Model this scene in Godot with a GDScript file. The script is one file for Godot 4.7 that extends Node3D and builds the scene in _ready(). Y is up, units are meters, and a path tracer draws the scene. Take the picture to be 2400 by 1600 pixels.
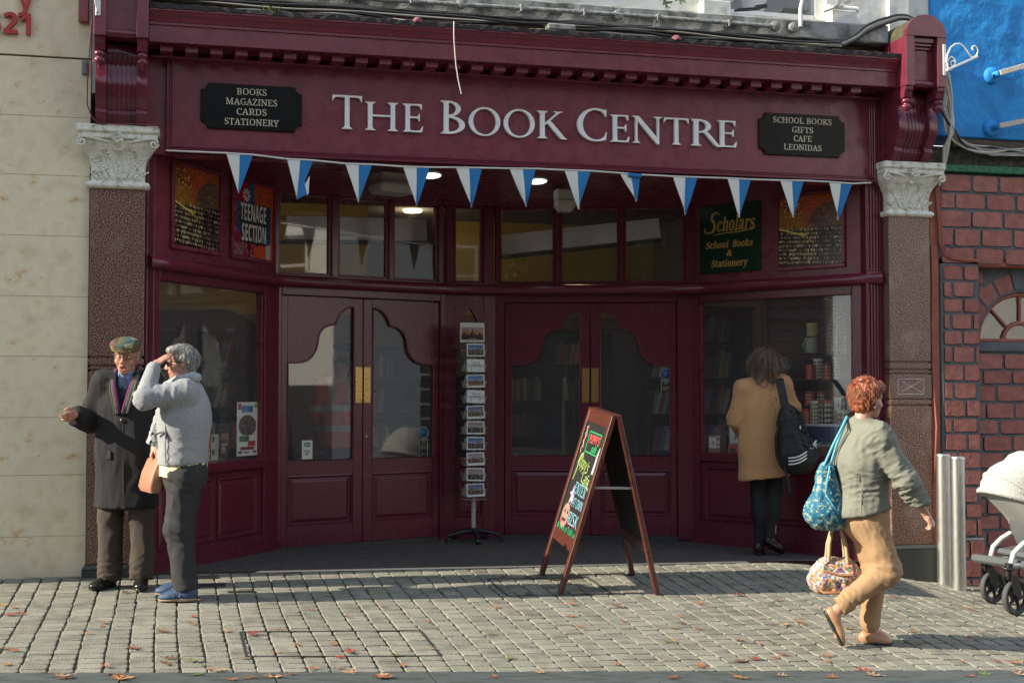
extends Node3D
# A bookshop front on a paved street, in metres: x runs along the front, z = 0 is the plane of the sign board, the street lies at z > 0.
var mats := {}
var rng := RandomNumberGenerator.new()
var counts := {}
var ntex := {}

func lc(r: float, g: float, b: float) -> Color:
	return Color(r, g, b).linear_to_srgb()

func noise(freq: float, sd: int, oct := 4, kind := FastNoiseLite.TYPE_SIMPLEX_SMOOTH) -> FastNoiseLite:
	var n := FastNoiseLite.new()
	n.noise_type = kind; n.frequency = freq; n.seed = sd; n.fractal_octaves = oct
	return n

func ntexture(n: FastNoiseLite, ramp, size := 512, sizey := 0) -> NoiseTexture2D:
	var t := NoiseTexture2D.new()
	t.width = size; t.height = sizey if sizey > 0 else size; t.seamless = true; t.noise = n
	if ramp != null:
		var g := Gradient.new()
		var off := PackedFloat32Array(); var col := PackedColorArray()
		for e in ramp:
			off.append(e[0]); col.append(e[1])
		g.offsets = off; g.colors = col
		t.color_ramp = g
	return t

func ntnormal(n: FastNoiseLite, strength: float, size := 512, sizey := 0) -> NoiseTexture2D:
	var t := ntexture(n, null, size, sizey)
	t.as_normal_map = true; t.bump_strength = strength
	return t

func mat(key: String, col: Color, rough := 0.8, opt := {}) -> StandardMaterial3D:
	if mats.has(key): return mats[key]
	var m := StandardMaterial3D.new()
	m.resource_name = key
	m.albedo_color = col; m.roughness = rough
	m.metallic = opt.get("metal", 0.0)
	m.metallic_specular = opt.get("spec", 0.5)
	if opt.has("tex"): m.albedo_texture = opt.tex
	if opt.has("rtex"):
		m.roughness_texture = opt.rtex
	if opt.has("norm"):
		m.normal_enabled = true; m.normal_texture = opt.norm; m.normal_scale = opt.get("nscale", 1.0)
	if opt.has("bump"):
		m.heightmap_enabled = true; m.heightmap_texture = opt.bump; m.heightmap_scale = opt.get("bscale", 0.2)
	if opt.has("detail"):
		m.detail_enabled = true; m.detail_albedo = opt.detail; m.detail_blend_mode = BaseMaterial3D.BLEND_MODE_MIX
		m.detail_uv_layer = BaseMaterial3D.DETAIL_UV_2
		m.uv2_triplanar = true; m.uv2_world_triplanar = opt.get("world", true)
		m.uv2_scale = Vector3.ONE * opt.get("dtri", 1.0)
	if opt.get("tri", 0.0) > 0.0:
		m.uv1_triplanar = true; m.uv1_world_triplanar = opt.get("world", true)
		var s: float = opt.tri
		var st: Vector3 = opt.get("stretch", Vector3.ONE)
		m.uv1_scale = Vector3(s, s, s) * st
	if opt.has("vc"): m.vertex_color_use_as_albedo = true
	if opt.has("coat"):
		m.clearcoat_enabled = true; m.clearcoat = opt.coat; m.clearcoat_roughness = opt.get("coat_rough", 0.2)
	if opt.has("rim"):
		m.rim_enabled = true; m.rim = opt.rim; m.rim_tint = 0.5
	if opt.has("back"):
		m.backlight_enabled = true; m.backlight = opt.back
	if opt.has("emit"):
		m.emission_enabled = true; m.emission = opt.emit; m.emission_energy_multiplier = opt.get("eng", 1.0)
	if opt.has("alpha"):
		m.transparency = BaseMaterial3D.TRANSPARENCY_ALPHA
		m.albedo_color.a = opt.alpha
	m.cull_mode = BaseMaterial3D.CULL_DISABLED if opt.has("two") else BaseMaterial3D.CULL_BACK
	mats[key] = m
	return m

class MB:
	var st := SurfaceTool.new()
	var n := 0
	var vcol := false
	func _init(col = null):
		st.begin(Mesh.PRIMITIVE_TRIANGLES)
		st.set_smooth_group(-1)
		if col != null:
			vcol = true
			st.set_color(col)
	func smooth(k := 0):
		st.set_smooth_group(k)
	func flat():
		st.set_smooth_group(-1)
	func tint(c: Color):
		st.set_color(c)
	func tri(a: Vector3, b: Vector3, c: Vector3):
		st.add_vertex(a); st.add_vertex(c); st.add_vertex(b)
		n += 1
	func quad(a: Vector3, b: Vector3, c: Vector3, d: Vector3):
		tri(a, b, c); tri(a, c, d)
	func quv(a: Vector3, b: Vector3, c: Vector3, d: Vector3, u := Rect2(0, 0, 1, 1)):
		var q := [[a, Vector2(u.position.x, u.end.y)], [b, Vector2(u.end.x, u.end.y)], [c, Vector2(u.end.x, u.position.y)], [d, u.position]]
		for i in [0, 2, 1, 0, 3, 2]:
			st.set_uv(q[i][1]); st.add_vertex(q[i][0])
		n += 2
	# box between two corners, with an optional chamfer
	func bx(lo: Vector3, hi: Vector3, ch := 0.0, t := Transform3D.IDENTITY):
		var c := minf(ch, minf(hi.x - lo.x, minf(hi.y - lo.y, hi.z - lo.z)) * 0.45)
		if c <= 0.0:
			var p := []
			for i in 8:
				p.append(t * Vector3(hi.x if i & 1 else lo.x, hi.y if i & 2 else lo.y, hi.z if i & 4 else lo.z))
			quad(p[4], p[5], p[7], p[6]); quad(p[1], p[0], p[2], p[3])
			quad(p[5], p[1], p[3], p[7]); quad(p[0], p[4], p[6], p[2])
			quad(p[6], p[7], p[3], p[2]); quad(p[0], p[1], p[5], p[4])
			return
		var m := (lo + hi) * 0.5
		var h := (hi - lo) * 0.5
		# corner points: for each corner three points, one on each face
		var f := func(sx: int, sy: int, sz: int, ax: int) -> Vector3:
			var v := Vector3(h.x - (0.0 if ax == 0 else c), h.y - (0.0 if ax == 1 else c), h.z - (0.0 if ax == 2 else c))
			return t * (m + Vector3(v.x * sx, v.y * sy, v.z * sz))
		for s in [-1, 1]:
			var a := [f.call(s, -1, -1, 0), f.call(s, 1, -1, 0), f.call(s, 1, 1, 0), f.call(s, -1, 1, 0)]
			var b := [f.call(-1, s, -1, 1), f.call(-1, s, 1, 1), f.call(1, s, 1, 1), f.call(1, s, -1, 1)]
			var d := [f.call(-1, -1, s, 2), f.call(1, -1, s, 2), f.call(1, 1, s, 2), f.call(-1, 1, s, 2)]
			for q in [a, b, d]:
				if s > 0: quad(q[0], q[1], q[2], q[3])
				else: quad(q[3], q[2], q[1], q[0])
		for s in [-1, 1]:
			for w in [-1, 1]:
				_ch(f.call(s, w, -1, 0), f.call(s, w, 1, 0), f.call(s, w, 1, 1), f.call(s, w, -1, 1), s * w < 0)
				_ch(f.call(s, -1, w, 0), f.call(s, 1, w, 0), f.call(s, 1, w, 2), f.call(s, -1, w, 2), s * w > 0)
				_ch(f.call(-1, s, w, 1), f.call(1, s, w, 1), f.call(1, s, w, 2), f.call(-1, s, w, 2), s * w < 0)
				for z in [-1, 1]:
					var A: Vector3 = f.call(s, w, z, 0)
					var B: Vector3 = f.call(s, w, z, 1)
					var C: Vector3 = f.call(s, w, z, 2)
					if s * w * z > 0: tri(A, B, C)
					else: tri(A, C, B)
	func _ch(a, b, c, d, flip: bool):
		if flip: quad(d, c, b, a)
		else: quad(a, b, c, d)
	# extruded polygon in the xy plane from z0 to z1 (any simple polygon)
	func prism(poly: PackedVector2Array, z0: float, z1: float, t := Transform3D.IDENTITY, bevel := 0.0, side_smooth := -1):
		var p := poly
		if Geometry2D.is_polygon_clockwise(p):
			p = p.duplicate(); p.reverse()
		var fr := p
		if bevel > 0.0:
			var o := Geometry2D.offset_polygon(p, -bevel, Geometry2D.JOIN_MITER)
			if o.size() == 1 and o[0].size() == p.size():
				fr = o[0]
				if Geometry2D.is_polygon_clockwise(fr): fr.reverse()
				# line up the start point
				var best := 0; var bd := 1e9
				for i in fr.size():
					var dd := fr[i].distance_squared_to(p[0])
					if dd < bd: bd = dd; best = i
				var r := PackedVector2Array()
				for i in fr.size(): r.append(fr[(i + best) % fr.size()])
				fr = r
			else: bevel = 0.0
		var idx := Geometry2D.triangulate_polygon(fr)
		st.set_smooth_group(-1)
		for k in range(0, idx.size(), 3):
			var a := fr[idx[k]]; var b := fr[idx[k + 1]]; var c := fr[idx[k + 2]]
			if (b - a).cross(c - a) < 0.0:
				var w := b; b = c; c = w
			tri(t * Vector3(a.x, a.y, z1), t * Vector3(b.x, b.y, z1), t * Vector3(c.x, c.y, z1))
		idx = Geometry2D.triangulate_polygon(p)
		for k in range(0, idx.size(), 3):
			var a := p[idx[k]]; var b := p[idx[k + 1]]; var c := p[idx[k + 2]]
			if (b - a).cross(c - a) < 0.0:
				var w := b; b = c; c = w
			tri(t * Vector3(a.x, a.y, z0), t * Vector3(c.x, c.y, z0), t * Vector3(b.x, b.y, z0))
		st.set_smooth_group(side_smooth)
		var zs := z1 - bevel
		for i in p.size():
			var a := p[i]; var b := p[(i + 1) % p.size()]
			quad(t * Vector3(a.x, a.y, z0), t * Vector3(b.x, b.y, z0), t * Vector3(b.x, b.y, zs), t * Vector3(a.x, a.y, zs))
			if bevel > 0.0:
				var c := fr[(i + 1) % p.size()]; var d := fr[i]
				quad(t * Vector3(a.x, a.y, zs), t * Vector3(b.x, b.y, zs), t * Vector3(c.x, c.y, z1), t * Vector3(d.x, d.y, z1))
		st.set_smooth_group(-1)
	# a round bar along points; radius a number or an array
	func tube(pts: Array, r, sides := 8, caps := true, grp := 0, t := Transform3D.IDENTITY):
		st.set_smooth_group(grp)
		var rings := []
		var up := Vector3.UP
		var k := pts.size()
		for i in k:
			var d: Vector3 = (pts[mini(i + 1, k - 1)] - pts[maxi(i - 1, 0)]).normalized()
			if i == 0:
				up = Vector3.UP if absf(d.y) < 0.9 else Vector3.RIGHT
			var x := up.cross(d).normalized()
			up = d.cross(x).normalized()
			var rr: float = r[i] if r is Array or r is PackedFloat32Array else r
			var ring := []
			for j in sides:
				var a := TAU * j / sides
				ring.append(t * (pts[i] + (x * cos(a) + up * sin(a)) * rr))
			rings.append(ring)
		for i in k - 1:
			for j in sides:
				var q := (j + 1) % sides
				quad(rings[i][j], rings[i][q], rings[i + 1][q], rings[i + 1][j])
		if caps:
			st.set_smooth_group(-1)
			for j in range(1, sides - 1):
				tri(rings[0][0], rings[0][j + 1], rings[0][j])
				tri(rings[k - 1][0], rings[k - 1][j], rings[k - 1][j + 1])
		st.set_smooth_group(-1)
	# profile of [r, y] pairs turned round y
	func lathe(prof: Array, sides := 16, t := Transform3D.IDENTITY, grp := 0):
		st.set_smooth_group(grp)
		for i in prof.size() - 1:
			for j in sides:
				var a := TAU * j / sides; var b := TAU * (j + 1) / sides
				var p: Array = prof[i]; var q: Array = prof[i + 1]
				var A := t * Vector3(cos(a) * p[0], p[1], sin(a) * p[0])
				var B := t * Vector3(cos(b) * p[0], p[1], sin(b) * p[0])
				var C := t * Vector3(cos(b) * q[0], q[1], sin(b) * q[0])
				var D := t * Vector3(cos(a) * q[0], q[1], sin(a) * q[0])
				if p[0] > 1e-6: tri(A, C, B)
				if q[0] > 1e-6: tri(A, D, C)
		st.set_smooth_group(-1)
	# profile in the (z, y) plane swept along x; open polyline, outside on the right hand when going up
	func sweep_x(prof: Array, x0: float, x1: float, caps := true, smooth_grp := -1, steps := 1):
		st.set_smooth_group(smooth_grp)
		for i in prof.size() - 1:
			var a: Vector2 = prof[i]; var b: Vector2 = prof[i + 1]
			for s in steps:
				var p := lerpf(x0, x1, float(s) / steps); var q := lerpf(x0, x1, float(s + 1) / steps)
				quad(Vector3(p, a.y, a.x), Vector3(q, a.y, a.x), Vector3(q, b.y, b.x), Vector3(p, b.y, b.x))
		st.set_smooth_group(-1)
		if caps:
			var pl := PackedVector2Array()
			for v in prof: pl.append(v)
			var idx := Geometry2D.triangulate_polygon(pl)
			for k in range(0, idx.size(), 3):
				var p := []
				for e in 3: p.append(pl[idx[k + e]])
				if (p[1] - p[0]).cross(p[2] - p[0]) < 0.0: p.reverse()
				tri(Vector3(x0, p[0].y, p[0].x), Vector3(x0, p[1].y, p[1].x), Vector3(x0, p[2].y, p[2].x))
				tri(Vector3(x1, p[0].y, p[0].x), Vector3(x1, p[2].y, p[2].x), Vector3(x1, p[1].y, p[1].x))
	# stack of closed rings (arrays of points of one length)
	func loft(rings: Array, caps := true, grp := 0):
		st.set_smooth_group(grp)
		var m: int = rings[0].size()
		for i in rings.size() - 1:
			for j in m:
				var q := (j + 1) % m
				quad(rings[i][j], rings[i][q], rings[i + 1][q], rings[i + 1][j])
		if caps:
			st.set_smooth_group(-1)
			for e in [0, rings.size() - 1]:
				var c := Vector3.ZERO
				for v in rings[e]: c += v
				c /= m
				for j in m:
					if e == 0: tri(c, rings[e][(j + 1) % m], rings[e][j])
					else: tri(c, rings[e][j], rings[e][(j + 1) % m])
		st.set_smooth_group(-1)
	func ellipsoid(c: Vector3, r: Vector3, seg := 12, grp := 0, t := Transform3D.IDENTITY):
		st.set_smooth_group(grp)
		var rows := maxi(4, seg / 2)
		var f := func(i: int, j: int) -> Vector3:
			var th := PI * i / rows; var ph := TAU * j / seg
			return t * (c + Vector3(sin(th) * cos(ph) * r.x, cos(th) * r.y, sin(th) * sin(ph) * r.z))
		for i in rows:
			for j in seg:
				var A: Vector3 = f.call(i, j); var B: Vector3 = f.call(i, j + 1)
				var C: Vector3 = f.call(i + 1, j + 1); var D: Vector3 = f.call(i + 1, j)
				if i > 0: tri(A, B, C)
				if i < rows - 1: tri(A, C, D)
		st.set_smooth_group(-1)
	func done() -> ArrayMesh:
		st.generate_normals()
		return st.commit()

func uname(parent: Node, called: String) -> String:
	var k := str(parent.get_instance_id()) + called
	var c: int = counts.get(k, 0)
	counts[k] = c + 1
	return called if c == 0 else "%s_%03d" % [called, c]

func tag(o: Node, label: String, cat := "", group := ""):
	o.set_meta("label", label)
	if cat: o.set_meta("category", cat)
	if group: o.set_meta("group", group)

func thing(called: String, label: String, cat: String, at := Vector3.ZERO, turn := 0.0, group := "") -> Node3D:
	var o := Node3D.new()
	o.name = uname(self, called); add_child(o)
	o.position = at; o.rotation.y = turn
	tag(o, label, cat, group)
	return o

func sub(parent: Node3D, called: String, t := Transform3D.IDENTITY) -> Node3D:
	var o := Node3D.new()
	o.name = uname(parent, called); parent.add_child(o); o.transform = t
	return o

func put(parent: Node3D, called: String, mesh: Mesh, m: Material, t := Transform3D.IDENTITY) -> MeshInstance3D:
	var o := MeshInstance3D.new()
	o.name = uname(parent, called); o.mesh = mesh; o.material_override = m
	parent.add_child(o); o.transform = t
	return o

func obj(b: MB, parent: Node3D, called: String, m: Material, t := Transform3D.IDENTITY) -> MeshInstance3D:
	return put(parent, called, b.done(), m, t)

func single(b: MB, called: String, m: Material, label: String, cat: String, t := Transform3D.IDENTITY, group := "") -> MeshInstance3D:
	var o := obj(b, self, called, m, t)
	tag(o, label, cat, group)
	return o

func structure(b: MB, called: String, m: Material, t := Transform3D.IDENTITY) -> MeshInstance3D:
	var o := obj(b, self, called, m, t)
	o.set_meta("kind", "structure")
	return o

func lbox(parent: Node3D, called: String, lo: Vector3, hi: Vector3, m: Material, ch := 0.004, t := Transform3D.IDENTITY) -> MeshInstance3D:
	var b := MB.new(); b.bx(lo, hi, ch)
	return obj(b, parent, called, m, t)

func text_mesh(s: String, size: float, depth: float, fnt := "Droid Serif", bold := false, italic := false) -> TextMesh:
	var f := SystemFont.new()
	f.font_names = PackedStringArray([fnt])
	f.font_weight = 700 if bold else 400
	f.font_italic = italic
	var t := TextMesh.new()
	t.text = s; t.font = f; t.font_size = 64; t.pixel_size = size / 64.0; t.depth = depth
	t.curve_step = 1.0
	return t

# flat or raised text fitted to a width; centre at the given place
func put_text(parent: Node3D, called: String, s: String, m: Material, t: Transform3D, height: float, width := 0.0, depth := 0.004, fnt := "Droid Serif", bold := false, shear := 0.0) -> MeshInstance3D:
	var tm := text_mesh(s, height * 1.38, depth, fnt, bold)
	var bb := tm.get_aabb()
	var k := width / bb.size.x if width > 0.0 else 1.0
	var o := put(parent, called, tm, m)
	var bs := Basis(Vector3(k, 0, 0), Vector3(shear * k, 1, 0), Vector3(0, 0, 1))
	o.transform = t * Transform3D(bs, Vector3.ZERO)
	return o

func gy(x: float, z: float) -> float:
	var g0 := 0.035 - 0.012 * x - 0.2 * smoothstep(4.6, 6.6, x)
	var gk := -0.068 - 0.0475 * x
	return lerpf(g0, gk, clampf(z / 3.0, 0.0, 1.2))

func frame_of(a: Vector2, b: Vector2) -> Transform3D:
	var d := (b - a).normalized()
	return Transform3D(Basis(Vector3(d.x, 0, d.y), Vector3.UP, Vector3(-d.y, 0, d.x)), Vector3(a.x, 0, a.y))

func at3(x: float, y: float, z: float) -> Transform3D:
	return Transform3D(Basis.IDENTITY, Vector3(x, y, z))

func _ready():
	rng.seed = 7
	var cam := Camera3D.new()
	cam.name = "camera"
	add_child(cam)
	cam.position = Vector3(0, 1.334, 10.11)
	cam.rotation_degrees = Vector3(2.152, -14.3, 0)
	cam.fov = 28.12
	cam.near = 0.1; cam.far = 300.0
	cam.current = true
	var env := Environment.new()
	var sm := ProceduralSkyMaterial.new()
	sm.sky_top_color = Color(0.50, 0.56, 0.64)
	sm.sky_horizon_color = Color(0.88, 0.88, 0.86)
	sm.sky_curve = 0.16
	sm.ground_bottom_color = Color(0.30, 0.29, 0.27)
	sm.ground_horizon_color = Color(0.55, 0.56, 0.56)
	sm.sun_angle_max = 20.0
	var sky := Sky.new()
	sky.sky_material = sm
	env.background_mode = Environment.BG_SKY
	env.sky = sky
	env.background_energy_multiplier = 1.55
	env.tonemap_mode = Environment.TONE_MAPPER_LINEAR
	env.tonemap_exposure = 2.0
	env.sdfgi_enabled = true; env.ssao_enabled = true; env.ssil_enabled = true
	var we := WorldEnvironment.new()
	we.name = "world_environment"; we.environment = env
	add_child(we)
	var sun := DirectionalLight3D.new()
	sun.name = "sun"
	add_child(sun)
	var el := deg_to_rad(28.0); var az := deg_to_rad(3.5)
	sun.look_at_from_position(Vector3.ZERO, Vector3(cos(el) * cos(az), -sin(el), -cos(el) * sin(az)))
	sun.light_energy = 1.6
	sun.light_color = Color(1.0, 0.955, 0.88)
	sun.light_angular_distance = 0.6
	sun.shadow_enabled = true
	var t0 := Time.get_ticks_msec()
	for f in [materials, pavement, stone_building, shopfront, upper_storey, painted_house, street_opposite, interior, window_goods, signs_and_print, bunting, small_fittings, sandwich_board, postcard_rack, bollards, pushchair, people, leaves]:
		f.call()
		print(f.get_method(), " ", Time.get_ticks_msec() - t0)

func materials():
	var grain := noise(0.02, 3, 5)
	var fine := noise(0.12, 5, 3)
	var speck := noise(0.35, 8, 2, FastNoiseLite.TYPE_VALUE)
	var patch := noise(0.006, 11, 5)
	ntex.fine = ntexture(fine, null)
	ntex.grain = ntexture(grain, null)
	ntex.patch = ntexture(patch, null)
	ntex.speck = ntexture(speck, null, 256)
	ntex.rough_mid = ntexture(noise(0.015, 21, 5), [[0.0, Color(0.45, 0.45, 0.45)], [1.0, Color(1, 1, 1)]])
	# burgundy gloss paint, two tones of wear
	var pt := ntexture(noise(0.01, 31, 5), [[0.0, Color(0.86, 0.84, 0.86)], [0.5, Color(0.96, 0.95, 0.96)], [1.0, Color(1, 1, 1)]])
	mat("paint", lc(0.195, 0.033, 0.050), 0.42, {"tex": pt, "tri": 0.8, "bump": ntex.fine, "bscale": 0.035, "rtex": ntex.rough_mid})
	# brushed, weathered wood under the paint: the grain stands out
	mat("paint_wood", lc(0.128, 0.019, 0.034), 0.23, {"detail": ntexture(noise(0.03, 33, 5), [[0.0, Color(0.4, 0.3, 0.33, 0.0)], [0.66, Color(0.4, 0.3, 0.33, 0.0)], [0.76, Color(0.42, 0.31, 0.34, 0.16)], [1, Color(0.5, 0.4, 0.42, 0.4)]]), "dtri": 1.1, "tex": pt, "tri": 1.6, "stretch": Vector3(6, 0.6, 6), "bump": ntex.grain, "bscale": 0.12})
	mat("paint_rail", lc(0.155, 0.024, 0.043), 0.22, {"tex": pt, "tri": 1.2, "bump": ntex.fine, "bscale": 0.03})
	mat("sign_white", lc(0.84, 0.85, 0.82), 0.55, {"tex": ntexture(noise(0.02, 41, 4), [[0.0, Color(0.93, 0.93, 0.92)], [1, Color(1, 1, 1)]]), "tri": 2.0})
	mat("plaque_black", lc(0.006, 0.007, 0.006), 0.3, {"spec": 0.3})
	mat("plaque_cream", lc(0.62, 0.56, 0.40), 0.5)
	mat("stone_white", lc(0.78, 0.77, 0.70), 0.75, {"tex": ntexture(noise(0.012, 44, 5), [[0.0, Color(0.62, 0.60, 0.54)], [0.35, Color(0.92, 0.91, 0.87)], [1, Color(1, 1, 1)]]), "tri": 2.4, "bump": ntex.fine, "bscale": 0.08})
	var gr := ntexture(noise(0.085, 51, 3), [[0.0, Color(0.10, 0.09, 0.085)], [0.34, Color(0.20, 0.16, 0.15)], [0.44, Color(0.50, 0.36, 0.31)], [0.58, Color(0.66, 0.48, 0.41)], [0.7, Color(0.80, 0.66, 0.58)], [1, Color(0.92, 0.84, 0.78)]])
	mat("granite_red", lc(0.62, 0.60, 0.58), 0.32, {"tex": gr, "tri": 1.9, "detail": ntexture(noise(0.008, 53, 4), [[0.0, Color(0.6, 0.55, 0.5, 0.0)], [0.62, Color(0.6, 0.55, 0.5, 0.0)], [0.8, Color(0.7, 0.64, 0.6, 0.10)], [1, Color(0.75, 0.7, 0.66, 0.22)]]), "dtri": 0.7})
	mat("granite_dark", lc(0.045, 0.05, 0.045), 0.45, {"tex": ntexture(noise(0.25, 55, 2), [[0.2, Color(0.6, 0.62, 0.6)], [0.8, Color(1.5, 1.5, 1.45)]]), "tri": 1.6})
	var tr := ntexture(noise(0.007, 61, 6), [[0.0, Color(0.88, 0.83, 0.72)], [0.3, Color(0.95, 0.91, 0.81)], [0.55, Color(0.98, 0.95, 0.86)], [0.78, Color(0.96, 0.91, 0.80)], [0.87, Color(0.90, 0.80, 0.66)], [0.94, Color(0.80, 0.61, 0.43)], [1, Color(0.64, 0.43, 0.27)]], 1024)
	var pits := ntexture(noise(0.045, 63, 4), [[0.0, Color(0.3, 0.2, 0.12, 0.7)], [0.10, Color(0.42, 0.28, 0.18, 0.5)], [0.15, Color(0.5, 0.4, 0.3, 0.0)], [1.0, Color(0.5, 0.4, 0.3, 0.0)]])
	mat("travertine", lc(0.80, 0.75, 0.65), 0.6, {"tex": tr, "tri": 0.55, "detail": pits, "dtri": 0.8, "bump": ntex.fine, "bscale": 0.03})
	mat("joint_dark", lc(0.10, 0.085, 0.07), 0.9)
	# granite setts in four tones
	var set_tex := ntexture(noise(0.085, 71, 4), [[0.0, Color(0.25, 0.25, 0.23)], [0.36, Color(0.62, 0.61, 0.57)], [0.55, Color(0.87, 0.86, 0.80)], [1, Color(1.05, 1.05, 1.0)]])
	var set_dirt := ntexture(noise(0.01, 73, 5), [[0.0, Color(0.17, 0.16, 0.13, 0.55)], [0.35, Color(0.2, 0.19, 0.15, 0.2)], [0.55, Color(0.25, 0.24, 0.2, 0.0)], [1, Color(0.25, 0.24, 0.2, 0.0)]])
	var tones := [Vector3(0.40, 0.395, 0.355), Vector3(0.35, 0.35, 0.32), Vector3(0.44, 0.43, 0.39), Vector3(0.38, 0.365, 0.335)]
	for i in 4:
		mat("sett%d" % i, lc(tones[i].x, tones[i].y, tones[i].z), 0.85, {"tex": set_tex, "tri": 2.6, "detail": set_dirt, "dtri": 0.7, "bump": ntex.fine, "bscale": 0.25})
	mat("sett_mm", lc(0.98, 0.98, 0.98), 0.85, {"tex": set_tex, "tri": 2.6, "detail": set_dirt, "dtri": 0.7, "bump": ntex.fine, "bscale": 0.25, "vc": true})
	mat("bed", lc(0.115, 0.10, 0.078), 0.95, {"tex": ntexture(noise(0.06, 75, 4), [[0.0, Color(0.5, 0.48, 0.44)], [1, Color(1, 1, 1)]]), "tri": 1.5, "bump": ntex.fine, "bscale": 0.6})
	mat("threshold", lc(0.085, 0.075, 0.066), 0.8, {"tex": ntexture(noise(0.02, 77, 5), [[0.0, Color(0.7, 0.7, 0.7)], [0.7, Color(1, 1, 1)], [1, Color(1.3, 1.3, 1.3)]]), "tri": 0.9, "bump": ntex.fine, "bscale": 0.15})
	mat("asphalt", lc(0.05, 0.05, 0.05), 0.9, {"tex": ntexture(noise(0.2, 79, 3), [[0.0, Color(0.6, 0.6, 0.6)], [1, Color(1.2, 1.2, 1.2)]]), "tri": 1.0})
	mat("kerb", lc(0.085, 0.10, 0.095), 0.5, {"tex": ntexture(noise(0.02, 81, 5), [[0.0, Color(0.6, 0.66, 0.6)], [0.5, Color(1, 1, 1)], [1, Color(1.2, 1.2, 1.15)]]), "tri": 1.2, "stretch": Vector3(0.3, 1, 1.6), "bump": ntex.grain, "bscale": 0.3})
	mat("glass", Color(1, 1, 1), 0.02, {"alpha": 0.02})
	mat("steel", lc(0.72, 0.72, 0.68), 0.38, {"metal": 1.0, "tex": ntexture(noise(0.02, 83, 4), [[0.0, Color(0.8, 0.8, 0.78)], [1, Color(1, 1, 1)]]), "tri": 2.0, "stretch": Vector3(5, 0.4, 5)})
	mat("brass", lc(0.50, 0.34, 0.13), 0.34, {"metal": 1.0, "tex": ntexture(noise(0.03, 85, 5), [[0.0, Color(0.6, 0.55, 0.5)], [0.6, Color(1, 1, 1)]]), "tri": 3.0})
	mat("white_render", lc(0.70, 0.70, 0.67), 0.85, {"tex": ntexture(noise(0.009, 87, 5), [[0.0, Color(0.70, 0.69, 0.66)], [0.4, Color(0.95, 0.95, 0.93)], [1, Color(1, 1, 1)]]), "tri": 0.6, "bump": ntex.grain, "bscale": 0.3})
	mat("concrete", lc(0.30, 0.305, 0.29), 0.85, {"tex": ntexture(noise(0.012, 89, 5), [[0.0, Color(0.45, 0.46, 0.42)], [0.45, Color(0.9, 0.9, 0.88)], [1, Color(1.1, 1.1, 1.1)]]), "tri": 1.0, "bump": ntex.fine, "bscale": 0.3})
	mat("mossy", lc(0.085, 0.085, 0.06), 0.9, {"tex": ntexture(noise(0.02, 91, 5), [[0.0, Color(0.5, 0.55, 0.4)], [1, Color(1.2, 1.1, 1.0)]]), "tri": 1.3, "bump": ntex.fine, "bscale": 0.6})
	mat("old_wood", lc(0.14, 0.115, 0.08), 0.85, {"tex": ntexture(noise(0.02, 93, 5), [[0.0, Color(0.4, 0.4, 0.36)], [1, Color(1.2, 1.15, 1.05)]]), "tri": 1.2, "stretch": Vector3(0.4, 6, 6)})
	mat("lead", lc(0.035, 0.03, 0.028), 0.7, {"tex": ntexture(noise(0.1, 95, 3), [[0.0, Color(0.5, 0.5, 0.5)], [0.75, Color(1, 1, 1)], [0.85, Color(4.5, 3.2, 3.2)], [1, Color(6, 5, 5)]]), "tri": 1.6, "bump": ntex.fine, "bscale": 0.8})
	mat("blue_render", lc(0.016, 0.27, 0.66), 0.7, {"tex": ntexture(noise(0.01, 97, 5), [[0.0, Color(0.75, 0.82, 0.86)], [0.6, Color(1, 1, 1)], [1, Color(1.25, 1.1, 1.05)]]), "tri": 0.5, "bump": ntexture(noise(0.012, 98, 5), null), "bscale": 1.6})
	mat("white_wall", lc(0.72, 0.72, 0.68), 0.8)
	mat("black", lc(0.012, 0.012, 0.012), 0.5)
	mat("rubber", lc(0.02, 0.02, 0.02), 0.75)
	mat("white_paint", lc(0.70, 0.70, 0.66), 0.45)
	mat("dark_wood", lc(0.035, 0.018, 0.012), 0.45, {"tex": ntexture(noise(0.02, 99, 5), [[0.0, Color(0.6, 0.6, 0.6)], [1, Color(1.2, 1.2, 1.2)]]), "tri": 1.0, "stretch": Vector3(6, 0.6, 6)})

func gnormal(x: float, z: float) -> Basis:
	var dx := (gy(x + 0.05, z) - gy(x - 0.05, z)) / 0.1
	var dz := (gy(x, z + 0.05) - gy(x, z - 0.05)) / 0.1
	var y := Vector3(-dx, 1, -dz).normalized()
	var xx := Vector3(1, dx, 0).normalized()
	return Basis(xx, y, xx.cross(y))

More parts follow.
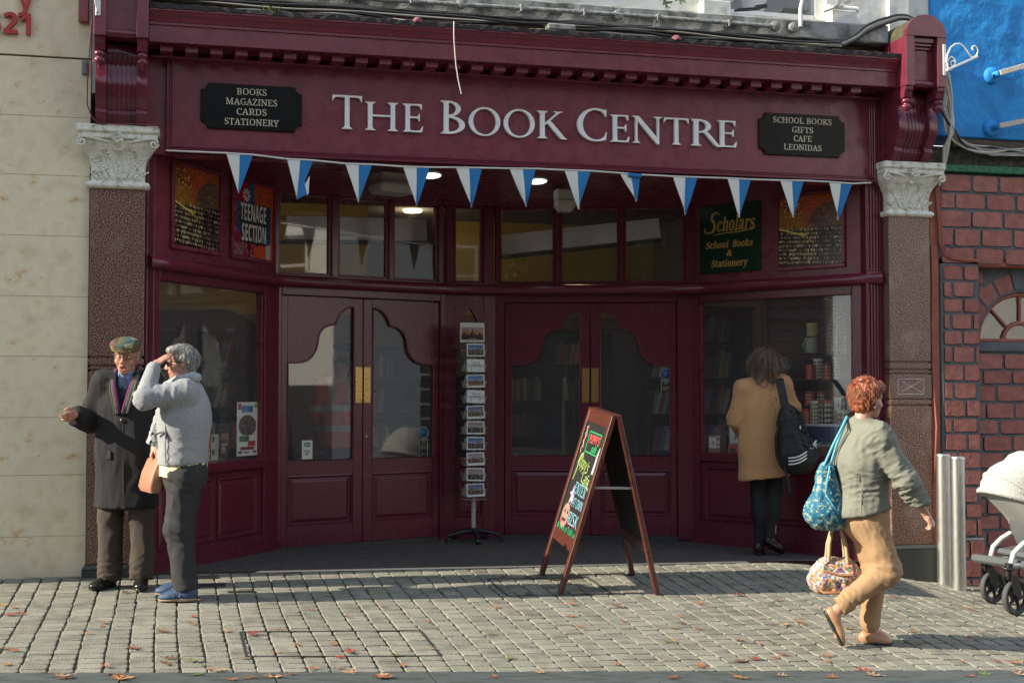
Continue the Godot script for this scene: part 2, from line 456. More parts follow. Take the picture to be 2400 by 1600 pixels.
func sett_mesh(v: int) -> ArrayMesh:
	var r := RandomNumberGenerator.new(); r.seed = 100 + v
	var b := MB.new()
	# unit square outline with worn corners, eight points
	var o := []
	for i in 4:
		var sx: float = [-1, 1, 1, -1][i]; var sz: float = [1, 1, -1, -1][i]
		var c := r.randf_range(0.05, 0.16)
		var d := r.randf_range(0.05, 0.16)
		var e := 0.5 - r.randf() * 0.025
		var f := 0.5 - r.randf() * 0.025
		var p1 := Vector2(sx * e, sz * (f - d)); var p2 := Vector2(sx * (e - c), sz * f)
		if i % 2 == 0: o.append_array([p1, p2])
		else: o.append_array([p2, p1])
	var rings := []
	for q in [[1.0, -0.05], [1.0, -0.0045], [0.985, -0.0012], [0.94, 0.0]]:
		var ring := []
		for p in o:
			ring.append(Vector3(p.x * q[0], q[1] + r.randf_range(-0.0005, 0.0005) * float(q[1] > -0.05), p.y * q[0]))
		rings.append(ring)
	for i in 3:
		for j in 8:
			b.quad(rings[i][j], rings[i][(j + 1) % 8], rings[i + 1][(j + 1) % 8], rings[i + 1][j])
	var c0 := Vector3(r.randf_range(-0.1, 0.1), r.randf_range(-0.0006, 0.0008), r.randf_range(-0.1, 0.1))
	for j in 8: b.tri(c0, rings[3][j], rings[3][(j + 1) % 8])
	return b.done()

func pavement():
	# bedding sheet under the setts
	var b := MB.new()
	b.smooth(0)
	var nx := 60
	for i in nx:
		for k in 12:
			var x0 := lerpf(-14.0, 20.0, float(i) / nx); var x1 := lerpf(-14.0, 20.0, float(i + 1) / nx)
			var z0 := lerpf(-0.1, 3.0, k / 12.0); var z1 := lerpf(-0.1, 3.0, (k + 1) / 12.0)
			var q := []
			for p in [[x0, z1], [x1, z1], [x1, z0], [x0, z0]]:
				q.append(Vector3(p[0], gy(p[0], p[1]) - 0.012, p[1]))
			b.quad(q[0], q[1], q[2], q[3])
	var ground := structure(b, "pavement", mats.bed)
	var meshes := []
	for v in 6: meshes.append(sett_mesh(v))
	var all := []
	var x := -2.2
	while x < 8.6:
		var w := rng.randf_range(0.119, 0.135)
		var z := 2.995
		var first := true
		while z > 0.02:
			var d := rng.randf_range(0.105, 0.142)
			if first: d = rng.randf_range(0.07, 0.135); first = false
			if z - d < 0.0: d = z
			if d > 0.05:
				var cx := x + w * 0.5 + rng.randf_range(-0.003, 0.003) + 0.005 * sin(z * 2.3 + x * 1.7)
				var cz := z - d * 0.5
				all.append([cx, cz, w - rng.randf_range(0.005, 0.010), d - rng.randf_range(0.008, 0.013), rng.randi() % 6, rng.randi() % 4])
			z -= d
		x += w
	# in front of the doorway the smooth threshold begins at z = -0.1, and its edge strip is left out here
	var near := []
	var far := []
	for s in all:
		if s[1] > 2.1 and s[0] > -1.05 and s[0] < 5.25: near.append(s)
		else: far.append(s)
	near.sort_custom(func(p, q): return p[1] > q[1])
	while near.size() > 300: far.append(near.pop_back())
	for s in near:
		var o := put(ground, "sett", meshes[s[4]], mats["sett%d" % s[5]], sett_xf(s))
		o.name = o.name
	var mm := MultiMesh.new()
	mm.transform_format = MultiMesh.TRANSFORM_3D; mm.use_colors = true
	mm.mesh = meshes[0]
	var groups := [[], [], [], [], [], []]
	for s in far: groups[s[4]].append(s)
	var tones := [Color(0.40, 0.395, 0.355), Color(0.35, 0.35, 0.32), Color(0.44, 0.43, 0.39), Color(0.38, 0.365, 0.335)]
	for g in 6:
		var m2 := MultiMesh.new()
		m2.transform_format = MultiMesh.TRANSFORM_3D; m2.use_colors = true
		m2.mesh = meshes[g]
		m2.instance_count = groups[g].size()
		for i in groups[g].size():
			m2.set_instance_transform(i, sett_xf(groups[g][i]))
			m2.set_instance_color(i, tones[groups[g][i][5]])
		var mi := MultiMeshInstance3D.new()
		mi.name = uname(ground, "distant_setts"); mi.multimesh = m2
		mi.material_override = mats.sett_mm
		mi.set_meta("kind", "stuff")
		ground.add_child(mi)
	# smooth dark floor of the lobby
	b = MB.new()
	b.smooth(0)
	for i in 16:
		for k in 8:
			var x0 := lerpf(-0.6, 6.3, i / 16.0); var x1 := lerpf(-0.6, 6.3, (i + 1) / 16.0)
			var z0 := lerpf(-9.0, -0.1, k / 8.0); var z1 := lerpf(-9.0, -0.1, (k + 1) / 8.0)
			var q := []
			for p in [[x0, z1], [x1, z1], [x1, z0], [x0, z0]]:
				q.append(Vector3(p[0], floor_y(p[0], p[1]), p[1]))
			b.quad(q[0], q[1], q[2], q[3])
	b.flat()
	b.quad(Vector3(-0.6, floor_y(-0.6, 0) - 0.2, -0.1), Vector3(6.3, floor_y(6.3, 0) - 0.2, -0.1), Vector3(6.3, floor_y(6.3, 0), -0.1), Vector3(-0.6, floor_y(-0.6, 0), -0.1))
	structure(b, "lobby_floor", mats.threshold)
	# kerb of long dark stones
	var kx := [-3.1, -1.9, -0.2, 0.55, 1.35, 2.55, 3.35, 4.4, 5.7, 7.0, 8.4]
	var kerb := sub(self, "kerb"); kerb.set_meta("kind", "structure")
	for i in kx.size() - 1:
		var a: float = kx[i] + 0.004; var c: float = kx[i + 1] - 0.004
		var rings := []
		for e in 2:
			var xx: float = [a, c][e]
			var y := gy(xx, 3.0) + 0.003
			var ring := []
			for p in [[3.003, -0.2], [3.003, -0.012], [3.012, 0.0], [3.25, -0.004], [3.272, -0.008], [3.29, -0.022], [3.30, -0.045], [3.31, -0.2]]:
				ring.append(Vector3(xx, y + p[1], p[0]))
			rings.append(ring)
		var kb := MB.new()
		kb.loft(rings, true, -1)
		obj(kb, kerb, "kerb_stone", mats.kerb)
	# carriageway
	b = MB.new()
	b.smooth(0)
	for i in 40:
		for k in 10:
			var x0 := lerpf(-80.0, 80.0, i / 40.0); var x1 := lerpf(-80.0, 80.0, (i + 1) / 40.0)
			var z0 := 3.3 if k == 0 else 3.3 + k * 4.0; var z1 := 3.3 + (k + 1) * 4.0
			var q := []
			for p in [[x0, z1], [x1, z1], [x1, z0], [x0, z0]]:
				q.append(Vector3(p[0], road_y(p[0]), p[1]))
			b.quad(q[0], q[1], q[2], q[3])
	structure(b, "road", mats.asphalt)
	b = MB.new()
	b.quad(Vector3(-90, -4.2, 90), Vector3(90, -4.2, 90), Vector3(90, -4.2, -90), Vector3(-90, -4.2, -90))
	structure(b, "ground", mats.bed)

func road_y(x: float) -> float:
	return -0.068 - 0.0475 * clampf(x, -14.0, 20.0) - 0.11

func floor_y(x: float, _z: float) -> float:
	return 0.035 - 0.012 * x - 0.2 * smoothstep(4.9, 6.9, x) * 0.4

func sett_xf(s: Array) -> Transform3D:
	var bs := gnormal(s[0], s[1])
	var r := RandomNumberGenerator.new(); r.seed = int(s[0] * 7919.0) * 31 + int(s[1] * 104729.0)
	bs = bs * Basis(Vector3(1, 0, 0), r.randf_range(-0.007, 0.007)) * Basis(Vector3(0, 0, 1), r.randf_range(-0.009, 0.009)) * Basis(Vector3.UP, r.randf_range(-0.02, 0.02))
	return Transform3D(bs * Basis.from_scale(Vector3(s[2], 1, s[3])), Vector3(s[0], gy(s[0], s[1]) + r.randf_range(-0.0012, 0.0012), s[1]))

func stone_building():
	var t := thing("stone_clad_building", "beige stone clad wall in wide horizontal slabs with rust stains", "building")
	lbox(t, "wall", Vector3(-6.0, -0.4, -1.2), Vector3(-0.53, 6.5, -0.032), mats.joint_dark, 0.0)
	var ys := [0.0, 0.327, 0.756, 1.16, 1.589, 2.013, 2.442, 2.872, 3.291, 3.722, 4.17, 4.62, 5.1, 5.6, 6.1, 6.5]
	for i in ys.size() - 1:
		var y0: float = ys[i] + 0.001; var y1: float = ys[i + 1] - 0.001
		if i == 0: y0 = 0.0
		if i == 8: y1 -= 0.012
		for c in [[-6.0, -3.6], [-3.597, -2.303], [-2.30, -0.532]]:
			lbox(t, "stone_slab", Vector3(c[0], y0, -0.03), Vector3(c[1], y1, rng.randf_range(-0.001, 0.001)), mats.travertine, 0.0015)
	# the pier at the end of that front, which keeps the low sun off the wall
	lbox(t, "pier", Vector3(-2.75, -0.2, 0.002), Vector3(-2.2, 8.5, 0.33), mats.travertine, 0.006)
	# red raised figures
	var s := thing("raised_sign_lettering", "red raised figures and letter fixed to the beige stone wall", "sign", Vector3(-0.93, 3.86, 0))
	var red := mat("red_letter", lc(0.42, 0.035, 0.022), 0.5)
	put_text(s, "letter", "521", red, at3(-0.148, 0.072, 0.018), 0.150, 0.295, 0.03, "Droid Sans", true)
	put_text(s, "letter", "y", red, at3(-0.05, 0.25, 0.018), 0.15, 0.10, 0.03, "Droid Sans", true)

const PA := Vector2(-0.10, -0.06)
const PB := Vector2(0.93, -1.50)
const PC := Vector2(2.42, -2.08)
const PD := Vector2(3.00, -2.10)
const PE := Vector2(4.66, -1.55)
const PF := Vector2(5.66, -0.06)
var shop: Node3D

func side_xf(x: float) -> Transform3D:
	# polygon (z, y) pushed out along -x from x
	return Transform3D(Basis(Vector3(0, 0, 1), Vector3(0, 1, 0), Vector3(-1, 0, 0)), Vector3(x, 0, 0))

func pane(parent: Node3D, called: String, lo: Vector2, hi: Vector2, z := 0.0) -> MeshInstance3D:
	var b := MB.new()
	b.bx(Vector3(lo.x, lo.y, z - 0.003), Vector3(hi.x, hi.y, z + 0.003))
	return obj(b, parent, called, mats.glass)

# raised-and-fielded panel: bead round a sunk field
func field_panel(parent: Node3D, called: String, lo: Vector2, hi: Vector2, z: float, m: Material):
	var b := MB.new()
	var w := 0.022
	var rings := []
	for q in [[0.0, 0.0], [0.004, 0.014], [0.014, 0.016], [0.022, 0.004], [0.030, -0.004], [0.055, 0.007], [0.06, 0.008]]:
		var o: float = q[0]
		var zz: float = z + q[1]
		rings.append([Vector3(lo.x + o, lo.y + o, zz), Vector3(hi.x - o, lo.y + o, zz), Vector3(hi.x - o, hi.y - o, zz), Vector3(lo.x + o, hi.y - o, zz)])
	for i in rings.size() - 1:
		for j in 4:
			b.quad(rings[i][j], rings[i][(j + 1) % 4], rings[i + 1][(j + 1) % 4], rings[i + 1][j])
	var r: Array = rings[-1]
	b.quad(r[0], r[1], r[2], r[3])
	obj(b, parent, called, m)

func ogee(flip: bool, c: float, off: float, top: float) -> PackedVector2Array:
	var raw := [[0.083, 1.588], [0.16, 1.588], [0.215, 1.592], [0.27, 1.61], [0.315, 1.648], [0.35, 1.70], [0.365, 1.76], [0.373, 1.82], [0.395, 1.862], [0.43, 1.896], [0.48, 1.918], [0.535, 1.924], [0.549, 1.960], [0.57, 2.004], [0.60, 2.04], [0.64, 2.066], [0.68, 2.078], [0.714, 2.082]]
	var p := PackedVector2Array()
	for e in raw:
		var u: float = (2.0 * c - e[0] if flip else e[0]) + off
		p.append(Vector2(u, e[1] + top))
	return p

func door_leaf(parent: Node3D, u0: float, u1: float, flip: bool, c: float, off: float, lock: bool):
	# parent frame: a door bay; a leaf between u0 and u1, the meeting stile is at c
	var d := sub(parent, "door")
	d.set_meta("label", "burgundy door leaf with stepped arch glazing and brass push plate")
	var m: Material = mats.paint_wood
	var g := ogee(flip, c, off, 0.0)
	var gl := minf(g[0].x, g[-1].x); var gr := maxf(g[0].x, g[-1].x)
	var z0 := -0.045; var z1 := 0.0
	var b := MB.new()
	# spandrel over the glass
	var p := PackedVector2Array(g)
	p.append(Vector2(g[-1].x, 2.155)); p.append(Vector2(g[0].x, 2.155))
	b.prism(p, z0, z1)
	b.bx(Vector3(u0 + 0.003, 0.035, z0), Vector3(gl, 2.155, z1), 0.004)
	b.bx(Vector3(gr, 0.035, z0), Vector3(u1 - 0.003, 2.155, z1), 0.004)
	b.bx(Vector3(gl, 0.035, z0), Vector3(gr, 0.205, z1))
	b.bx(Vector3(gl, 0.63, z0), Vector3(gr, 0.755, z1))
	b.bx(Vector3(gl, 0.205, z0), Vector3(gr, 0.63, z1 - 0.02))
	obj(b, d, "leaf", m)
	field_panel(d, "panel", Vector2(gl, 0.20), Vector2(gr, 0.635), z1 - 0.018, m)
	# glazing bead along the arch
	var line := []
	for q in g: line.append(Vector3(q.x, q.y, 0.002))
	line.append(Vector3(g[-1].x, 0.757, 0.002)); line.append(Vector3(g[0].x, 0.757, 0.002)); line.append(Vector3(g[0].x, g[0].y, 0.002))
	b = MB.new(); b.tube(line, 0.008, 6, false)
	obj(b, d, "glazing_bead", mats.paint_rail)
	# glass cut to the arch
	var q2 := PackedVector2Array(g)
	q2.append(Vector2(g[-1].x, 0.75)); q2.append(Vector2(g[0].x, 0.75))
	b = MB.new(); b.prism(q2, -0.026, -0.020)
	obj(b, d, "glass", mats.glass)
	var bu := (c + 0.008 + off) if flip else (c - 0.076 + off)
	b = MB.new(); b.bx(Vector3(bu, 1.245, 0.0005), Vector3(bu + 0.068, 1.56, 0.004), 0.001)
	for e in [[0.008, 1.253], [0.06, 1.253], [0.008, 1.552], [0.06, 1.552]]:
		b.ellipsoid(Vector3(bu + e[0], e[1], 0.004), Vector3(0.004, 0.004, 0.002), 8)
	obj(b, d, "push_plate", mats.brass)
	if lock:
		b = MB.new()
		b.lathe([[0.0, 0.004], [0.010, 0.004], [0.014, 0.002], [0.014, 0.0]], 12, Transform3D(Basis(Vector3.RIGHT, PI / 2), Vector3(bu + 0.03, 0.95, 0.0)))
		obj(b, d, "lock", mats.brass)

func transom(parent: Node3D, u0: float, u1: float):
	var w := sub(parent, "transom_window")
	pane(w, "pane", Vector2(u0 - 0.005, 2.355), Vector2(u1 + 0.005, 3.035), -0.03)
	var b := MB.new()
	var f := 0.018
	for r in [[u0 - 0.012, 2.348, u0 + f - 0.012, 3.042], [u1 - f + 0.012, 2.348, u1 + 0.012, 3.042], [u0, 2.345, u1, 2.345 + f], [u0, 3.045 - f, u1, 3.045]]:
		b.bx(Vector3(r[0], r[1], -0.05), Vector3(r[2], r[3], -0.008), 0.004)
	obj(b, w, "glazing_bead", mats.paint)

func sweep_plan(b: MB, pts: Array, prof: Array, grp := 0):
	# pts: plan points (x, z); prof: (outwards, y)
	var n := pts.size()
	var rings := []
	for i in n:
		var d: Vector2 = (pts[mini(i + 1, n - 1)] - pts[maxi(i - 1, 0)]).normalized()
		var o := Vector2(-d.y, d.x)
		var r := []
		for p in prof:
			var q: Vector2 = pts[i] + o * p.x
			r.append(Vector3(q.x, p.y, q.y))
		rings.append(r)
	b.smooth(grp)
	for i in n - 1:
		for j in prof.size() - 1:
			b.quad(rings[i][j], rings[i + 1][j], rings[i + 1][j + 1], rings[i][j + 1])
	b.flat()

func display_bay(called: String, t: Transform3D, L: float, g0: float, g1: float, panels: Array, label: String):
	var d := sub(shop, called, t)
	d.set_meta("label", label)
	var m: Material = mats.paint_wood
	# stall riser and frame
	lbox(d, "stall_riser", Vector3(0.0, -0.12, -0.08), Vector3(L, 0.75, -0.012), m, 0.0)
	lbox(d, "stile", Vector3(0.0, 0.0, -0.08), Vector3(g0, 2.26, 0.012), m, 0.006)
	lbox(d, "stile", Vector3(g1, 0.0, -0.08), Vector3(L, 2.26, 0.012), m, 0.006)
	lbox(d, "head_rail", Vector3(g0, 2.155, -0.08), Vector3(g1, 2.26, 0.010), m, 0.006)
	lbox(d, "sill", Vector3(g0, 0.715, -0.08), Vector3(g1, 0.795, 0.022), m, 0.008)
	lbox(d, "bottom_rail", Vector3(g0, -0.1, -0.012), Vector3(g1, 0.17, 0.006), m, 0.004)
	lbox(d, "skirting", Vector3(0.0, -0.12, 0.0125), Vector3(L, 0.09, 0.03), m, 0.006)
	# beads round the glass
	var b := MB.new()
	for r in [[g0, 0.795, g0 + 0.022, 2.155], [g1 - 0.022, 0.795, g1, 2.155]]:
		b.bx(Vector3(r[0], r[1], -0.05), Vector3(r[2], r[3], -0.004), 0.005)
	obj(b, d, "glazing_bead", mats.paint)
	pane(d, "glass", Vector2(g0 + 0.005, 0.79), Vector2(g1 - 0.005, 2.16), -0.035)
	for p in panels: field_panel(d, "panel", Vector2(p[0], 0.19), Vector2(p[1], 0.67), -0.010, m)
	# board over the rail, up to the lobby ceiling
	lbox(d, "upper_board", Vector3(0.0, 2.26, -0.08), Vector3(L, 3.47, -0.02), mats.paint, 0.0)

func shopfront():
	shop = thing("bookshop_front", "burgundy painted shopfront with deep angled doorway, moulded cornice and granite pillars", "shopfront")
	# --- sign board ---
	var f := sub(shop, "fascia")
	lbox(f, "sign_panel", Vector3(-0.01, 3.075, -0.10), Vector3(5.68, 3.79, -0.018), mats.paint, 0.0)
	lbox(f, "board_back", Vector3(-0.148, 3.072, -0.16), Vector3(5.765, 3.47, -0.102), mats.sign_white, 0.0)
	for s in [[-0.148, -0.010], [5.682, 5.765]]:
		lbox(f, "end_board", Vector3(s[0], 3.06, -0.10), Vector3(s[1], 4.04, -0.012), mats.paint, 0.004)
	lbox(f, "frieze", Vector3(-0.009, 3.797, -0.10), Vector3(5.681, 4.04, 0.05), mats.paint, 0.0)
	for fr in [[0.0, 0.020, 0.022], [0.0205, 0.034, 0.006], [0.0345, 0.047, -0.006]]:
		var lo := Vector2(-0.008 + fr[0], 3.070 + fr[0] * 1.1); var hi := Vector2(5.680 - fr[0], 3.796 - fr[0])
		var w: float = fr[1] - fr[0]
		var b := MB.new()
		b.bx(Vector3(lo.x, lo.y, -0.0175), Vector3(hi.x, lo.y + w, fr[2]), 0.004)
		b.bx(Vector3(lo.x, hi.y - w, -0.0175), Vector3(hi.x, hi.y, fr[2]), 0.004)
		b.bx(Vector3(lo.x, lo.y + w, -0.0175), Vector3(lo.x + w, hi.y - w, fr[2]), 0.004)
		b.bx(Vector3(hi.x - w, lo.y + w, -0.0175), Vector3(hi.x, hi.y - w, fr[2]), 0.004)
		obj(b, f, "frame_moulding", mats.paint_rail)
	lbox(f, "soffit_strip", Vector3(-0.148, 3.055, -0.16), Vector3(5.765, 3.069, -0.02), mats.paint, 0.003)
	# --- cornice ---
	var cn := sub(shop, "cornice")
	var b2 := MB.new()
	b2.sweep_x([Vector2(0.05, 3.806), Vector2(0.270, 3.806), Vector2(0.270, 3.924), Vector2(0.284, 3.926), Vector2(0.284, 3.944), Vector2(0.292, 3.947), Vector2(0.296, 3.960), Vector2(0.306, 3.976), Vector2(0.322, 3.990), Vector2(0.332, 4.004), Vector2(0.336, 4.010), Vector2(0.344, 4.012), Vector2(0.344, 4.046), Vector2(0.05, 4.07)], -0.129, 5.722)
	obj(b2, cn, "crown_moulding", mats.paint)
	for x in 32:
		lbox(cn, "dentil", Vector3(-0.056 + x * 0.1745, 3.757, 0.0505), Vector3(0.035 + x * 0.1745, 3.8055, 0.205), mats.paint, 0.003)
	lbox(cn, "bed_moulding", Vector3(-0.12, 3.75, -0.011), Vector3(5.71, 3.7655, 0.058), mats.paint, 0.004)
	# ragged lead and felt along the top edge
	b2 = MB.new()
	var prev := []
	for i in 141:
		var x := lerpf(-0.129, 5.722, i / 140.0)
		var r := [Vector3(x, 4.071 + rng.randf() * 0.012, 0.02), Vector3(x, 4.060 + rng.randf() * 0.010, 0.33), Vector3(x, 4.052 + rng.randf() * 0.008, 0.352 + rng.randf() * 0.006), Vector3(x, 4.030 - rng.randf() * 0.012, 0.350 + rng.randf() * 0.004)]
		if i > 0:
			for j in 3: b2.quad(prev[j + 1], r[j + 1], r[j], prev[j])
		prev = r
	obj(b2, cn, "flashing", mats.lead)
	# --- pillars and brackets ---
	for s in [[-0.525, -0.148, 0.125, -0.315], [5.765, 6.145, 0.090, 5.907]]:
		pillar(s[0], s[1], s[2])
		bracket(s[3], s[3] > 1.0)
	# --- bays of the lobby ---
	display_bay("display_window", frame_of(PA, PB), (PB - PA).length(), 0.085, 1.53, [[0.10, 0.40], [0.42, 0.83], [0.87, 1.45]], "angled display window with paper notices and books behind it")
	display_bay("display_window", frame_of(PE, PF), (PF - PE).length(), 0.095, 1.625, [[0.14, 0.76], [0.82, 1.55]], "angled display window with patterned tins and shelves of books behind it")
	for s in [[PB, PC, 0.0, 0.81, 0.0], [PD, PE, 0.02, 0.81, 0.0]]:
		var t := frame_of(s[0], s[1])
		var L: float = (s[1] - s[0]).length()
		var bay := sub(shop, "doorway", t)
		door_leaf(bay, 0.02 + s[2], 0.81 + s[2], false, s[3], s[2], false)
		door_leaf(bay, 0.81 + s[2], 1.60 + s[2], true, s[3], s[2], true)
		lbox(bay, "jamb", Vector3(-0.05, 0.0, -0.09), Vector3(0.018 + s[2], 2.24, 0.022), mats.paint_wood, 0.006)
		lbox(bay, "jamb", Vector3(1.602 + s[2], 0.0, -0.09), Vector3(L + 0.06, 2.24, 0.022), mats.paint_wood, 0.006)
		lbox(bay, "door_head", Vector3(0.018 + s[2], 2.162, -0.09), Vector3(1.602 + s[2], 2.24, 0.022), mats.paint_wood, 0.006)
		lbox(bay, "door_sill", Vector3(-0.05, -0.06, -0.09), Vector3(L + 0.06, 0.032, 0.0), mats.granite_dark, 0.004)
		var sp := [[0.01, 0.476], [0.576, 1.048], [1.132, 1.571]] if s[2] == 0.0 else [[0.005, 0.489], [0.571, 1.082], [1.157, 1.683]]
		for q in sp: transom(bay, q[0], q[1])
		var e0 := -0.05
		for q in sp:
			lbox(bay, "mullion", Vector3(e0, 2.33, -0.09), Vector3(q[0] - 0.012, 3.06, 0.012), mats.paint_rail, 0.012)
			e0 = q[1] + 0.012
		lbox(bay, "mullion", Vector3(e0, 2.33, -0.09), Vector3(L + 0.05, 3.06, 0.012), mats.paint_rail, 0.012)
		lbox(bay, "transom_rail", Vector3(-0.05, 2.241, -0.09), Vector3(L + 0.05, 2.344, 0.006), mats.paint_wood, 0.004)
		lbox(bay, "head_board", Vector3(-0.05, 3.046, -0.09), Vector3(L + 0.05, 3.47, -0.002), mats.paint, 0.0)
	# narrow panel between the two doorways
	var ct := sub(shop, "side_light", frame_of(PC, PD))
	var p := PackedVector2Array([Vector2(0.16, 1.62), Vector2(0.17, 1.80), Vector2(0.20, 1.95), Vector2(0.25, 2.06), Vector2(0.29, 2.11), Vector2(0.33, 2.06), Vector2(0.38, 1.95), Vector2(0.41, 1.80), Vector2(0.42, 1.62)])
	var pp := PackedVector2Array(p); pp.append(Vector2(0.42, 2.24)); pp.append(Vector2(0.16, 2.24))
	var b3 := MB.new()
	b3.prism(pp, -0.06, 0.0)
	b3.bx(Vector3(0.0, 0.0, -0.08), Vector3(0.16, 2.24, 0.004), 0.004)
	b3.bx(Vector3(0.42, 0.0, -0.08), Vector3(0.58, 2.24, 0.004), 0.004)
	b3.bx(Vector3(0.16, 0.0, -0.08), Vector3(0.42, 0.75, -0.004), 0.0)
	obj(b3, ct, "panel_frame", mats.paint_wood)
	field_panel(ct, "panel", Vector2(0.16, 0.2), Vector2(0.42, 0.68), -0.002, mats.paint_wood)
	pane(ct, "glass", Vector2(0.155, 0.745), Vector2(0.425, 2.12), -0.04)
	transom(ct, 0.156, 0.399)
	lbox(ct, "mullion", Vector3(0.06, 2.33, -0.07), Vector3(0.143, 3.06, 0.014), mats.paint_rail, 0.012)
	lbox(ct, "mullion", Vector3(0.412, 2.33, -0.07), Vector3(0.52, 3.06, 0.014), mats.paint_rail, 0.012)
	lbox(ct, "transom_rail", Vector3(0.0, 2.2405, -0.07), Vector3(0.58, 2.344, 0.008), mats.paint_wood, 0.004)
	lbox(ct, "head_board", Vector3(0.05, 3.046, -0.08), Vector3(0.53, 3.47, 0.0), mats.paint, 0.0)
	# --- rail that winds along all bays ---
	var cv := Curve2D.new()
	var rp := [Vector2(-0.13, -0.035), Vector2(-0.06, -0.07), Vector2(0.08, -0.25), Vector2(0.45, -0.80), Vector2(0.86, -1.36), Vector2(1.10, -1.52), Vector2(1.70, -1.78), Vector2(2.42, -2.03), Vector2(2.72, -2.07), Vector2(3.0, -2.06), Vector2(3.8, -1.80), Vector2(4.45, -1.57), Vector2(4.72, -1.36), Vector2(5.15, -0.76), Vector2(5.50, -0.25), Vector2(5.62, -0.08), Vector2(5.74, -0.035)]
	for i in rp.size():
		var d: Vector2 = (rp[mini(i + 1, rp.size() - 1)] - rp[maxi(i - 1, 0)]) * 0.16
		cv.add_point(rp[i], -d, d)
	var pts := []
	var Lc := cv.get_baked_length()
	for i in 91: pts.append(cv.sample_baked(Lc * i / 90.0))
	b3 = MB.new()
	sweep_plan(b3, pts, [Vector2(-0.03, 2.225), Vector2(0.045, 2.228), Vector2(0.066, 2.240), Vector2(0.076, 2.262), Vector2(0.078, 2.282), Vector2(0.070, 2.302), Vector2(0.05, 2.318), Vector2(0.02, 2.326), Vector2(-0.03, 2.330)])
	obj(b3, shop, "serpentine_rail", mats.paint_rail)
	# --- jambs and fluted pilasters at the two ends ---
	lbox(shop, "corner_post", Vector3(-0.147, 0.0, -0.22), Vector3(-0.080, 3.055, -0.052), mats.paint_wood, 0.006)
	lbox(shop, "corner_post", Vector3(-0.147, 0.0, -0.051), Vector3(-0.125, 3.055, 0.0), mats.paint_wood, 0.006)
	var fp := sub(shop, "fluted_pilaster")
	for seg in [[0.14, 2.24], [2.34, 3.055]]:
		var b4 := MB.new()
		var pr := PackedVector2Array([Vector2(5.60, -0.12), Vector2(5.60, -0.03), Vector2(5.622, -0.028)])
		for i in 5:
			var x0 := 5.622 + i * 0.027
			pr.append_array(PackedVector2Array([Vector2(x0 + 0.004, -0.029), Vector2(x0 + 0.009, -0.040), Vector2(x0 + 0.016, -0.040), Vector2(x0 + 0.021, -0.029)]))
		pr.append_array(PackedVector2Array([Vector2(5.7645, -0.028), Vector2(5.7645, -0.12)]))
		b4.prism(pr, seg[0], seg[1], Transform3D(Basis(Vector3.RIGHT, Vector3(0, 0, 1), Vector3.UP), Vector3.ZERO))
		obj(b4, fp, "shaft", mats.paint_wood)
	lbox(fp, "base", Vector3(5.592, -0.1, -0.12), Vector3(5.7645, 0.1395, -0.018), mats.paint_wood, 0.006)
	lbox(fp, "block", Vector3(5.60, 2.2405, -0.12), Vector3(5.7645, 2.3395, -0.02), mats.paint_wood, 0.006)
	# --- boarded lobby ceiling, sloping down to the doors ---
	var ce := sub(shop, "lobby_ceiling")
	var sl := atan2(0.37, 2.0)
	var ct2 := Transform3D(Basis(Vector3.RIGHT, -sl), Vector3(0, 3.43, -0.17))
	for i in 24:
		lbox(ce, "ceiling_board", Vector3(-0.145, 0.0, -0.0865 - i * 0.0885), Vector3(5.76, 0.02, -i * 0.0885), mats.paint, 0.006, ct2)

func pillar(x0: float, x1: float, py: float):
	var p := sub(shop, "pillar")
	p.set_meta("label", "speckled red granite pillar with white carved capital")
	var xm := (x0 + x1) * 0.5
	var dn: float = gy(xm, 0.0) - 0.02
	lbox(p, "core", Vector3(x0 + 0.014, py, -0.20), Vector3(x1 - 0.014, 2.79, 0.036), mats.granite_red, 0.0)
	for s in [[py, 1.222], [1.236, 1.276], [1.496, 1.514], [1.530, 1.578], [1.592, 2.790]]:
		lbox(p, "shaft", Vector3(x0, s[0], -0.21), Vector3(x1, s[1], 0.05), mats.granite_red, 0.005)
	# block with an incised cross
	var cs := CSGBox3D.new()
	cs.name = uname(p, "carved_block")
	cs.size = Vector3(x1 - x0, 0.194, 0.26); cs.position = Vector3(xm, 1.386, -0.08)
	cs.material = mats.granite_red
	var w := 0.235; var h := 0.125
	for e in [[0.0, h / 2, w, 0.008, 0.0], [0.0, -h / 2, w, 0.008, 0.0], [-w / 2, 0.0, 0.008, h, 0.0], [w / 2, 0.0, 0.008, h, 0.0], [0.0, 0.0, 0.20, 0.007, 0.46], [0.0, 0.0, 0.20, 0.007, -0.46]]:
		var c := CSGBox3D.new()
		c.operation = CSGShape3D.OPERATION_SUBTRACTION
		c.size = Vector3(e[2], e[3], 0.014); c.position = Vector3(e[0], e[1], 0.131); c.rotation.z = e[4]
		cs.add_child(c)
	p.add_child(cs)
	# plinth
	var b := MB.new()
	b.bx(Vector3(x0 - 0.028, dn - 0.3, -0.2), Vector3(x1 + 0.032, py - 0.032, 0.095), 0.006)
	var pr := []
	for q in [[0.0, -0.031], [0.0, -0.024], [-0.02, -0.001]]:
		pr.append([Vector3(x0 - 0.028 - q[0], py + q[1], 0.095 + q[0]), Vector3(x1 + 0.032 + q[0], py + q[1], 0.095 + q[0]), Vector3(x1 + 0.032 + q[0], py + q[1], -0.2), Vector3(x0 - 0.028 - q[0], py + q[1], -0.2)])
	b.loft(pr, true, -1)
	obj(b, p, "plinth", mats.granite_dark)
	capital(p, xm)

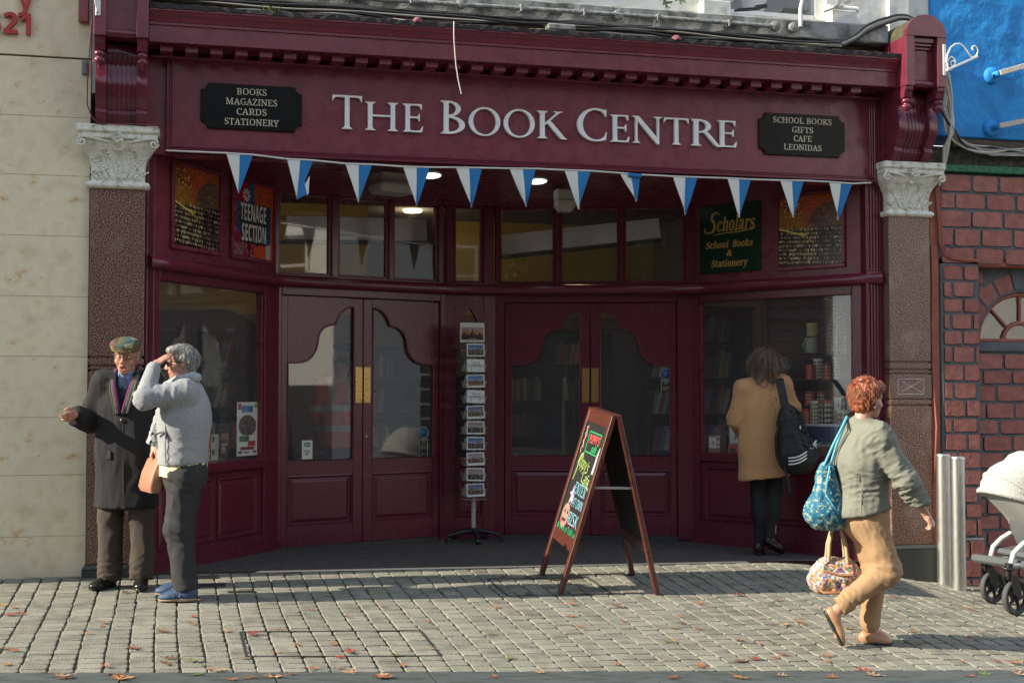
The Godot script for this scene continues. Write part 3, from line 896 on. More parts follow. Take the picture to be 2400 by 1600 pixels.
func rrect(hx: float, z0: float, z1: float, r: float, y: float, xm: float, n := 4) -> Array:
	var o := []
	for c in [[hx - r, z1 - r, 0.0], [-hx + r, z1 - r, PI / 2], [-hx + r, z0 + r, PI], [hx - r, z0 + r, PI * 1.5]]:
		for i in n:
			var a: float = c[2] + PI / 2 * i / (n - 1)
			o.append(Vector3(xm + c[0] + cos(a) * r, y, c[1] + sin(a) * r))
	o.reverse()
	return o

func capital(p: Node3D, xm: float):
	var m: Material = mats.stone_white
	var c := sub(p, "capital")
	# torus at the foot
	var b := MB.new()
	var rings := []
	for q in [[0.0, 2.785], [0.012, 2.788], [0.021, 2.797], [0.025, 2.81], [0.021, 2.823], [0.012, 2.832], [-0.006, 2.836]]:
		rings.append(rrect(0.196 + q[0], -0.18, 0.062 + q[0], 0.02, q[1], xm))
	b.loft(rings)
	# bell
	rings = []
	for q in [[-0.006, 2.836], [-0.008, 2.88], [-0.006, 2.93], [0.002, 2.98], [0.018, 3.02], [0.045, 3.06], [0.072, 3.095], [0.076, 3.125]]:
		rings.append(rrect(0.194 + q[0], -0.18, 0.060 + q[0] * 0.9, 0.02, q[1], xm))
	b.loft(rings)
	obj(b, c, "bell", m)
	b = MB.new()
	b.bx(Vector3(xm - 0.272, 3.128, -0.18), Vector3(xm + 0.272, 3.17, 0.150), 0.008)
	b.bx(Vector3(xm - 0.285, 3.168, -0.18), Vector3(xm + 0.285, 3.226, 0.165), 0.012)
	obj(b, c, "abacus", m)
	# flower
	b = MB.new()
	for k in 6:
		var a := TAU * k / 6.0 + 0.3
		b.ellipsoid(Vector3(xm + cos(a) * 0.026, 3.135 + sin(a) * 0.026, 0.160), Vector3(0.018, 0.018, 0.016), 8)
	b.ellipsoid(Vector3(xm, 3.135, 0.172), Vector3(0.013, 0.013, 0.012), 8)
	obj(b, c, "flower", m)
	# volutes, cords and leaves, mirrored
	for s in [-1.0, 1.0]:
		b = MB.new()
		var sp := []
		for i in 22:
			var a: float = 1.7 - i * 0.42
			var r: float = 0.036 * (1.0 - i / 24.0)
			sp.append(Vector3(xm + s * (0.246 + cos(a) * r), 3.098 + sin(a) * r, 0.142 + i * 0.0006))
		b.tube(sp, 0.010, 6)
		var cd := []
		for i in 9:
			var q := i / 8.0
			cd.append(Vector3(xm + s * lerpf(0.042, 0.242, q), 3.098 + 0.036 * sin(q * PI / 2), 0.118 + 0.032 * q))
		b.tube(cd, [0.006, 0.011, 0.013, 0.014, 0.014, 0.013, 0.012, 0.011, 0.010], 8)
		obj(b, c, "volute", m)
		b = MB.new()
		var r := RandomNumberGenerator.new(); r.seed = 5
		for stem in [[0.02, 2.84, 0.10, 3.05, 0.05, 9], [0.06, 2.84, 0.175, 2.99, 0.06, 8], [0.13, 2.84, 0.19, 2.90, 0.03, 4], [0.03, 2.85, 0.055, 2.97, 0.02, 5]]:
			var line := []
			for i in stem[5] + 1:
				var q: float = float(i) / stem[5]
				var x: float = lerpf(stem[0], stem[2], q) + stem[4] * sin(q * PI) * -0.35
				var y: float = lerpf(stem[1], stem[3], q)
				var z := 0.060 + bell_out(y) * 0.9
				line.append(Vector3(xm + s * x, y, z + 0.004))
				if i > 0:
					for w in [-1.0, 1.0]:
						var sz: float = lerpf(0.020, 0.013, q) * r.randf_range(0.85, 1.2)
						var a: float = (0.6 + 0.5 * q) * w
						var tt := Transform3D(Basis(Vector3(0, 0, 1), (PI / 2 - a) * s + (0.0 if s > 0 else PI)), Vector3(xm + s * (x + w * sz * 0.9), y + sz * 0.5, z + 0.003))
						b.ellipsoid(Vector3.ZERO, Vector3(sz, sz * 0.52, 0.011), 8, 0, tt)
			b.tube(line, 0.006, 6)
		obj(b, c, "acanthus_leaf", m)
	b = MB.new()
	for k in 5:
		var a := lerpf(PI * 1.1, PI * 1.9, k / 4.0)
		b.ellipsoid(Vector3(xm + cos(a) * 0.034, 3.085 + sin(a) * 0.028, 0.105), Vector3(0.013, 0.018, 0.014), 8)
	obj(b, c, "calyx", m)

func bell_out(y: float) -> float:
	var pr := [[2.836, -0.006], [2.88, -0.008], [2.93, -0.006], [2.98, 0.002], [3.02, 0.018], [3.06, 0.045], [3.095, 0.072], [3.2, 0.076]]
	for i in pr.size() - 1:
		if y <= pr[i + 1][0]: return lerpf(pr[i][1], pr[i + 1][1], clampf((y - pr[i][0]) / (pr[i + 1][0] - pr[i][0]), 0, 1))
	return 0.076

func bracket(xm: float, whole: bool):
	var c := sub(shop, "console_bracket")
	var m: Material = mats.paint_rail
	var hw := 0.182
	lbox(c, "back_block", Vector3(xm - 0.178, 3.228, -0.10), Vector3(xm + 0.178, 4.19, 0.03), mats.paint, 0.0)
	# lower scroll cheeks
	var prof := PackedVector2Array([Vector2(0.028, 3.227), Vector2(0.165, 3.227), Vector2(0.175, 3.25), Vector2(0.190, 3.275), Vector2(0.212, 3.292), Vector2(0.214, 3.305), Vector2(0.200, 3.316), Vector2(0.205, 3.335), Vector2(0.238, 3.37), Vector2(0.268, 3.41), Vector2(0.288, 3.46), Vector2(0.292, 3.51), Vector2(0.280, 3.56), Vector2(0.262, 3.60), Vector2(0.256, 3.64), Vector2(0.268, 3.68), Vector2(0.290, 3.70), Vector2(0.028, 3.70)])
	for x in [xm - 0.100, xm + 0.176]:
		var b := MB.new()
		b.prism(prof, 0.0, 0.074, side_xf(x), 0.0, 3)
		obj(b, c, "scroll_cheek", m)
	# fluted hollow between them
	for i in 6:
		var x := xm - 0.098 + i * 0.0330
		var b := MB.new()
		var pl := PackedVector2Array()
		for q in prof: pl.append(Vector2(q.x - 0.045 if q.x > 0.05 else q.x, q.y))
		b.prism(pl, 0.0, 0.0285, side_xf(x + 0.0305), 0.0, 3)
		obj(b, c, "reed", m)
	var b0 := MB.new()
	var pl0 := PackedVector2Array()
	for q in prof: pl0.append(Vector2(q.x - 0.058 if q.x > 0.05 else q.x, q.y + (0.001 if q.y < 3.3 else 0.08 if q.y > 3.69 else 0.0)))
	b0.prism(pl0, 0.0, 0.199, side_xf(xm + 0.101), 0.0, 3)
	obj(b0, c, "hollow", m)
	# upper posts, panel, roll
	for s in [-1.0, 1.0]:
		var x0: float = xm + s * 0.142
		var b := MB.new()
		b.bx(Vector3(x0 - 0.040, 3.79, 0.0), Vector3(x0 + 0.040, 4.195, 0.42), 0.004)
		b.prism(PackedVector2Array([Vector2(0.031, 3.70), Vector2(0.335, 3.70), Vector2(0.372, 3.702), Vector2(0.378, 3.72), Vector2(0.384, 3.745), Vector2(0.398, 3.765), Vector2(0.402, 3.789), Vector2(0.031, 3.789)]), 0.0, 0.070, side_xf(x0 + 0.035), 0.0, -1)
		obj(b, c, "post", m)
		b = MB.new()
		b.lathe([[0.0, 3.572], [0.009, 3.574], [0.012, 3.582], [0.010, 3.592], [0.016, 3.598], [0.034, 3.612], [0.042, 3.630], [0.038, 3.645], [0.026, 3.653], [0.026, 3.657], [0.036, 3.664], [0.041, 3.676], [0.036, 3.690], [0.022, 3.700]], 16, at3(x0, 0, 0.345))
		obj(b, c, "finial", m)
	lbox(c, "recessed_panel", Vector3(xm - 0.102, 3.80, 0.031), Vector3(xm + 0.102, 4.19, 0.335), mats.paint, 0.0)
	var rb := MB.new()
	rb.tube([Vector3(xm - 0.1025, 3.825, 0.345), Vector3(xm + 0.1025, 3.825, 0.345)], 0.032, 12)
	for e in [[4.10, 0.355, 0.02], [4.125, 0.37, 0.022], [4.15, 0.385, 0.04]]:
		rb.bx(Vector3(xm - 0.1025, e[0], 0.2), Vector3(xm + 0.1025, e[0] + e[2], e[1]), 0.004)
	obj(rb, c, "roll_moulding", m)
	# arched head with its concrete barrel behind
	var ar := PackedVector2Array([Vector2(-hw, 4.1955), Vector2(hw, 4.1955)])
	for i in 17:
		var a := PI * i / 16.0
		ar.append(Vector2(cos(a) * hw, 4.196 + sin(a) * 0.174))
	var b5 := MB.new()
	b5.prism(ar, 0.38, 0.424, at3(xm, 0, 0), 0.0, 2)
	obj(b5, c, "arched_head", m)
	b5 = MB.new()
	b5.prism(ar, -0.05, 0.3795, at3(xm, -0.004, 0), 0.0, 2)
	obj(b5, c, "barrel_cap", mats.mossy)
	# mossy concrete flanks
	lbox(c, "flank", Vector3(xm - 0.181, 4.05, -0.05), Vector3(xm - 0.179, 4.19, 0.30), mats.mossy, 0.0)

func upper_storey():
	var t := thing("upper_storey", "white rendered upper wall with concrete ledge above the burgundy cornice", "building")
	lbox(t, "wall", Vector3(-0.53, 3.48, -0.42), Vector3(4.18, 7.6, -0.02), mats.white_render, 0.0)
	lbox(t, "wall", Vector3(5.26, 3.48, -0.42), Vector3(6.20, 7.6, -0.02), mats.white_render, 0.0)
	lbox(t, "wall", Vector3(4.18, 3.48, -0.42), Vector3(5.26, 4.40, -0.021), mats.white_render, 0.0)
	lbox(t, "wall", Vector3(4.18, 5.9, -0.42), Vector3(5.26, 7.6, -0.021), mats.white_render, 0.0)
	lbox(t, "quoin_strip", Vector3(5.80, 4.08, -0.0195), Vector3(5.99, 7.6, 0.03), mats.white_render, 0.006)
	lbox(t, "timber_board", Vector3(-0.12, 4.06, -0.0195), Vector3(5.70, 4.185, 0.045), mats.old_wood, 0.006)
	# ledge with a slight chipped edge
	var b := MB.new()
	var prev := []
	for i in 61:
		var x := lerpf(-0.12, 5.72, i / 60.0)
		var r := []
		for p in [[0.0, 4.186], [0.15, 4.188], [0.155, 4.20], [0.155, 4.325], [0.14, 4.338], [-0.018, 4.345]]:
			r.append(Vector3(x, p[1] + rng.randf_range(-0.004, 0.004), p[0] + rng.randf_range(-0.004, 0.004)))
		if i > 0:
			for j in 5: b.quad(prev[j], r[j], r[j + 1], prev[j + 1])
		prev = r
	obj(b, t, "ledge", mats.concrete)
	# sash window, its sill blocks
	var w := sub(t, "window")
	b = MB.new()
	b.bx(Vector3(4.18, 4.40, -0.2), Vector3(4.26, 5.9, -0.08), 0.006)
	b.bx(Vector3(5.18, 4.40, -0.2), Vector3(5.26, 5.9, -0.08), 0.006)
	b.bx(Vector3(4.26, 4.40, -0.2), Vector3(5.18, 4.45, -0.08), 0.006)
	b.bx(Vector3(4.26, 5.1, -0.2), Vector3(5.18, 5.15, -0.1), 0.006)
	obj(b, w, "sash", mats.white_paint)
	b = MB.new(); b.bx(Vector3(4.26, 4.45, -0.15), Vector3(5.18, 5.9, -0.144))
	obj(b, w, "pane", mats.glass)
	room(w, Vector3(3.6, 3.9, -3.2), Vector3(5.8, 6.4, -0.43), mats.white_wall)
	for s in [[4.12, 4.36], [5.24, 5.47]]:
		var k := MB.new()
		k.bx(Vector3(s[0], 4.343, -0.0195), Vector3(s[1], 4.46, 0.10), 0.008)
		k.tube([Vector3(s[0] - 0.01, 4.475, 0.07), Vector3(s[1] + 0.02, 4.475, 0.07)], 0.026, 10)
		obj(k, t, "sill_block", mats.white_render)
	# handrail of painted steel over the sill
	b = MB.new()
	b.tube([Vector3(4.93, 4.27, 0.17), Vector3(4.93, 4.42, 0.17), Vector3(4.95, 4.50, 0.17), Vector3(5.02, 4.56, 0.17), Vector3(5.15, 4.575, 0.17), Vector3(5.46, 4.575, 0.17)], 0.017, 8)
	b.bx(Vector3(5.28, 4.46, 0.14), Vector3(5.31, 4.59, 0.19))
	b.bx(Vector3(5.05, 4.572, 0.12), Vector3(5.48, 4.60, 0.2), 0.003)
	b.tube([Vector3(5.15, 4.42, 0.12), Vector3(5.40, 4.53, 0.12)], 0.014, 6)
	obj(b, t, "handrail", mats.white_paint)
	# bits lying on the ledge and the sill
	b = MB.new()
	b.bx(Vector3(0, 0, 0), Vector3(0.22, 0.012, 0.07), 0.002, Transform3D(Basis(Vector3(0, 0, 1), 0.12), Vector3(4.40, 4.385, 0.06)))
	b.bx(Vector3(0, 0, 0), Vector3(0.10, 0.03, 0.03), 0.002, Transform3D(Basis(Vector3(0, 0, 1), 0.2), Vector3(4.56, 4.40, 0.11)))
	single(b, "broken_slat", mats.black, "broken dark slat lying on the ledge under the upper window", "slat")
	b = MB.new()
	b.lathe([[0.0, 0.0], [0.085, 0.0], [0.10, 0.12], [0.108, 0.125], [0.108, 0.14], [0.098, 0.14]], 18)
	single(b, "bucket", mats.white_paint, "white bucket on the sill behind the upper window pane", "bucket", at3(4.72, 4.452, -0.27))
	# painted conduit with round junction boxes
	mat("pipe_grey", lc(0.42, 0.42, 0.39), 0.6, {"tex": ntex.rough_mid, "tri": 2.0})
	var p := thing("conduit_pipe", "pale painted pipe with round boxes running along the ledge", "pipe", Vector3.ZERO)
	b = MB.new()
	b.tube([Vector3(-0.1, 4.23, 0.185), Vector3(1.6, 4.245, 0.185), Vector3(3.4, 4.26, 0.187), Vector3(4.70, 4.256, 0.186)], 0.017, 10)
	obj(b, p, "pipe", mats.pipe_grey)
	for x in [2.14, 3.38, 4.70, 4.86]:
		b = MB.new()
		b.lathe([[0.0, 0.026], [0.036, 0.026], [0.042, 0.02], [0.042, 0.0]], 16, Transform3D(Basis(Vector3.RIGHT, PI / 2), Vector3(x, 4.258, 0.175)))
		obj(b, p, "junction_box", mats.pipe_grey)
	for x in [0.5, 1.3, 1.75, 2.6, 3.1, 3.7, 4.3]:
		b = MB.new()
		b.bx(Vector3(x - 0.008, 4.225, 0.156), Vector3(x + 0.008, 4.285, 0.206), 0.004)
		obj(b, p, "pipe_clip", mats.pipe_grey)

func brick_mesh(v: int, grow: float) -> ArrayMesh:
	# unit brick outline, wavering as a brush leaves it
	var r := RandomNumberGenerator.new(); r.seed = 300 + v
	var p := PackedVector2Array()
	var n := 7
	for side in 4:
		for i in n:
			var q := float(i) / n
			var u: Vector2 = [Vector2(-0.5 + q, -0.5), Vector2(0.5, -0.5 + q), Vector2(0.5 - q, 0.5), Vector2(-0.5, 0.5 - q)][side]
			var j := Vector2(r.randf_range(-0.012, 0.012), r.randf_range(-0.022, 0.022))
			if i == 0: j = Vector2(-signf(u.x) * r.randf_range(0.0, 0.03), -signf(u.y) * r.randf_range(0.0, 0.05))
			p.append(u * grow + j)
	var b := MB.new()
	b.prism(p, -0.003, 0.002, Transform3D.IDENTITY, 0.0)
	return b.done()

func paint_bricks(parent: Node3D, x0: float, x1: float, y0: float, y1: float, ch: float, bw: float, z: float, skip = null):
	var outl: Material = mats.brick_line
	var y := y1
	var row := 0
	while y - ch * 0.6 > y0:
		var h := ch * rng.randf_range(0.9, 1.12)
		var x := x0 - (bw * 0.5 if row % 2 else 0.0) - rng.randf() * 0.02
		while x < x1 - 0.02:
			var w := bw * rng.randf_range(0.86, 1.15)
			var a := maxf(x, x0); var c := minf(x + w, x1)
			var cy := y - h * 0.5
			if c - a > 0.045 and (skip == null or not skip.call((a + c) * 0.5, cy, (c - a) * 0.5, h * 0.5)):
				var sx := c - a - rng.randf_range(0.022, 0.032); var sy := h - rng.randf_range(0.020, 0.028)
				var v := rng.randi() % 6
				var o := put(parent, "brick", brick_meshes[v], mats["brick%d" % (rng.randi() % 3)], Transform3D(Basis.from_scale(Vector3(sx, sy, 1)), Vector3((a + c) * 0.5, cy, z + 0.006)))
				var s := rng.randf()
				put(o, "painted_outline", brick_meshes[(v + 3) % 6], outl, Transform3D(Basis.IDENTITY, Vector3(-0.006 / sx if s < 0.5 else 0.006 / sx, -0.006 / sy if s < 0.7 else 0.005 / sy, -0.0035)))
			x += w
		y -= h
		row += 1

var brick_meshes := []

func painted_house():
	var dabs := ntexture(noise(0.05, 203, 2), [[0.0, Color(0.10, 0.14, 0.17, 0.8)], [0.13, Color(0.12, 0.16, 0.2, 0.7)], [0.17, Color(0.2, 0.2, 0.2, 0.0)], [0.88, Color(0.02, 0.02, 0.02, 0.0)], [0.91, Color(0.02, 0.02, 0.02, 0.85)], [1, Color(0.02, 0.02, 0.02, 0.9)]])
	var bt := ntexture(noise(0.012, 205, 5), [[0.0, Color(0.80, 0.78, 0.78)], [1, Color(1.0, 1.0, 1.0)]])
	var tn := [Vector3(0.39, 0.140, 0.108), Vector3(0.365, 0.126, 0.097), Vector3(0.41, 0.152, 0.118)]
	for i in 3: mat("brick%d" % i, lc(tn[i].x, tn[i].y, tn[i].z), 0.7, {"tex": bt, "tri": 1.3, "detail": dabs, "dtri": 1.6, "bump": ntex.grain, "bscale": 0.25})
	mat("brick_line", lc(0.018, 0.017, 0.016), 0.7)
	mat("mortar_paint", lc(0.125, 0.145, 0.155), 0.75, {"tex": bt, "tri": 1.0, "bump": ntex.grain, "bscale": 0.2})
	mat("red_paint", lc(0.38, 0.115, 0.07), 0.6, {"tex": bt, "tri": 1.0, "bump": ntex.fine, "bscale": 0.1})
	for v in 6: brick_meshes.append(brick_mesh(v, 1.0))
	var t := thing("painted_house", "blue rendered house front with red bricks painted on its lower wall", "house")
	# blue render
	lbox(t, "blue_wall", Vector3(6.203, 3.48, -0.40), Vector3(11.0, 7.6, 0.012), mats.blue_render, 0.01)
	lbox(t, "timber_strip", Vector3(6.40, 3.40, -0.05), Vector3(11.0, 3.468, 0.004), mats.old_wood, 0.004)
	lbox(t, "rough_band", Vector3(6.203, 3.24, -0.30), Vector3(11.0, 3.402, -0.03), mats.mossy, 0.0)
	lbox(t, "green_ledge", Vector3(6.25, 3.175, -0.30), Vector3(11.0, 3.235, 0.075), mat("green_paint", lc(0.015, 0.15, 0.07), 0.6, {"tex": ntexture(noise(0.03, 207, 4), [[0.0, Color(0.5, 0.6, 0.5)], [0.7, Color(1, 1, 1)], [0.8, Color(3.0, 1.8, 2.0)]]), "tri": 1.5}), 0.008)
	# lower wall: fascia, pilaster, recessed wall
	var f := sub(t, "brick_fascia")
	var skin := lbox(f, "plaster", Vector3(6.235, 2.445, -0.35), Vector3(8.6, 3.174, 0.035), mats.mortar_paint, 0.02)
	paint_bricks(f, 6.25, 7.35, 2.455, 3.165, 0.146, 0.29, 0.036)
	var p := sub(t, "brick_pilaster")
	lbox(p, "plaster", Vector3(6.245, -0.5, -0.30), Vector3(6.605, 2.41, 0.05), mats.mortar_paint, 0.012)
	paint_bricks(p, 6.255, 6.600, 0.13, 2.40, 0.137, 0.205, 0.051)
	lbox(p, "plaster_base", Vector3(6.245, -0.5, 0.0505), Vector3(6.615, 0.13, 0.075), mats.mortar_paint, 0.01)
	paint_bricks(p, 6.255, 6.610, -0.40, 0.12, 0.16, 0.21, 0.076)
	lbox(t, "corner_strip", Vector3(6.150, -0.5, -0.30), Vector3(6.243, 3.17, 0.03), mats.red_paint, 0.01)
	lbox(t, "ledge_strip", Vector3(6.607, 2.39, -0.30), Vector3(8.6, 2.443, 0.03), mats.red_paint, 0.01)
	var w := sub(t, "brick_wall")
	var ax := 7.115; var ay := 1.765; var ar := 0.43
	# wall round the arched fanlight: pieces left, right, below and over the arch
	var zb := -0.10
	lbox(w, "plaster", Vector3(6.607, -0.5, -0.35), Vector3(8.6, ay - 0.085, zb), mats.mortar_paint, 0.0)
	for s in [-1.0, 1.0]:
		var pl := PackedVector2Array()
		for i in 13:
			var a := PI / 2 * i / 12.0
			pl.append(Vector2(ax + s * cos(a) * ar, ay + sin(a) * ar))
		pl.append(Vector2(ax, 2.389)); pl.append(Vector2(ax + s * (0.508 if s < 0 else 1.48), 2.389)); pl.append(Vector2(ax + s * (0.508 if s < 0 else 1.48), ay))
		var b := MB.new()
		b.prism(pl, -0.35, zb, Transform3D.IDENTITY, 0.0, -1)
		obj(b, w, "plaster", mats.mortar_paint)
	lbox(w, "window_sill", Vector3(6.607, ay - 0.0845, -0.30), Vector3(8.6, ay - 0.002, -0.075), mats.mortar_paint, 0.01)
	paint_bricks(w, 6.612, 7.5, -0.42, ay - 0.092, 0.134, 0.285, zb + 0.001)
	# voussoirs and a keystone
	for i in 9:
		if i == 4: continue
		var a0 := PI - PI * (i + 0.08) / 9.0; var a1 := PI - PI * (i + 0.92) / 9.0
		var b := MB.new()
		b.prism(PackedVector2Array([Vector2(cos(a0), sin(a0)) * 0.455, Vector2(cos(a1), sin(a1)) * 0.455, Vector2(cos(a1), sin(a1)) * 0.59, Vector2(cos(a0), sin(a0)) * 0.59]), zb, zb + 0.006, at3(ax, ay, 0))
		obj(b, w, "voussoir", mats["brick%d" % (i % 3)])
	paint_bricks(w, 6.612, 6.76, ay + 0.36, 2.385, 0.13, 0.15, zb + 0.001)
	var kb := MB.new()
	kb.prism(PackedVector2Array([Vector2(-0.075, 0.45), Vector2(0.075, 0.45), Vector2(0.12, 0.62), Vector2(-0.12, 0.62)]), zb, zb + 0.012, at3(ax, ay, 0))
	obj(kb, w, "keystone", mats.mortar_paint)
	# fanlight
	var fl := sub(t, "fanlight")
	var fb := MB.new()
	var rim := []
	for i in 25:
		var a := PI * i / 24.0
		rim.append(Vector3(ax + cos(a) * 0.412, ay + sin(a) * 0.412, -0.14))
	fb.tube(rim, 0.022, 8)
	obj(fb, fl, "arched_frame", mats.red_paint)
	fb = MB.new()
	var hub := []
	for i in 13:
		var a := PI * i / 12.0
		hub.append(Vector3(ax + cos(a) * 0.165, ay + sin(a) * 0.165, -0.14))
	fb.tube(hub, 0.019, 8)
	obj(fb, fl, "hub_ring", mats.red_paint)
	for k in 3:
		var a := PI * (k + 1) / 4.0
		fb = MB.new()
		fb.tube([Vector3(ax + cos(a) * 0.165, ay + sin(a) * 0.165, -0.14), Vector3(ax + cos(a) * 0.412, ay + sin(a) * 0.412, -0.14)], 0.014, 8)
		obj(fb, fl, "glazing_bar", mats.red_paint)
	lbox(fl, "bottom_bar", Vector3(ax - 0.42, ay - 0.001, -0.17), Vector3(ax + 0.42, ay + 0.03, -0.115), mats.red_paint, 0.006)
	var ang := [0.0, PI / 4, PI / 2, PI * 0.75, PI]
	for k in 4:
		var pl := PackedVector2Array()
		for i in 7: pl.append(Vector2(cos(lerpf(ang[k], ang[k + 1], i / 6.0)), sin(lerpf(ang[k], ang[k + 1], i / 6.0))) * 0.405)
		for i in 7: pl.append(Vector2(cos(lerpf(ang[k + 1], ang[k], i / 6.0)), sin(lerpf(ang[k + 1], ang[k], i / 6.0))) * 0.165)
		fb = MB.new(); fb.prism(pl, -0.153, -0.148, at3(ax, ay, 0))
		obj(fb, fl, "pane", mats.glass)
	var ph := PackedVector2Array()
	for i in 13: ph.append(Vector2(cos(PI * i / 12.0), sin(PI * i / 12.0)) * 0.16)
	fb = MB.new(); fb.prism(ph, -0.153, -0.148, at3(ax, ay, 0))
	obj(fb, fl, "pane", mats.glass)
	room(fl, Vector3(6.4, 0.0, -3.0), Vector3(8.4, 2.5, -0.36), mat("hall_brown", lc(0.15, 0.12, 0.09), 0.9))
	# painted pipe that runs down the joint and along the fascia
	var c := thing("painted_pipe", "red painted cable run bending along the edge of the painted bricks", "pipe")
	var b2 := MB.new()
	for k in 3:
		var o := 0.014 * k
		b2.tube([Vector3(6.215 + o, 3.20, 0.055), Vector3(6.205 + o, 3.0, 0.058), Vector3(6.225 + o, 2.75, 0.056), Vector3(6.232 + o, 2.58, 0.056), Vector3(6.262 + o, 2.49 + o * 0.3, 0.056), Vector3(6.33 + o, 2.452 + o * 0.6, 0.056), Vector3(6.45, 2.436 + o * 0.6, 0.056), Vector3(6.607, 2.430 + o * 0.5, 0.058)], 0.007, 6)
	b2.tube([Vector3(6.165, 2.56, 0.04), Vector3(6.172, 2.2, 0.045), Vector3(6.162, 1.9, 0.04), Vector3(6.168, 1.4, 0.04), Vector3(6.185, 1.05, 0.055), Vector3(6.165, 0.6, 0.04)], 0.009, 6)
	obj(b2, c, "cable_run", mats.red_paint)
	# awning rods on round plates
	for e in [[6.77, 4.015, 7.5, 4.24, "upper of two white awning rods on the blue wall"], [6.755, 3.565, 7.5, 3.73, "lower of two white awning rods on the blue wall"]]:
		var r := thing("awning_rod", e[4], "bracket", Vector3(e[0], e[1], 0.013), 0.0, "white rods on the blue wall")
		var b := MB.new()
		b.lathe([[0.0, 0.035], [0.045, 0.035], [0.07, 0.022], [0.075, 0.0]], 18, Transform3D(Basis(Vector3.RIGHT, PI / 2), Vector3.ZERO))
		b.tube([Vector3(0, 0, 0.02), Vector3(0.02, 0.006, 0.09)], 0.026, 10)
		obj(b, r, "wall_plate", mats.blue_render)
		b = MB.new()
		b.bx(Vector3(0, -0.022, -0.022), Vector3(0.8, 0.022, 0.022), 0.003, Transform3D(Basis(Vector3(0, 0, 1), atan2(e[3] - e[1], e[2] - e[0])) * Basis(Vector3.UP, -0.12), Vector3(0.02, 0.006, 0.085)))
		obj(b, r, "rod", mat("flaking_white", lc(0.62, 0.60, 0.54), 0.6, {"tex": ntexture(noise(0.04, 209, 4), [[0.0, Color(0.45, 0.36, 0.25)], [0.35, Color(0.9, 0.88, 0.85)], [1, Color(1, 1, 1)]]), "tri": 2.0}))

func room(parent: Node3D, lo: Vector3, hi: Vector3, m: Material):
	# an empty room open towards the street
	var b := MB.new()
	b.bx(lo, Vector3(hi.x, hi.y, lo.z + 0.05)); b.bx(Vector3(lo.x, lo.y, lo.z + 0.05), Vector3(lo.x + 0.05, hi.y, hi.z)); b.bx(Vector3(hi.x - 0.05, lo.y, lo.z + 0.05), hi)
	b.bx(Vector3(lo.x + 0.05, lo.y, lo.z + 0.05), Vector3(hi.x - 0.05, lo.y + 0.05, hi.z)); b.bx(Vector3(lo.x + 0.05, hi.y - 0.05, lo.z + 0.05), Vector3(hi.x - 0.05, hi.y, hi.z))
	obj(b, parent, "room", m)

func street_house(called: String, label: String, x0: float, x1: float, z0: float, z1: float, h: float, m: Material, face: int, cols: int, rows: int, y0 := -0.5):
	var t := thing(called, label, "house")
	lbox(t, "wall", Vector3(x0, y0, z0), Vector3(x1, h, z1), m, 0.0)
	for r in rows:
		for c in cols:
			var y := 3.4 + r * 2.7
			var w := sub(t, "window")
			var tf: Transform3D
			if face == 0: tf = at3(lerpf(x0, x1, (c + 0.5) / cols), y, z0) * Transform3D(Basis(Vector3.UP, PI), Vector3.ZERO)
			else: tf = at3(x0, y, lerpf(z0, z1, (c + 0.5) / cols)) * Transform3D(Basis(Vector3.UP, -PI / 2), Vector3.ZERO)
			w.transform = tf
			var b := MB.new()
			for q in [[-0.5, 0.0, -0.42, 1.5], [0.42, 0.0, 0.5, 1.5], [-0.42, 1.42, 0.42, 1.5], [-0.42, 0.0, 0.42, 0.08], [-0.42, 0.72, 0.42, 0.78]]:
				b.bx(Vector3(q[0], q[1], 0.0), Vector3(q[2], q[3], 0.06))
			b.bx(Vector3(-0.6, -0.1, 0.0), Vector3(0.6, 0.0, 0.12))
			obj(b, w, "window_frame", mats.white_paint)
			lbox(w, "pane", Vector3(-0.42, 0.08, 0.01), Vector3(0.42, 1.42, 0.02), mat("dark_pane", lc(0.02, 0.025, 0.03), 0.08), 0.0)
	return t

func street_opposite():
	mat("cream_render", lc(0.26, 0.22, 0.16), 0.85)
	mat("grey_render", lc(0.14, 0.14, 0.14), 0.85)
	mat("shop_dark", lc(0.03, 0.03, 0.035), 0.3)
	mat("terracotta", lc(0.20, 0.075, 0.045), 0.85)
	var hs := [[-22.0, -11.0, "cream_render", 8.0, "cream rendered house across the street beyond the tree"], [-11.0, -3.0, "grey_render", 9.0, "tall grey rendered house across the street opposite the stone building"], [-3.0, 5.0, "grey_render", 8.2, "grey rendered house directly across from the bookshop"], [5.0, 13.5, "terracotta", 9.2, "terracotta brick house across from the blue house"]]
	for h in hs:
		var t = street_house("opposite_house", h[4], h[0] + 0.05, h[1] - 0.05, 17.5, 24.0, h[3], mats[h[2]], 0, 4, 2, -1.2)
		lbox(t, "shop_window", Vector3(h[0] + 0.6, 0.1, 17.44), Vector3(h[1] - 0.6, 2.5, 17.49), mats.shop_dark, 0.0)
	var e = street_house("end_house", "white gabled house closing the far end of the street", 15.0, 24.0, 9.95, 17.0, 10.0, mats.white_wall, 1, 3, 2, -1.6)
	lbox(e, "shop_window", Vector3(14.94, -0.6, 9.96), Vector3(14.99, 1.5, 16.9), mats.shop_dark, 0.0)
	# street tree behind the viewer, with turning leaves
	for q in [[-2.4, 14.6, 1.0, "young street tree with yellowing leaves across the road"], [-5.6, 15.2, 1.25, "broader street tree across from the stone building"], [1.6, 15.6, 1.2, "street tree nearest the house across from the bookshop"]]: street_tree(q)

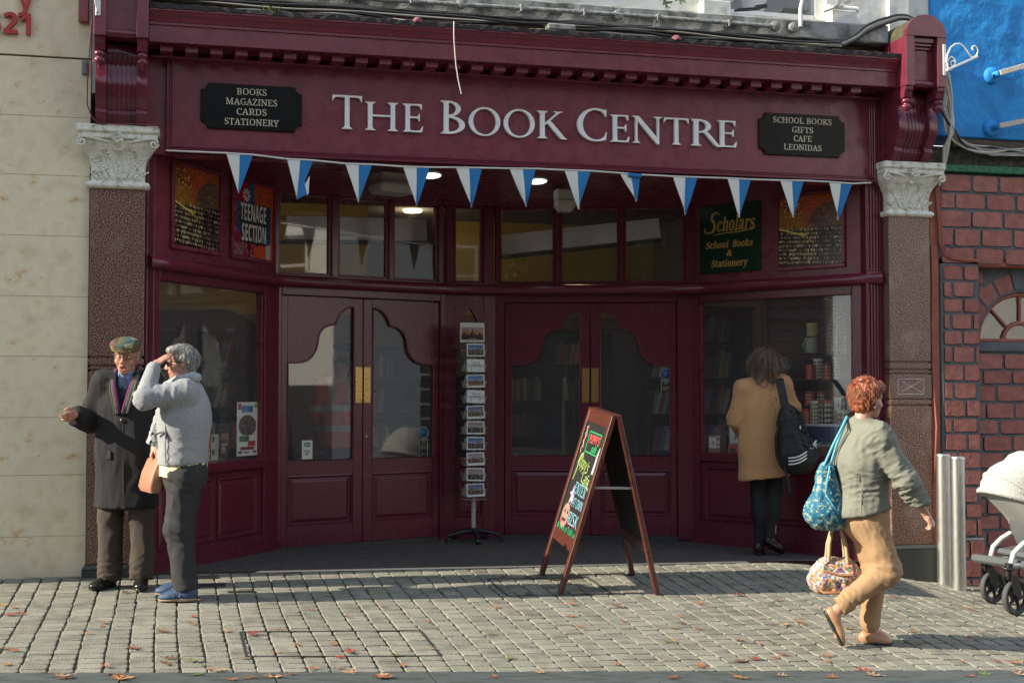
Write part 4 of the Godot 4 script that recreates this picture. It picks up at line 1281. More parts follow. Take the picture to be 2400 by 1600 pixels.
func street_tree(e: Array):
	var tr := thing("street_tree", e[3], "tree", Vector3(e[0], road_y(e[0]), e[1]), e[0])
	tr.scale = Vector3.ONE * e[2]
	var b := MB.new()
	b.tube([Vector3(0, 0, 0), Vector3(0.04, 1.2, 0.02), Vector3(-0.03, 2.2, 0.0), Vector3(0.05, 3.2, 0.02), Vector3(0.0, 4.6, 0)], [0.14, 0.11, 0.10, 0.085, 0.05], 10)
	for k in 7:
		var a := k * 0.9
		b.tube([Vector3(0, 2.6 + k * 0.25, 0), Vector3(cos(a) * 0.8, 3.2 + k * 0.3, sin(a) * 0.8), Vector3(cos(a) * 1.5, 3.9 + k * 0.3, sin(a) * 1.5)], [0.05, 0.035, 0.015], 6)
	obj(b, tr, "trunk", mat("bark", lc(0.12, 0.10, 0.075), 0.9, {"tex": ntexture(noise(0.05, 211, 4), [[0.0, Color(0.5, 0.5, 0.45)], [1, Color(1.3, 1.3, 1.2)]]), "tri": 1.5}))
	b = MB.new(Color(1, 1, 1))
	var r := RandomNumberGenerator.new(); r.seed = 77
	for i in 3200:
		var d := Vector3(r.randfn(), r.randfn() * 0.75, r.randfn()).normalized() * pow(r.randf(), 0.45)
		var c := Vector3(d.x * 2.0, 4.4 + d.y * 1.7, d.z * 2.0)
		var q := Basis(Vector3(r.randfn(), r.randfn(), r.randfn()).normalized(), r.randf() * TAU)
		var s := r.randf_range(0.05, 0.10)
		b.tint([Color(0.16, 0.13, 0.02), Color(0.07, 0.10, 0.02), Color(0.22, 0.13, 0.02), Color(0.10, 0.12, 0.025)][r.randi() % 4])
		b.quad(c + q * Vector3(-s, -s, 0), c + q * Vector3(s, -s * 0.3, 0.02), c + q * Vector3(s, s, 0), c + q * Vector3(-s * 0.3, s, 0.02))
	obj(b, tr, "crown", mat("tree_leaf", Color(1, 1, 1), 0.7, {"vc": true, "two": true, "back": Color(0.25, 0.25, 0.1)}))

func cable(called: String, label: String, pts: Array, r: float, m: Material, group := "", sides := 6):
	var cv := Curve3D.new()
	for i in pts.size():
		var d: Vector3 = (pts[mini(i + 1, pts.size() - 1)] - pts[maxi(i - 1, 0)]) * 0.18
		cv.add_point(pts[i], -d, d)
	var L := cv.get_baked_length()
	var n := maxi(6, int(L / 0.05))
	var q := []
	for i in n + 1: q.append(cv.sample_baked(L * i / n))
	var b := MB.new()
	b.tube(q, r, sides)
	single(b, called, m, label, "cable", Transform3D.IDENTITY, group)

func small_fittings():
	var grey := mat("cable_grey", lc(0.30, 0.28, 0.24), 0.6)
	var pale := mat("cable_pale", lc(0.50, 0.47, 0.40), 0.6)
	var dark := mat("cable_black", lc(0.02, 0.02, 0.02), 0.5)
	var cm := [dark, grey, pale, dark, grey, dark]
	# run along the cornice, then up over the bracket
	for k in 6:
		var pts := []
		var r := RandomNumberGenerator.new(); r.seed = 40 + k
		for i in 13:
			var x := -0.1 + i * 0.445
			pts.append(Vector3(x, 4.082 + k * 0.008 + r.randf_range(-0.008, 0.030), 0.10 + k * 0.035 + r.randf_range(-0.025, 0.025)))
		if k < 4:
			pts[12] = Vector3(5.30, 4.14 + k * 0.012, 0.2)
			pts.append(Vector3(5.50, 4.26 + k * 0.018, 0.18)); pts.append(Vector3(5.72, 4.36 + k * 0.015, 0.16)); pts.append(Vector3(5.92, 4.412 + k * 0.008, 0.14)); pts.append(Vector3(6.16, 4.30, 0.12))
		cable("cable", ["thickest black", "grey", "thin pale", "second black", "upper grey", "upper black"][k] + " cable strung along the top of the burgundy cornice", pts, [0.013, 0.010, 0.009, 0.012, 0.008, 0.010][k], cm[k], "cables along the cornice")
	# tangle beside the bracket
	for k in 12:
		var r := RandomNumberGenerator.new(); r.seed = 60 + k
		var pts := [Vector3(6.20 + r.randf() * 0.06, 4.30 - r.randf() * 0.2, 0.10), Vector3(6.24 + r.randf() * 0.07, 3.95, 0.10 + r.randf() * 0.05), Vector3(6.22 + r.randf() * 0.12, 3.70, 0.10), Vector3(6.26 + r.randf() * 0.12, 3.50, 0.10 + r.randf() * 0.04)]
		if k % 3 == 0: pts.append_array([Vector3(6.24 + r.randf() * 0.05, 3.35, 0.10), Vector3(6.26, 3.2, 0.09), Vector3(6.22, 3.05, 0.07)])
		else: pts.append_array([Vector3(6.45 + r.randf() * 0.1, 3.42 - r.randf() * 0.06, 0.06), Vector3(6.75, 3.33 + r.randf() * 0.08, 0.04), Vector3(7.1, 3.32 + r.randf() * 0.09, 0.03), Vector3(7.6, 3.33 + r.randf() * 0.08, 0.03)])
		cable("cable", "cable in the tangle hanging beside the blue wall", pts, [0.014, 0.010, 0.007][k % 3], [pale, grey, dark, pale, grey][k % 5], "cables tangled beside the bracket")
	cable("loose_wire", "loose pale wire dangling in front of the sign board", [Vector3(2.044, 4.07, 0.356), Vector3(2.041, 3.94, 0.368), Vector3(2.057, 3.75, 0.365), Vector3(2.075, 3.64, 0.362), Vector3(2.10, 3.533, 0.36)], 0.0045, pale)
	cable("bracket_wire", "thin burgundy wire running down beside the bracket onto the white capital", [Vector3(-0.515, 3.95, 0.25), Vector3(-0.53, 3.75, 0.2), Vector3(-0.545, 3.5, 0.2), Vector3(-0.545, 3.35, 0.19), Vector3(-0.50, 3.235, 0.175), Vector3(-0.30, 3.232, 0.174), Vector3(-0.05, 3.228, 0.174), Vector3(-0.035, 3.16, 0.168), Vector3(-0.06, 3.10, 0.16)], 0.005, mats.paint)
	# blobs of painted mortar on the cornice edge
	for e in [[1.777, "nearer the left plaque"], [3.805, "above the letters of the last word"]]:
		var b := MB.new()
		var rr := RandomNumberGenerator.new(); rr.seed = int(e[0] * 100)
		var rings := []
		for q in [[0.04, 0.0], [0.042, 0.012], [0.034, 0.028], [0.02, 0.04], [0.006, 0.044]]:
			var ring := []
			for j in 10:
				var a := -TAU * j / 10
				ring.append(Vector3(cos(a) * q[0] * rr.randf_range(0.8, 1.15), q[1] + rr.randf_range(-0.004, 0.004), sin(a) * q[0] * rr.randf_range(0.8, 1.15)))
			rings.append(ring)
		b.loft(rings)
		single(b, "mortar_lump", mat("pink_lump", lc(0.20, 0.06, 0.075), 0.8), "pink painted mortar lump on the cornice edge " + e[1], "lump", at3(e[0], 4.045, 0.33), "mortar lumps on the cornice")
	single(box_mb(Vector3(-0.11, 0, -0.05), Vector3(0.11, 0.045, 0.05), 0.008), "junction_box", mats.concrete, "flat grey junction box lying on top of the cornice", "box", at3(2.89, 4.078, 0.26))
	# small weeds on the cornice
	var wb := MB.new()
	var r2 := RandomNumberGenerator.new(); r2.seed = 9
	for i in 26:
		var a := r2.randf() * TAU; var l := r2.randf_range(0.04, 0.11)
		var d := Vector3(cos(a) * 0.5, 1, sin(a) * 0.5).normalized()
		var s := d.cross(Vector3(sin(a), 0.2, cos(a))).normalized() * 0.004
		var o := Vector3(r2.randf_range(-0.05, 0.05), 0, r2.randf_range(-0.03, 0.03))
		wb.quad(o - s, o + s, o + d * l * 0.6 + s, o + d * l * 0.6 - s)
		wb.tri(o + d * l * 0.6 - s, o + d * l * 0.6 + s, o + d * l + Vector3(cos(a), -0.2, sin(a)) * l * 0.3)
	single(wb, "weed", mat("weed", lc(0.10, 0.16, 0.03), 0.7, {"two": true}), "tuft of grass growing on top of the cornice", "plant", at3(0.72, 4.07, 0.25))
	# white scrolled hanging bracket
	var h := thing("hanging_bracket", "white wrought iron scroll bracket on the end of the cornice", "bracket", Vector3(6.062, 3.885, 0.425))
	lbox(h, "wall_plate", Vector3(-0.012, 0.0, 0.0), Vector3(0.014, 0.25, 0.01), mats.white_paint, 0.002)
	var hb := MB.new()
	hb.bx(Vector3(0, -0.009, -0.012), Vector3(0.31, 0.009, 0.012), 0.002, Transform3D(Basis(Vector3(0, 0, 1), 0.425), Vector3(0.012, 0.04, 0.018)))
	obj(hb, h, "bar", mats.white_paint)
	hb = MB.new()
	var sc := []
	for p in [[0.085, 0.125], [0.066, 0.140], [0.05, 0.128], [0.052, 0.105], [0.072, 0.095], [0.088, 0.115], [0.088, 0.14], [0.072, 0.165], [0.05, 0.17], [0.03, 0.15], [0.02, 0.12], [0.022, 0.085], [0.04, 0.062], [0.06, 0.068]]:
		sc.append(Vector3(p[0], p[1] - 0.02, 0.018))
	hb.tube(sc, 0.007, 6)
	sc = []
	for p in [[0.012, 0.10], [0.022, 0.17], [0.05, 0.225], [0.09, 0.255], [0.13, 0.262], [0.165, 0.245], [0.20, 0.205], [0.235, 0.165], [0.262, 0.162], [0.288, 0.18], [0.297, 0.21], [0.288, 0.24], [0.27, 0.252], [0.25, 0.245], [0.245, 0.228], [0.258, 0.218]]:
		sc.append(Vector3(p[0], p[1], 0.018))
	hb.tube(sc, 0.007, 6)
	obj(hb, h, "scroll", mats.white_paint)
	# end of a steel stay on the other bracket
	var st := thing("steel_stay", "galvanised stay bolted to the bracket beside the stone building", "bracket", Vector3(-0.44, 3.92, 0.425))
	lbox(st, "plate", Vector3(-0.045, 0.0, 0.0), Vector3(-0.012, 0.35, 0.008), mats.steel, 0.002)
	var sb := MB.new()
	sb.bx(Vector3(-0.006, 0, 0), Vector3(0.006, 0.4, 0.02), 0.002, Transform3D(Basis(Vector3(0, 0, 1), 0.22), Vector3(-0.03, 0.02, 0.012)))
	obj(sb, st, "strut", mats.steel)
	single(box_mb(Vector3(-0.035, 0, -0.02), Vector3(0.035, 0.5, 0.03), 0.006), "alarm_box", mat("alarm_red", lc(0.28, 0.07, 0.06), 0.5), "pale edged red box fixed high at the end of the stone wall", "box", at3(-0.585, 3.97, 0.02))
	single(box_mb(Vector3(-0.02, 0, 0), Vector3(0.02, 0.1, 0.03), 0.004), "cable_saddle", mats.concrete, "small grey metal saddle on the stone wall beside the bracket", "fitting", at3(-0.575, 3.60, 0.001))
	# lobby fittings
	for e in [[2.21, -1.38, "round downlight over the first pair of doors"], [3.17, -1.42, "round downlight over the second pair of doors"], [4.00, -0.98, "round downlight near the green sign"]]:
		var y: float = 3.43 - (-e[1] - 0.17) * 0.185
		var dl := thing("ceiling_downlight", e[2], "lamp", Vector3(e[0], y, e[1]), 0.0, "downlights in the lobby ceiling")
		dl.rotation.x = -0.183
		var b := MB.new()
		b.lathe([[0.085, -0.004], [0.092, -0.010], [0.108, -0.010], [0.112, -0.002], [0.112, 0.01]], 28)
		obj(b, dl, "trim_ring", mats.steel)
		b = MB.new()
		b.lathe([[0.0, -0.004], [0.086, -0.004]], 28)
		obj(b, dl, "lamp_face", mat("lamp_white", Color(1, 1, 1), 0.4, {"emit": Color(0.95, 0.98, 1.0), "eng": 0.9}))
		var l := SpotLight3D.new()
		l.name = "downlight_beam"; l.light_energy = 0.035; l.spot_range = 6.0; l.spot_angle = 60.0; l.light_size = 0.08
		l.light_color = Color(0.95, 0.98, 1.0); l.shadow_enabled = true; l.spot_attenuation = 2.0
		l.rotation_degrees = Vector3(-90, 0, 0); l.position = Vector3(0, -0.02, 0)
		dl.add_child(l)
	var cream := mat("fitting_cream", lc(0.42, 0.39, 0.32), 0.5)
	var bh := MB.new()
	bh.loft([rrect(0.155, -0.11, 0.11, 0.03, 0.0, 0.0), rrect(0.17, -0.13, 0.13, 0.03, 0.05, 0.0), rrect(0.17, -0.13, 0.13, 0.03, 0.085, 0.0), rrect(0.16, -0.12, 0.12, 0.03, 0.09, 0.0), rrect(0.16, -0.12, 0.12, 0.03, 0.16, 0.0)])
	single(bh, "air_curtain", cream, "cream heater box under the lobby ceiling above the first doors", "heater", Transform3D(Basis(Vector3.UP, 0.37), Vector3(1.82, 2.985, -1.08)))
	var fl := thing("flood_lamp", "small cream floodlight hanging under the lobby ceiling above the second doors", "lamp", Vector3(3.42, 2.93, -1.42))
	lbox(fl, "gear_box", Vector3(-0.085, 0.10, -0.07), Vector3(0.085, 0.20, 0.07), cream, 0.01)
	var fm := MB.new()
	fm.loft([rrect(0.05, -0.05, 0.06, 0.02, 0.0, 0.0), rrect(0.085, -0.07, 0.08, 0.02, 0.05, 0.0), rrect(0.085, -0.07, 0.08, 0.02, 0.098, 0.0)])
	obj(fm, fl, "hood", cream)
	# iron covers let into the setts
	var iron := mat("cover_iron", lc(0.06, 0.058, 0.052), 0.55, {"metal": 0.4})
	for e in [[0.43, 2.02, 1.50, 2.66, "iron edged inspection cover filled with setts beside the kerb"], [2.28, 0.42, 3.05, 1.02, "iron edged inspection cover filled with setts under the sandwich board"]]:
		var cf := MB.new()
		for s in [[e[0], e[1], e[0] + 0.012, e[3]], [e[2] - 0.012, e[1], e[2], e[3]], [e[0] + 0.013, e[1], e[2] - 0.013, e[1] + 0.010], [e[0] + 0.013, e[3] - 0.010, e[2] - 0.013, e[3]]]:
			var q := []
			for c in [[s[0], s[3]], [s[2], s[3]], [s[2], s[1]], [s[0], s[1]]]: q.append([Vector3(c[0], gy(c[0], c[1]) - 0.03, c[1]), Vector3(c[0], gy(c[0], c[1]) + 0.0045, c[1])])
			cf.quad(q[0][1], q[1][1], q[2][1], q[3][1])
			for i in 4: cf.quad(q[i][0], q[(i + 1) % 4][0], q[(i + 1) % 4][1], q[i][1])
		single(cf, "inspection_cover", iron, e[4], "cover", Transform3D.IDENTITY, "inspection covers in the paving")
	for e in [[0.20, 0.10, 0.38, 0.22, "small iron grating in the paving against the shopfront"], [0.24, 0.42, 0.42, 0.54, "small iron grating in the paving behind the woman in grey"], [0.42, 0.72, 0.60, 0.79, "narrow iron grating in the paving near the woman's heel"]]:
		var gr := MB.new()
		var y := gy(e[0], e[1])
		gr.bx(Vector3(e[0], y - 0.05, e[1]), Vector3(e[2], y + 0.002, e[3]))
		for i in 7: gr.bx(Vector3(e[0] + 0.012 + i * 0.024, y + 0.0025, e[1] + 0.01), Vector3(e[0] + 0.022 + i * 0.024, y + 0.007, e[3] - 0.01))
		single(gr, "drain_grating", iron, e[4], "grating", Transform3D.IDENTITY, "gratings in the paving")

func box_mb(lo: Vector3, hi: Vector3, ch: float) -> MB:
	var b := MB.new()
	b.bx(lo, hi, ch)
	return b

func bollards():
	for e in [[6.168, 0.17, 1.06, "stainless steel bollard standing nearer the granite pillar"], [6.155, 0.40, 1.06, "stainless steel bollard standing nearer the pushchair"]]:
		var y := gy(e[0], e[1])
		var t := thing("bollard", e[3], "bollard", Vector3(e[0], y, e[1]), 0.0, "steel bollards by the brick wall")
		var b := MB.new()
		b.lathe([[0.057, -0.06], [0.057, e[2] - 0.03]], 32)
		obj(b, t, "post", mats.steel)
		b = MB.new()
		b.lathe([[0.0585, e[2] - 0.0295], [0.0595, e[2] - 0.012], [0.056, e[2] - 0.003], [0.050, e[2]], [0.0, e[2] + 0.001]], 32)
		obj(b, t, "cap", mats.steel)

func book_mat(k: int) -> Material:
	var c := [Vector3(0.30, 0.26, 0.18), Vector3(0.05, 0.08, 0.12), Vector3(0.25, 0.05, 0.04), Vector3(0.06, 0.12, 0.06), Vector3(0.42, 0.38, 0.30), Vector3(0.10, 0.08, 0.06), Vector3(0.30, 0.20, 0.05), Vector3(0.12, 0.16, 0.22), Vector3(0.45, 0.44, 0.40), Vector3(0.16, 0.05, 0.10)][k % 10] as Vector3
	return mat("book%d" % (k % 10), lc(c.x, c.y, c.z), 0.45)

func make_book(at: Vector3, w: float, h: float, d: float, lean: float, turn: float, k: int, label: String, group: String):
	var t := thing("book", label, "book", at, turn, group)
	t.rotation.z = lean
	var b := MB.new()
	# cover: spine towards +z and two boards
	b.bx(Vector3(-w / 2, 0, d / 2 - 0.003), Vector3(w / 2, h, d / 2), 0.001)
	b.bx(Vector3(-w / 2, 0, -d / 2), Vector3(-w / 2 + 0.002, h, d / 2 - 0.0031))
	b.bx(Vector3(w / 2 - 0.002, 0, -d / 2), Vector3(w / 2, h, d / 2 - 0.0031))
	obj(b, t, "cover", book_mat(k))
	lbox(t, "pages", Vector3(-w / 2 + 0.0021, 0.003, -d / 2 + 0.003), Vector3(w / 2 - 0.0021, h - 0.003, d / 2 - 0.0035), mat("paper", lc(0.60, 0.56, 0.46), 0.9), 0.0)

func bookcase(label: String, at: Vector3, turn: float, w: float, h: float, shelves: int, fill: Array, group: String, pediment: bool, where: String):
	var t := thing("bookcase", label, "bookcase", at, turn)
	var m: Material = mats.dark_wood
	lbox(t, "side_panel", Vector3(-w / 2, 0, -0.28), Vector3(-w / 2 + 0.03, h, 0), m, 0.003)
	lbox(t, "side_panel", Vector3(w / 2 - 0.03, 0, -0.28), Vector3(w / 2, h, 0), m, 0.003)
	lbox(t, "back_panel", Vector3(-w / 2 + 0.03, 0.0, -0.28), Vector3(w / 2 - 0.03, h, -0.265), m, 0.0)
	lbox(t, "top_board", Vector3(-w / 2 - 0.02, h, -0.29), Vector3(w / 2 + 0.02, h + 0.04, 0.02), m, 0.004)
	if pediment:
		var pl := PackedVector2Array()
		for i in 17:
			var q := i / 16.0
			pl.append(Vector2(lerpf(-w / 2, w / 2, q), h + 0.04 + 0.16 * smoothstep(0.0, 0.3, q) * smoothstep(1.0, 0.7, q)))
		pl.append(Vector2(w / 2, h + 0.039)); pl.append(Vector2(-w / 2, h + 0.039))
		var b := MB.new(); b.prism(pl, -0.05, 0.0)
		obj(b, t, "pediment", m)
	for i in shelves:
		var y := h * i / shelves + 0.05
		lbox(t, "shelf", Vector3(-w / 2 + 0.031, y - 0.022, -0.264), Vector3(w / 2 - 0.031, y, -0.004), m, 0.002)
	for e in fill:
		# shelf index, from x, count, height, lean
		var y: float = h * e[0] / shelves + 0.05
		var x: float = e[1]
		for k in e[2]:
			var bw := rng.randf_range(0.018, 0.045)
			var bh: float = e[3] * rng.randf_range(0.82, 1.0)
			var p := Transform3D(Basis(Vector3.UP, turn), at) * Vector3(x + bw / 2, y + 0.001 + absf(sin(e[4])) * bw * 0.5, -0.11)
			var ck := rng.randi() % 10
			make_book(p, bw, bh, 0.17, e[4], turn, ck, "%s book on the %s shelf of %s" % [["buff", "navy", "red", "green", "cream", "black", "ochre", "slate", "white", "plum"][ck], ["lowest", "second", "third", "fourth", "fifth", "sixth"][e[0]], where], group)
			x += bw / cos(e[4]) + 0.002

func interior():
	var yel := mat("yellow_wall", lc(0.44, 0.31, 0.04), 0.85)
	var dk := mat("interior_dark", lc(0.16, 0.13, 0.10), 0.9)
	var ce := mat("interior_ceiling", lc(0.30, 0.29, 0.26), 0.9)
	var walls := sub(self, "interior_walls"); walls.set_meta("kind", "structure")
	lbox(walls, "side_wall", Vector3(-0.70, -0.3, -9.2), Vector3(-0.535, 3.479, -0.22), yel, 0.0)
	lbox(walls, "side_wall", Vector3(6.1495, -0.5, -9.2), Vector3(6.20, 3.479, -0.31), dk, 0.0)
	lbox(walls, "back_wall", Vector3(-0.70, -0.3, -9.3), Vector3(6.20, 3.479, -9.2), yel, 0.0)
	lbox(walls, "ceiling", Vector3(-0.70, 3.48, -9.3), Vector3(6.20, 3.6, -0.43), ce, 0.0)
	# partition inside, ochre with a dark dado
	var pt := sub(self, "partition_wall"); pt.set_meta("kind", "structure")
	lbox(pt, "upper", Vector3(-0.53, 2.2, -5.2), Vector3(2.2, 3.475, -5.1), yel, 0.0)
	lbox(pt, "lower", Vector3(-0.53, 0.02, -5.2), Vector3(2.2, 2.199, -5.1), dk, 0.0)
	lbox(pt, "upper", Vector3(3.4, 2.3, -6.6), Vector3(6.14, 3.475, -6.5), yel, 0.0)
	lbox(pt, "lower", Vector3(3.4, -0.1, -6.6), Vector3(6.14, 2.299, -6.5), dk, 0.0)
	# lit ceiling lamps deep in the shop
	for e in [[1.2, -3.4, "first ceiling lamp inside behind the doors"], [4.2, -3.6, "ceiling lamp inside behind the second pair of doors"], [2.8, -5.6, "farthest ceiling lamp inside the shop"]]:
		var l := thing("ceiling_lamp", e[2], "lamp", Vector3(e[0], 3.478, e[1]), 0.0, "lamps on the ceiling inside the shop")
		var b := MB.new(); b.lathe([[0.0, -0.03], [0.10, -0.03], [0.11, -0.02], [0.12, 0.0]], 20)
		obj(b, l, "lamp_face", mat("lamp_warm", Color(1, 1, 1), 0.4, {"emit": Color(1.0, 0.93, 0.8), "eng": 1.1}))
		var o := OmniLight3D.new()
		o.name = "lamp_glow"; o.light_energy = 0.085; o.light_color = Color(1.0, 0.9, 0.72); o.light_size = 0.1; o.omni_range = 12.0; o.omni_attenuation = 2.0
		o.shadow_enabled = true; o.position = Vector3(0, -0.08, 0)
		l.add_child(o)
	# pale boxed-in beams just behind the transom lights
	for e in [[PB, PC, 0.22, 1.66, 2.67, 2.88, 0.055, "pale boxed beam behind the transom lights of the first doors"], [PD, PE, -0.03, 1.50, 2.635, 2.826, 0.10, "pale boxed beam behind the transom lights of the second doors"]]:
		var bm := thing("pelmet_box", e[7], "beam", frame_of(e[0], e[1]) * Vector3(e[2], e[4], -0.30), atan2(-(e[1] - e[0]).y, (e[1] - e[0]).x))
		bm.rotation.z = e[6]
		lbox(bm, "face_board", Vector3(0, 0, -0.02), Vector3(e[3] - e[2], e[5] - e[4], 0.0), mat("pelmet_grey", lc(0.74, 0.71, 0.64), 0.6), 0.004)
		lbox(bm, "lower_lip", Vector3(-0.01, -0.022, -0.20), Vector3(e[3] - e[2] + 0.01, -0.001, 0.012), mats.dark_wood, 0.003)
		lbox(bm, "top_board", Vector3(0, e[5] - e[4] - 0.02, -0.20), Vector3(e[3] - e[2], e[5] - e[4], -0.021), mats.pelmet_grey, 0.0)
	# furniture
	bookcase("dark bookcase with shaped top behind the window beside the man", Vector3(0.28, 0.03, -2.55), 0.0, 1.25, 1.86, 5, [[4, 0.08, 8, 0.26, -0.24], [3, 0.02, 9, 0.26, -0.2], [2, 0.10, 8, 0.25, 0.0], [1, 0.05, 9, 0.25, 0.1], [4, -0.55, 6, 0.22, 0.0], [3, -0.55, 7, 0.24, 0.0]], "books on the bookcase by the first window", true, "the dark bookcase behind the window beside the man")
	bookcase("tall shelves of leaning books behind the window of the woman in camel", Vector3(5.12, 0.0, -2.45), 0.0, 1.12, 2.15, 6, [[5, -0.50, 7, 0.25, -0.12], [5, 0.0, 9, 0.26, -0.2], [4, -0.52, 8, 0.25, -0.18], [4, -0.08, 11, 0.27, -0.16], [3, -0.5, 9, 0.25, -0.2], [3, 0.05, 7, 0.26, -0.22], [2, -0.5, 8, 0.25, -0.16], [2, 0.0, 8, 0.26, -0.1]], "books on the tall shelves", false, "the tall bookcase beyond the woman in camel")
	bookcase("low bookcase in the dim middle of the shop", Vector3(2.9, 0.0, -5.0), 0.3, 1.5, 1.5, 4, [[3, -0.6, 10, 0.24, 0.0], [2, -0.4, 9, 0.24, 0.0], [1, -0.6, 9, 0.24, 0.05]], "books on the low bookcase", false, "the low bookcase in the middle of the shop")
	bookcase("wide bookcase facing the second pair of doors", Vector3(4.05, 0.0, -4.3), -0.25, 1.5, 2.0, 5, [[4, -0.68, 14, 0.26, 0.0], [4, 0.1, 9, 0.25, -0.15], [3, -0.68, 18, 0.26, 0.0], [3, 0.2, 8, 0.25, 0.12], [2, -0.6, 15, 0.27, 0.0], [1, -0.66, 12, 0.25, 0.0]], "books on the wide bookcase", false, "the wide bookcase facing the second doors")
	bookcase("narrow bookcase beyond the orange safety jacket", Vector3(2.25, 0.0, -4.1), 0.35, 0.9, 1.8, 5, [[4, -0.4, 16, 0.24, 0.0], [3, -0.4, 12, 0.25, -0.1], [2, -0.4, 15, 0.24, 0.0], [1, -0.4, 14, 0.24, 0.0]], "books on the narrow bookcase", false, "the narrow bookcase beyond the orange jacket")
	var ct := thing("shop_counter", "dark wooden counter deep inside the shop", "counter", Vector3(4.3, 0.0, -5.2))
	lbox(ct, "body", Vector3(-0.7, 0, -0.3), Vector3(0.7, 0.92, 0.3), mats.dark_wood, 0.004)
	lbox(ct, "top", Vector3(-0.75, 0.92, -0.34), Vector3(0.75, 0.96, 0.34), mats.dark_wood, 0.006)
	for e in [["display_table", "table stacked with books behind the first doors", 1.7, -3.6]]:
		var tb := thing(e[0], e[1], "table", Vector3(e[2], 0.0, e[3]))
		lbox(tb, "table_top", Vector3(-0.5, 0.70, -0.35), Vector3(0.5, 0.74, 0.35), mats.dark_wood, 0.005)
		for s in [[-0.46, -0.31], [0.46, -0.31], [-0.46, 0.31], [0.46, 0.31]]:
			lbox(tb, "leg", Vector3(s[0] - 0.03, 0.02, s[1] - 0.03), Vector3(s[0] + 0.03, 0.70, s[1] + 0.03), mats.dark_wood, 0.003)

func print_image(w: int, h: int, f: Callable) -> ImageTexture:
	var im := Image.create(w, h, false, Image.FORMAT_RGB8)
	var r := RandomNumberGenerator.new(); r.seed = w * 31 + h
	f.call(im, r)
	return ImageTexture.create_from_image(im)

func fillr(im: Image, x: float, y: float, w: float, h: float, c: Color):
	im.fill_rect(Rect2i(int(x), int(y), maxi(1, int(w)), maxi(1, int(h))), c)

func leaf_print(bg: Color, leaf: Color, accent: Color) -> ImageTexture:
	# stem-and-leaf print, one repeat
	return print_image(64, 64, func(im: Image, _r):
		im.fill(bg)
		for cell in 4:
			var cx := 16 + 32 * (cell % 2); var cy := 16 + 32 * (cell / 2)
			fillr(im, cx - 1, cy - 16, 2, 32, leaf)
			for y in 26:
				var w := 11.0 * sin(PI * (y + 1) / 27.0)
				var c := accent if (cell == 3 and y < 26) else leaf
				fillr(im, cx - 2 - w - (13 - y) * 0.15, cy - 13 + y, w, 1, c)
				fillr(im, cx + 2 + (13 - y) * 0.15, cy - 13 + y, w, 1, leaf))

func card(parent: Node3D, called: String, m: Material, t: Transform3D, w: float, h: float, th := 0.0012) -> MeshInstance3D:
	# a thin printed sheet: its face carries the print, the rest shows the same paper
	var b := MB.new()
	b.quv(Vector3(-w / 2, -h / 2, th), Vector3(w / 2, -h / 2, th), Vector3(w / 2, h / 2, th), Vector3(-w / 2, h / 2, th))
	var z := Rect2(0.01, 0.01, 0.01, 0.01)
	b.quv(Vector3(w / 2, -h / 2, 0), Vector3(-w / 2, -h / 2, 0), Vector3(-w / 2, h / 2, 0), Vector3(w / 2, h / 2, 0), z)
	b.quv(Vector3(-w / 2, -h / 2, 0), Vector3(w / 2, -h / 2, 0), Vector3(w / 2, -h / 2, th), Vector3(-w / 2, -h / 2, th), z)
	b.quv(Vector3(-w / 2, h / 2, th), Vector3(w / 2, h / 2, th), Vector3(w / 2, h / 2, 0), Vector3(-w / 2, h / 2, 0), z)
	b.quv(Vector3(-w / 2, -h / 2, 0), Vector3(-w / 2, -h / 2, th), Vector3(-w / 2, h / 2, th), Vector3(-w / 2, h / 2, 0), z)
	b.quv(Vector3(w / 2, -h / 2, th), Vector3(w / 2, -h / 2, 0), Vector3(w / 2, h / 2, 0), Vector3(w / 2, h / 2, th), z)
	return obj(b, parent, called, m, t)

func print_mat(key: String, tex: Texture2D, rough := 0.5, rep := 1.0) -> StandardMaterial3D:
	var m := mat(key, Color(1, 1, 1), rough, {"tex": tex})
	m.uv1_scale = Vector3(rep, rep, 1)
	return m

func tin(label: String, at: Vector3, r: float, h: float, m: Material, lid: Material):
	var t := thing("storage_tin", label, "tin", at, 0.0, "patterned tins in the window")
	var b := MB.new()
	var n := 20
	b.smooth(0)
	for i in n:
		var a := TAU * i / n; var c := TAU * (i + 1) / n
		b.quv(Vector3(cos(c) * r, 0, sin(c) * r), Vector3(cos(a) * r, 0, sin(a) * r), Vector3(cos(a) * r, h, sin(a) * r), Vector3(cos(c) * r, h, sin(c) * r), Rect2(float(i) / n * 4.0, 0, 4.0 / n, h / r * 0.7))
	obj(b, t, "body", m)
	b = MB.new(); b.lathe([[r + 0.002, h - 0.004], [r + 0.002, h + 0.014], [r - 0.004, h + 0.018], [0.0, h + 0.018]], n)
	obj(b, t, "lid", lid)

func mug(label: String, at: Vector3, m: Material, turn: float, hang: bool, s := 1.0):
	var t := thing("mug", label, "mug", at, turn, "mugs in the window")
	if hang: t.rotation.z = 1.2
	var b := MB.new()
	b.lathe([[0.0, 0.004], [0.036 * s, 0.004], [0.037 * s, 0.0], [0.040 * s, 0.003], [0.043 * s, 0.095 * s], [0.0445 * s, 0.098 * s], [0.041 * s, 0.098 * s], [0.037 * s, 0.01], [0.0, 0.01]], 20)
	obj(b, t, "cup", m)
	b = MB.new()
	var p := []
	for i in 9:
		var a := -PI / 2 + PI * i / 8.0
		p.append(Vector3((0.040 + cos(a) * 0.028) * s, (0.05 + sin(a) * 0.030) * s, 0))
	b.tube(p, 0.005 * s, 6)
	obj(b, t, "handle", m)

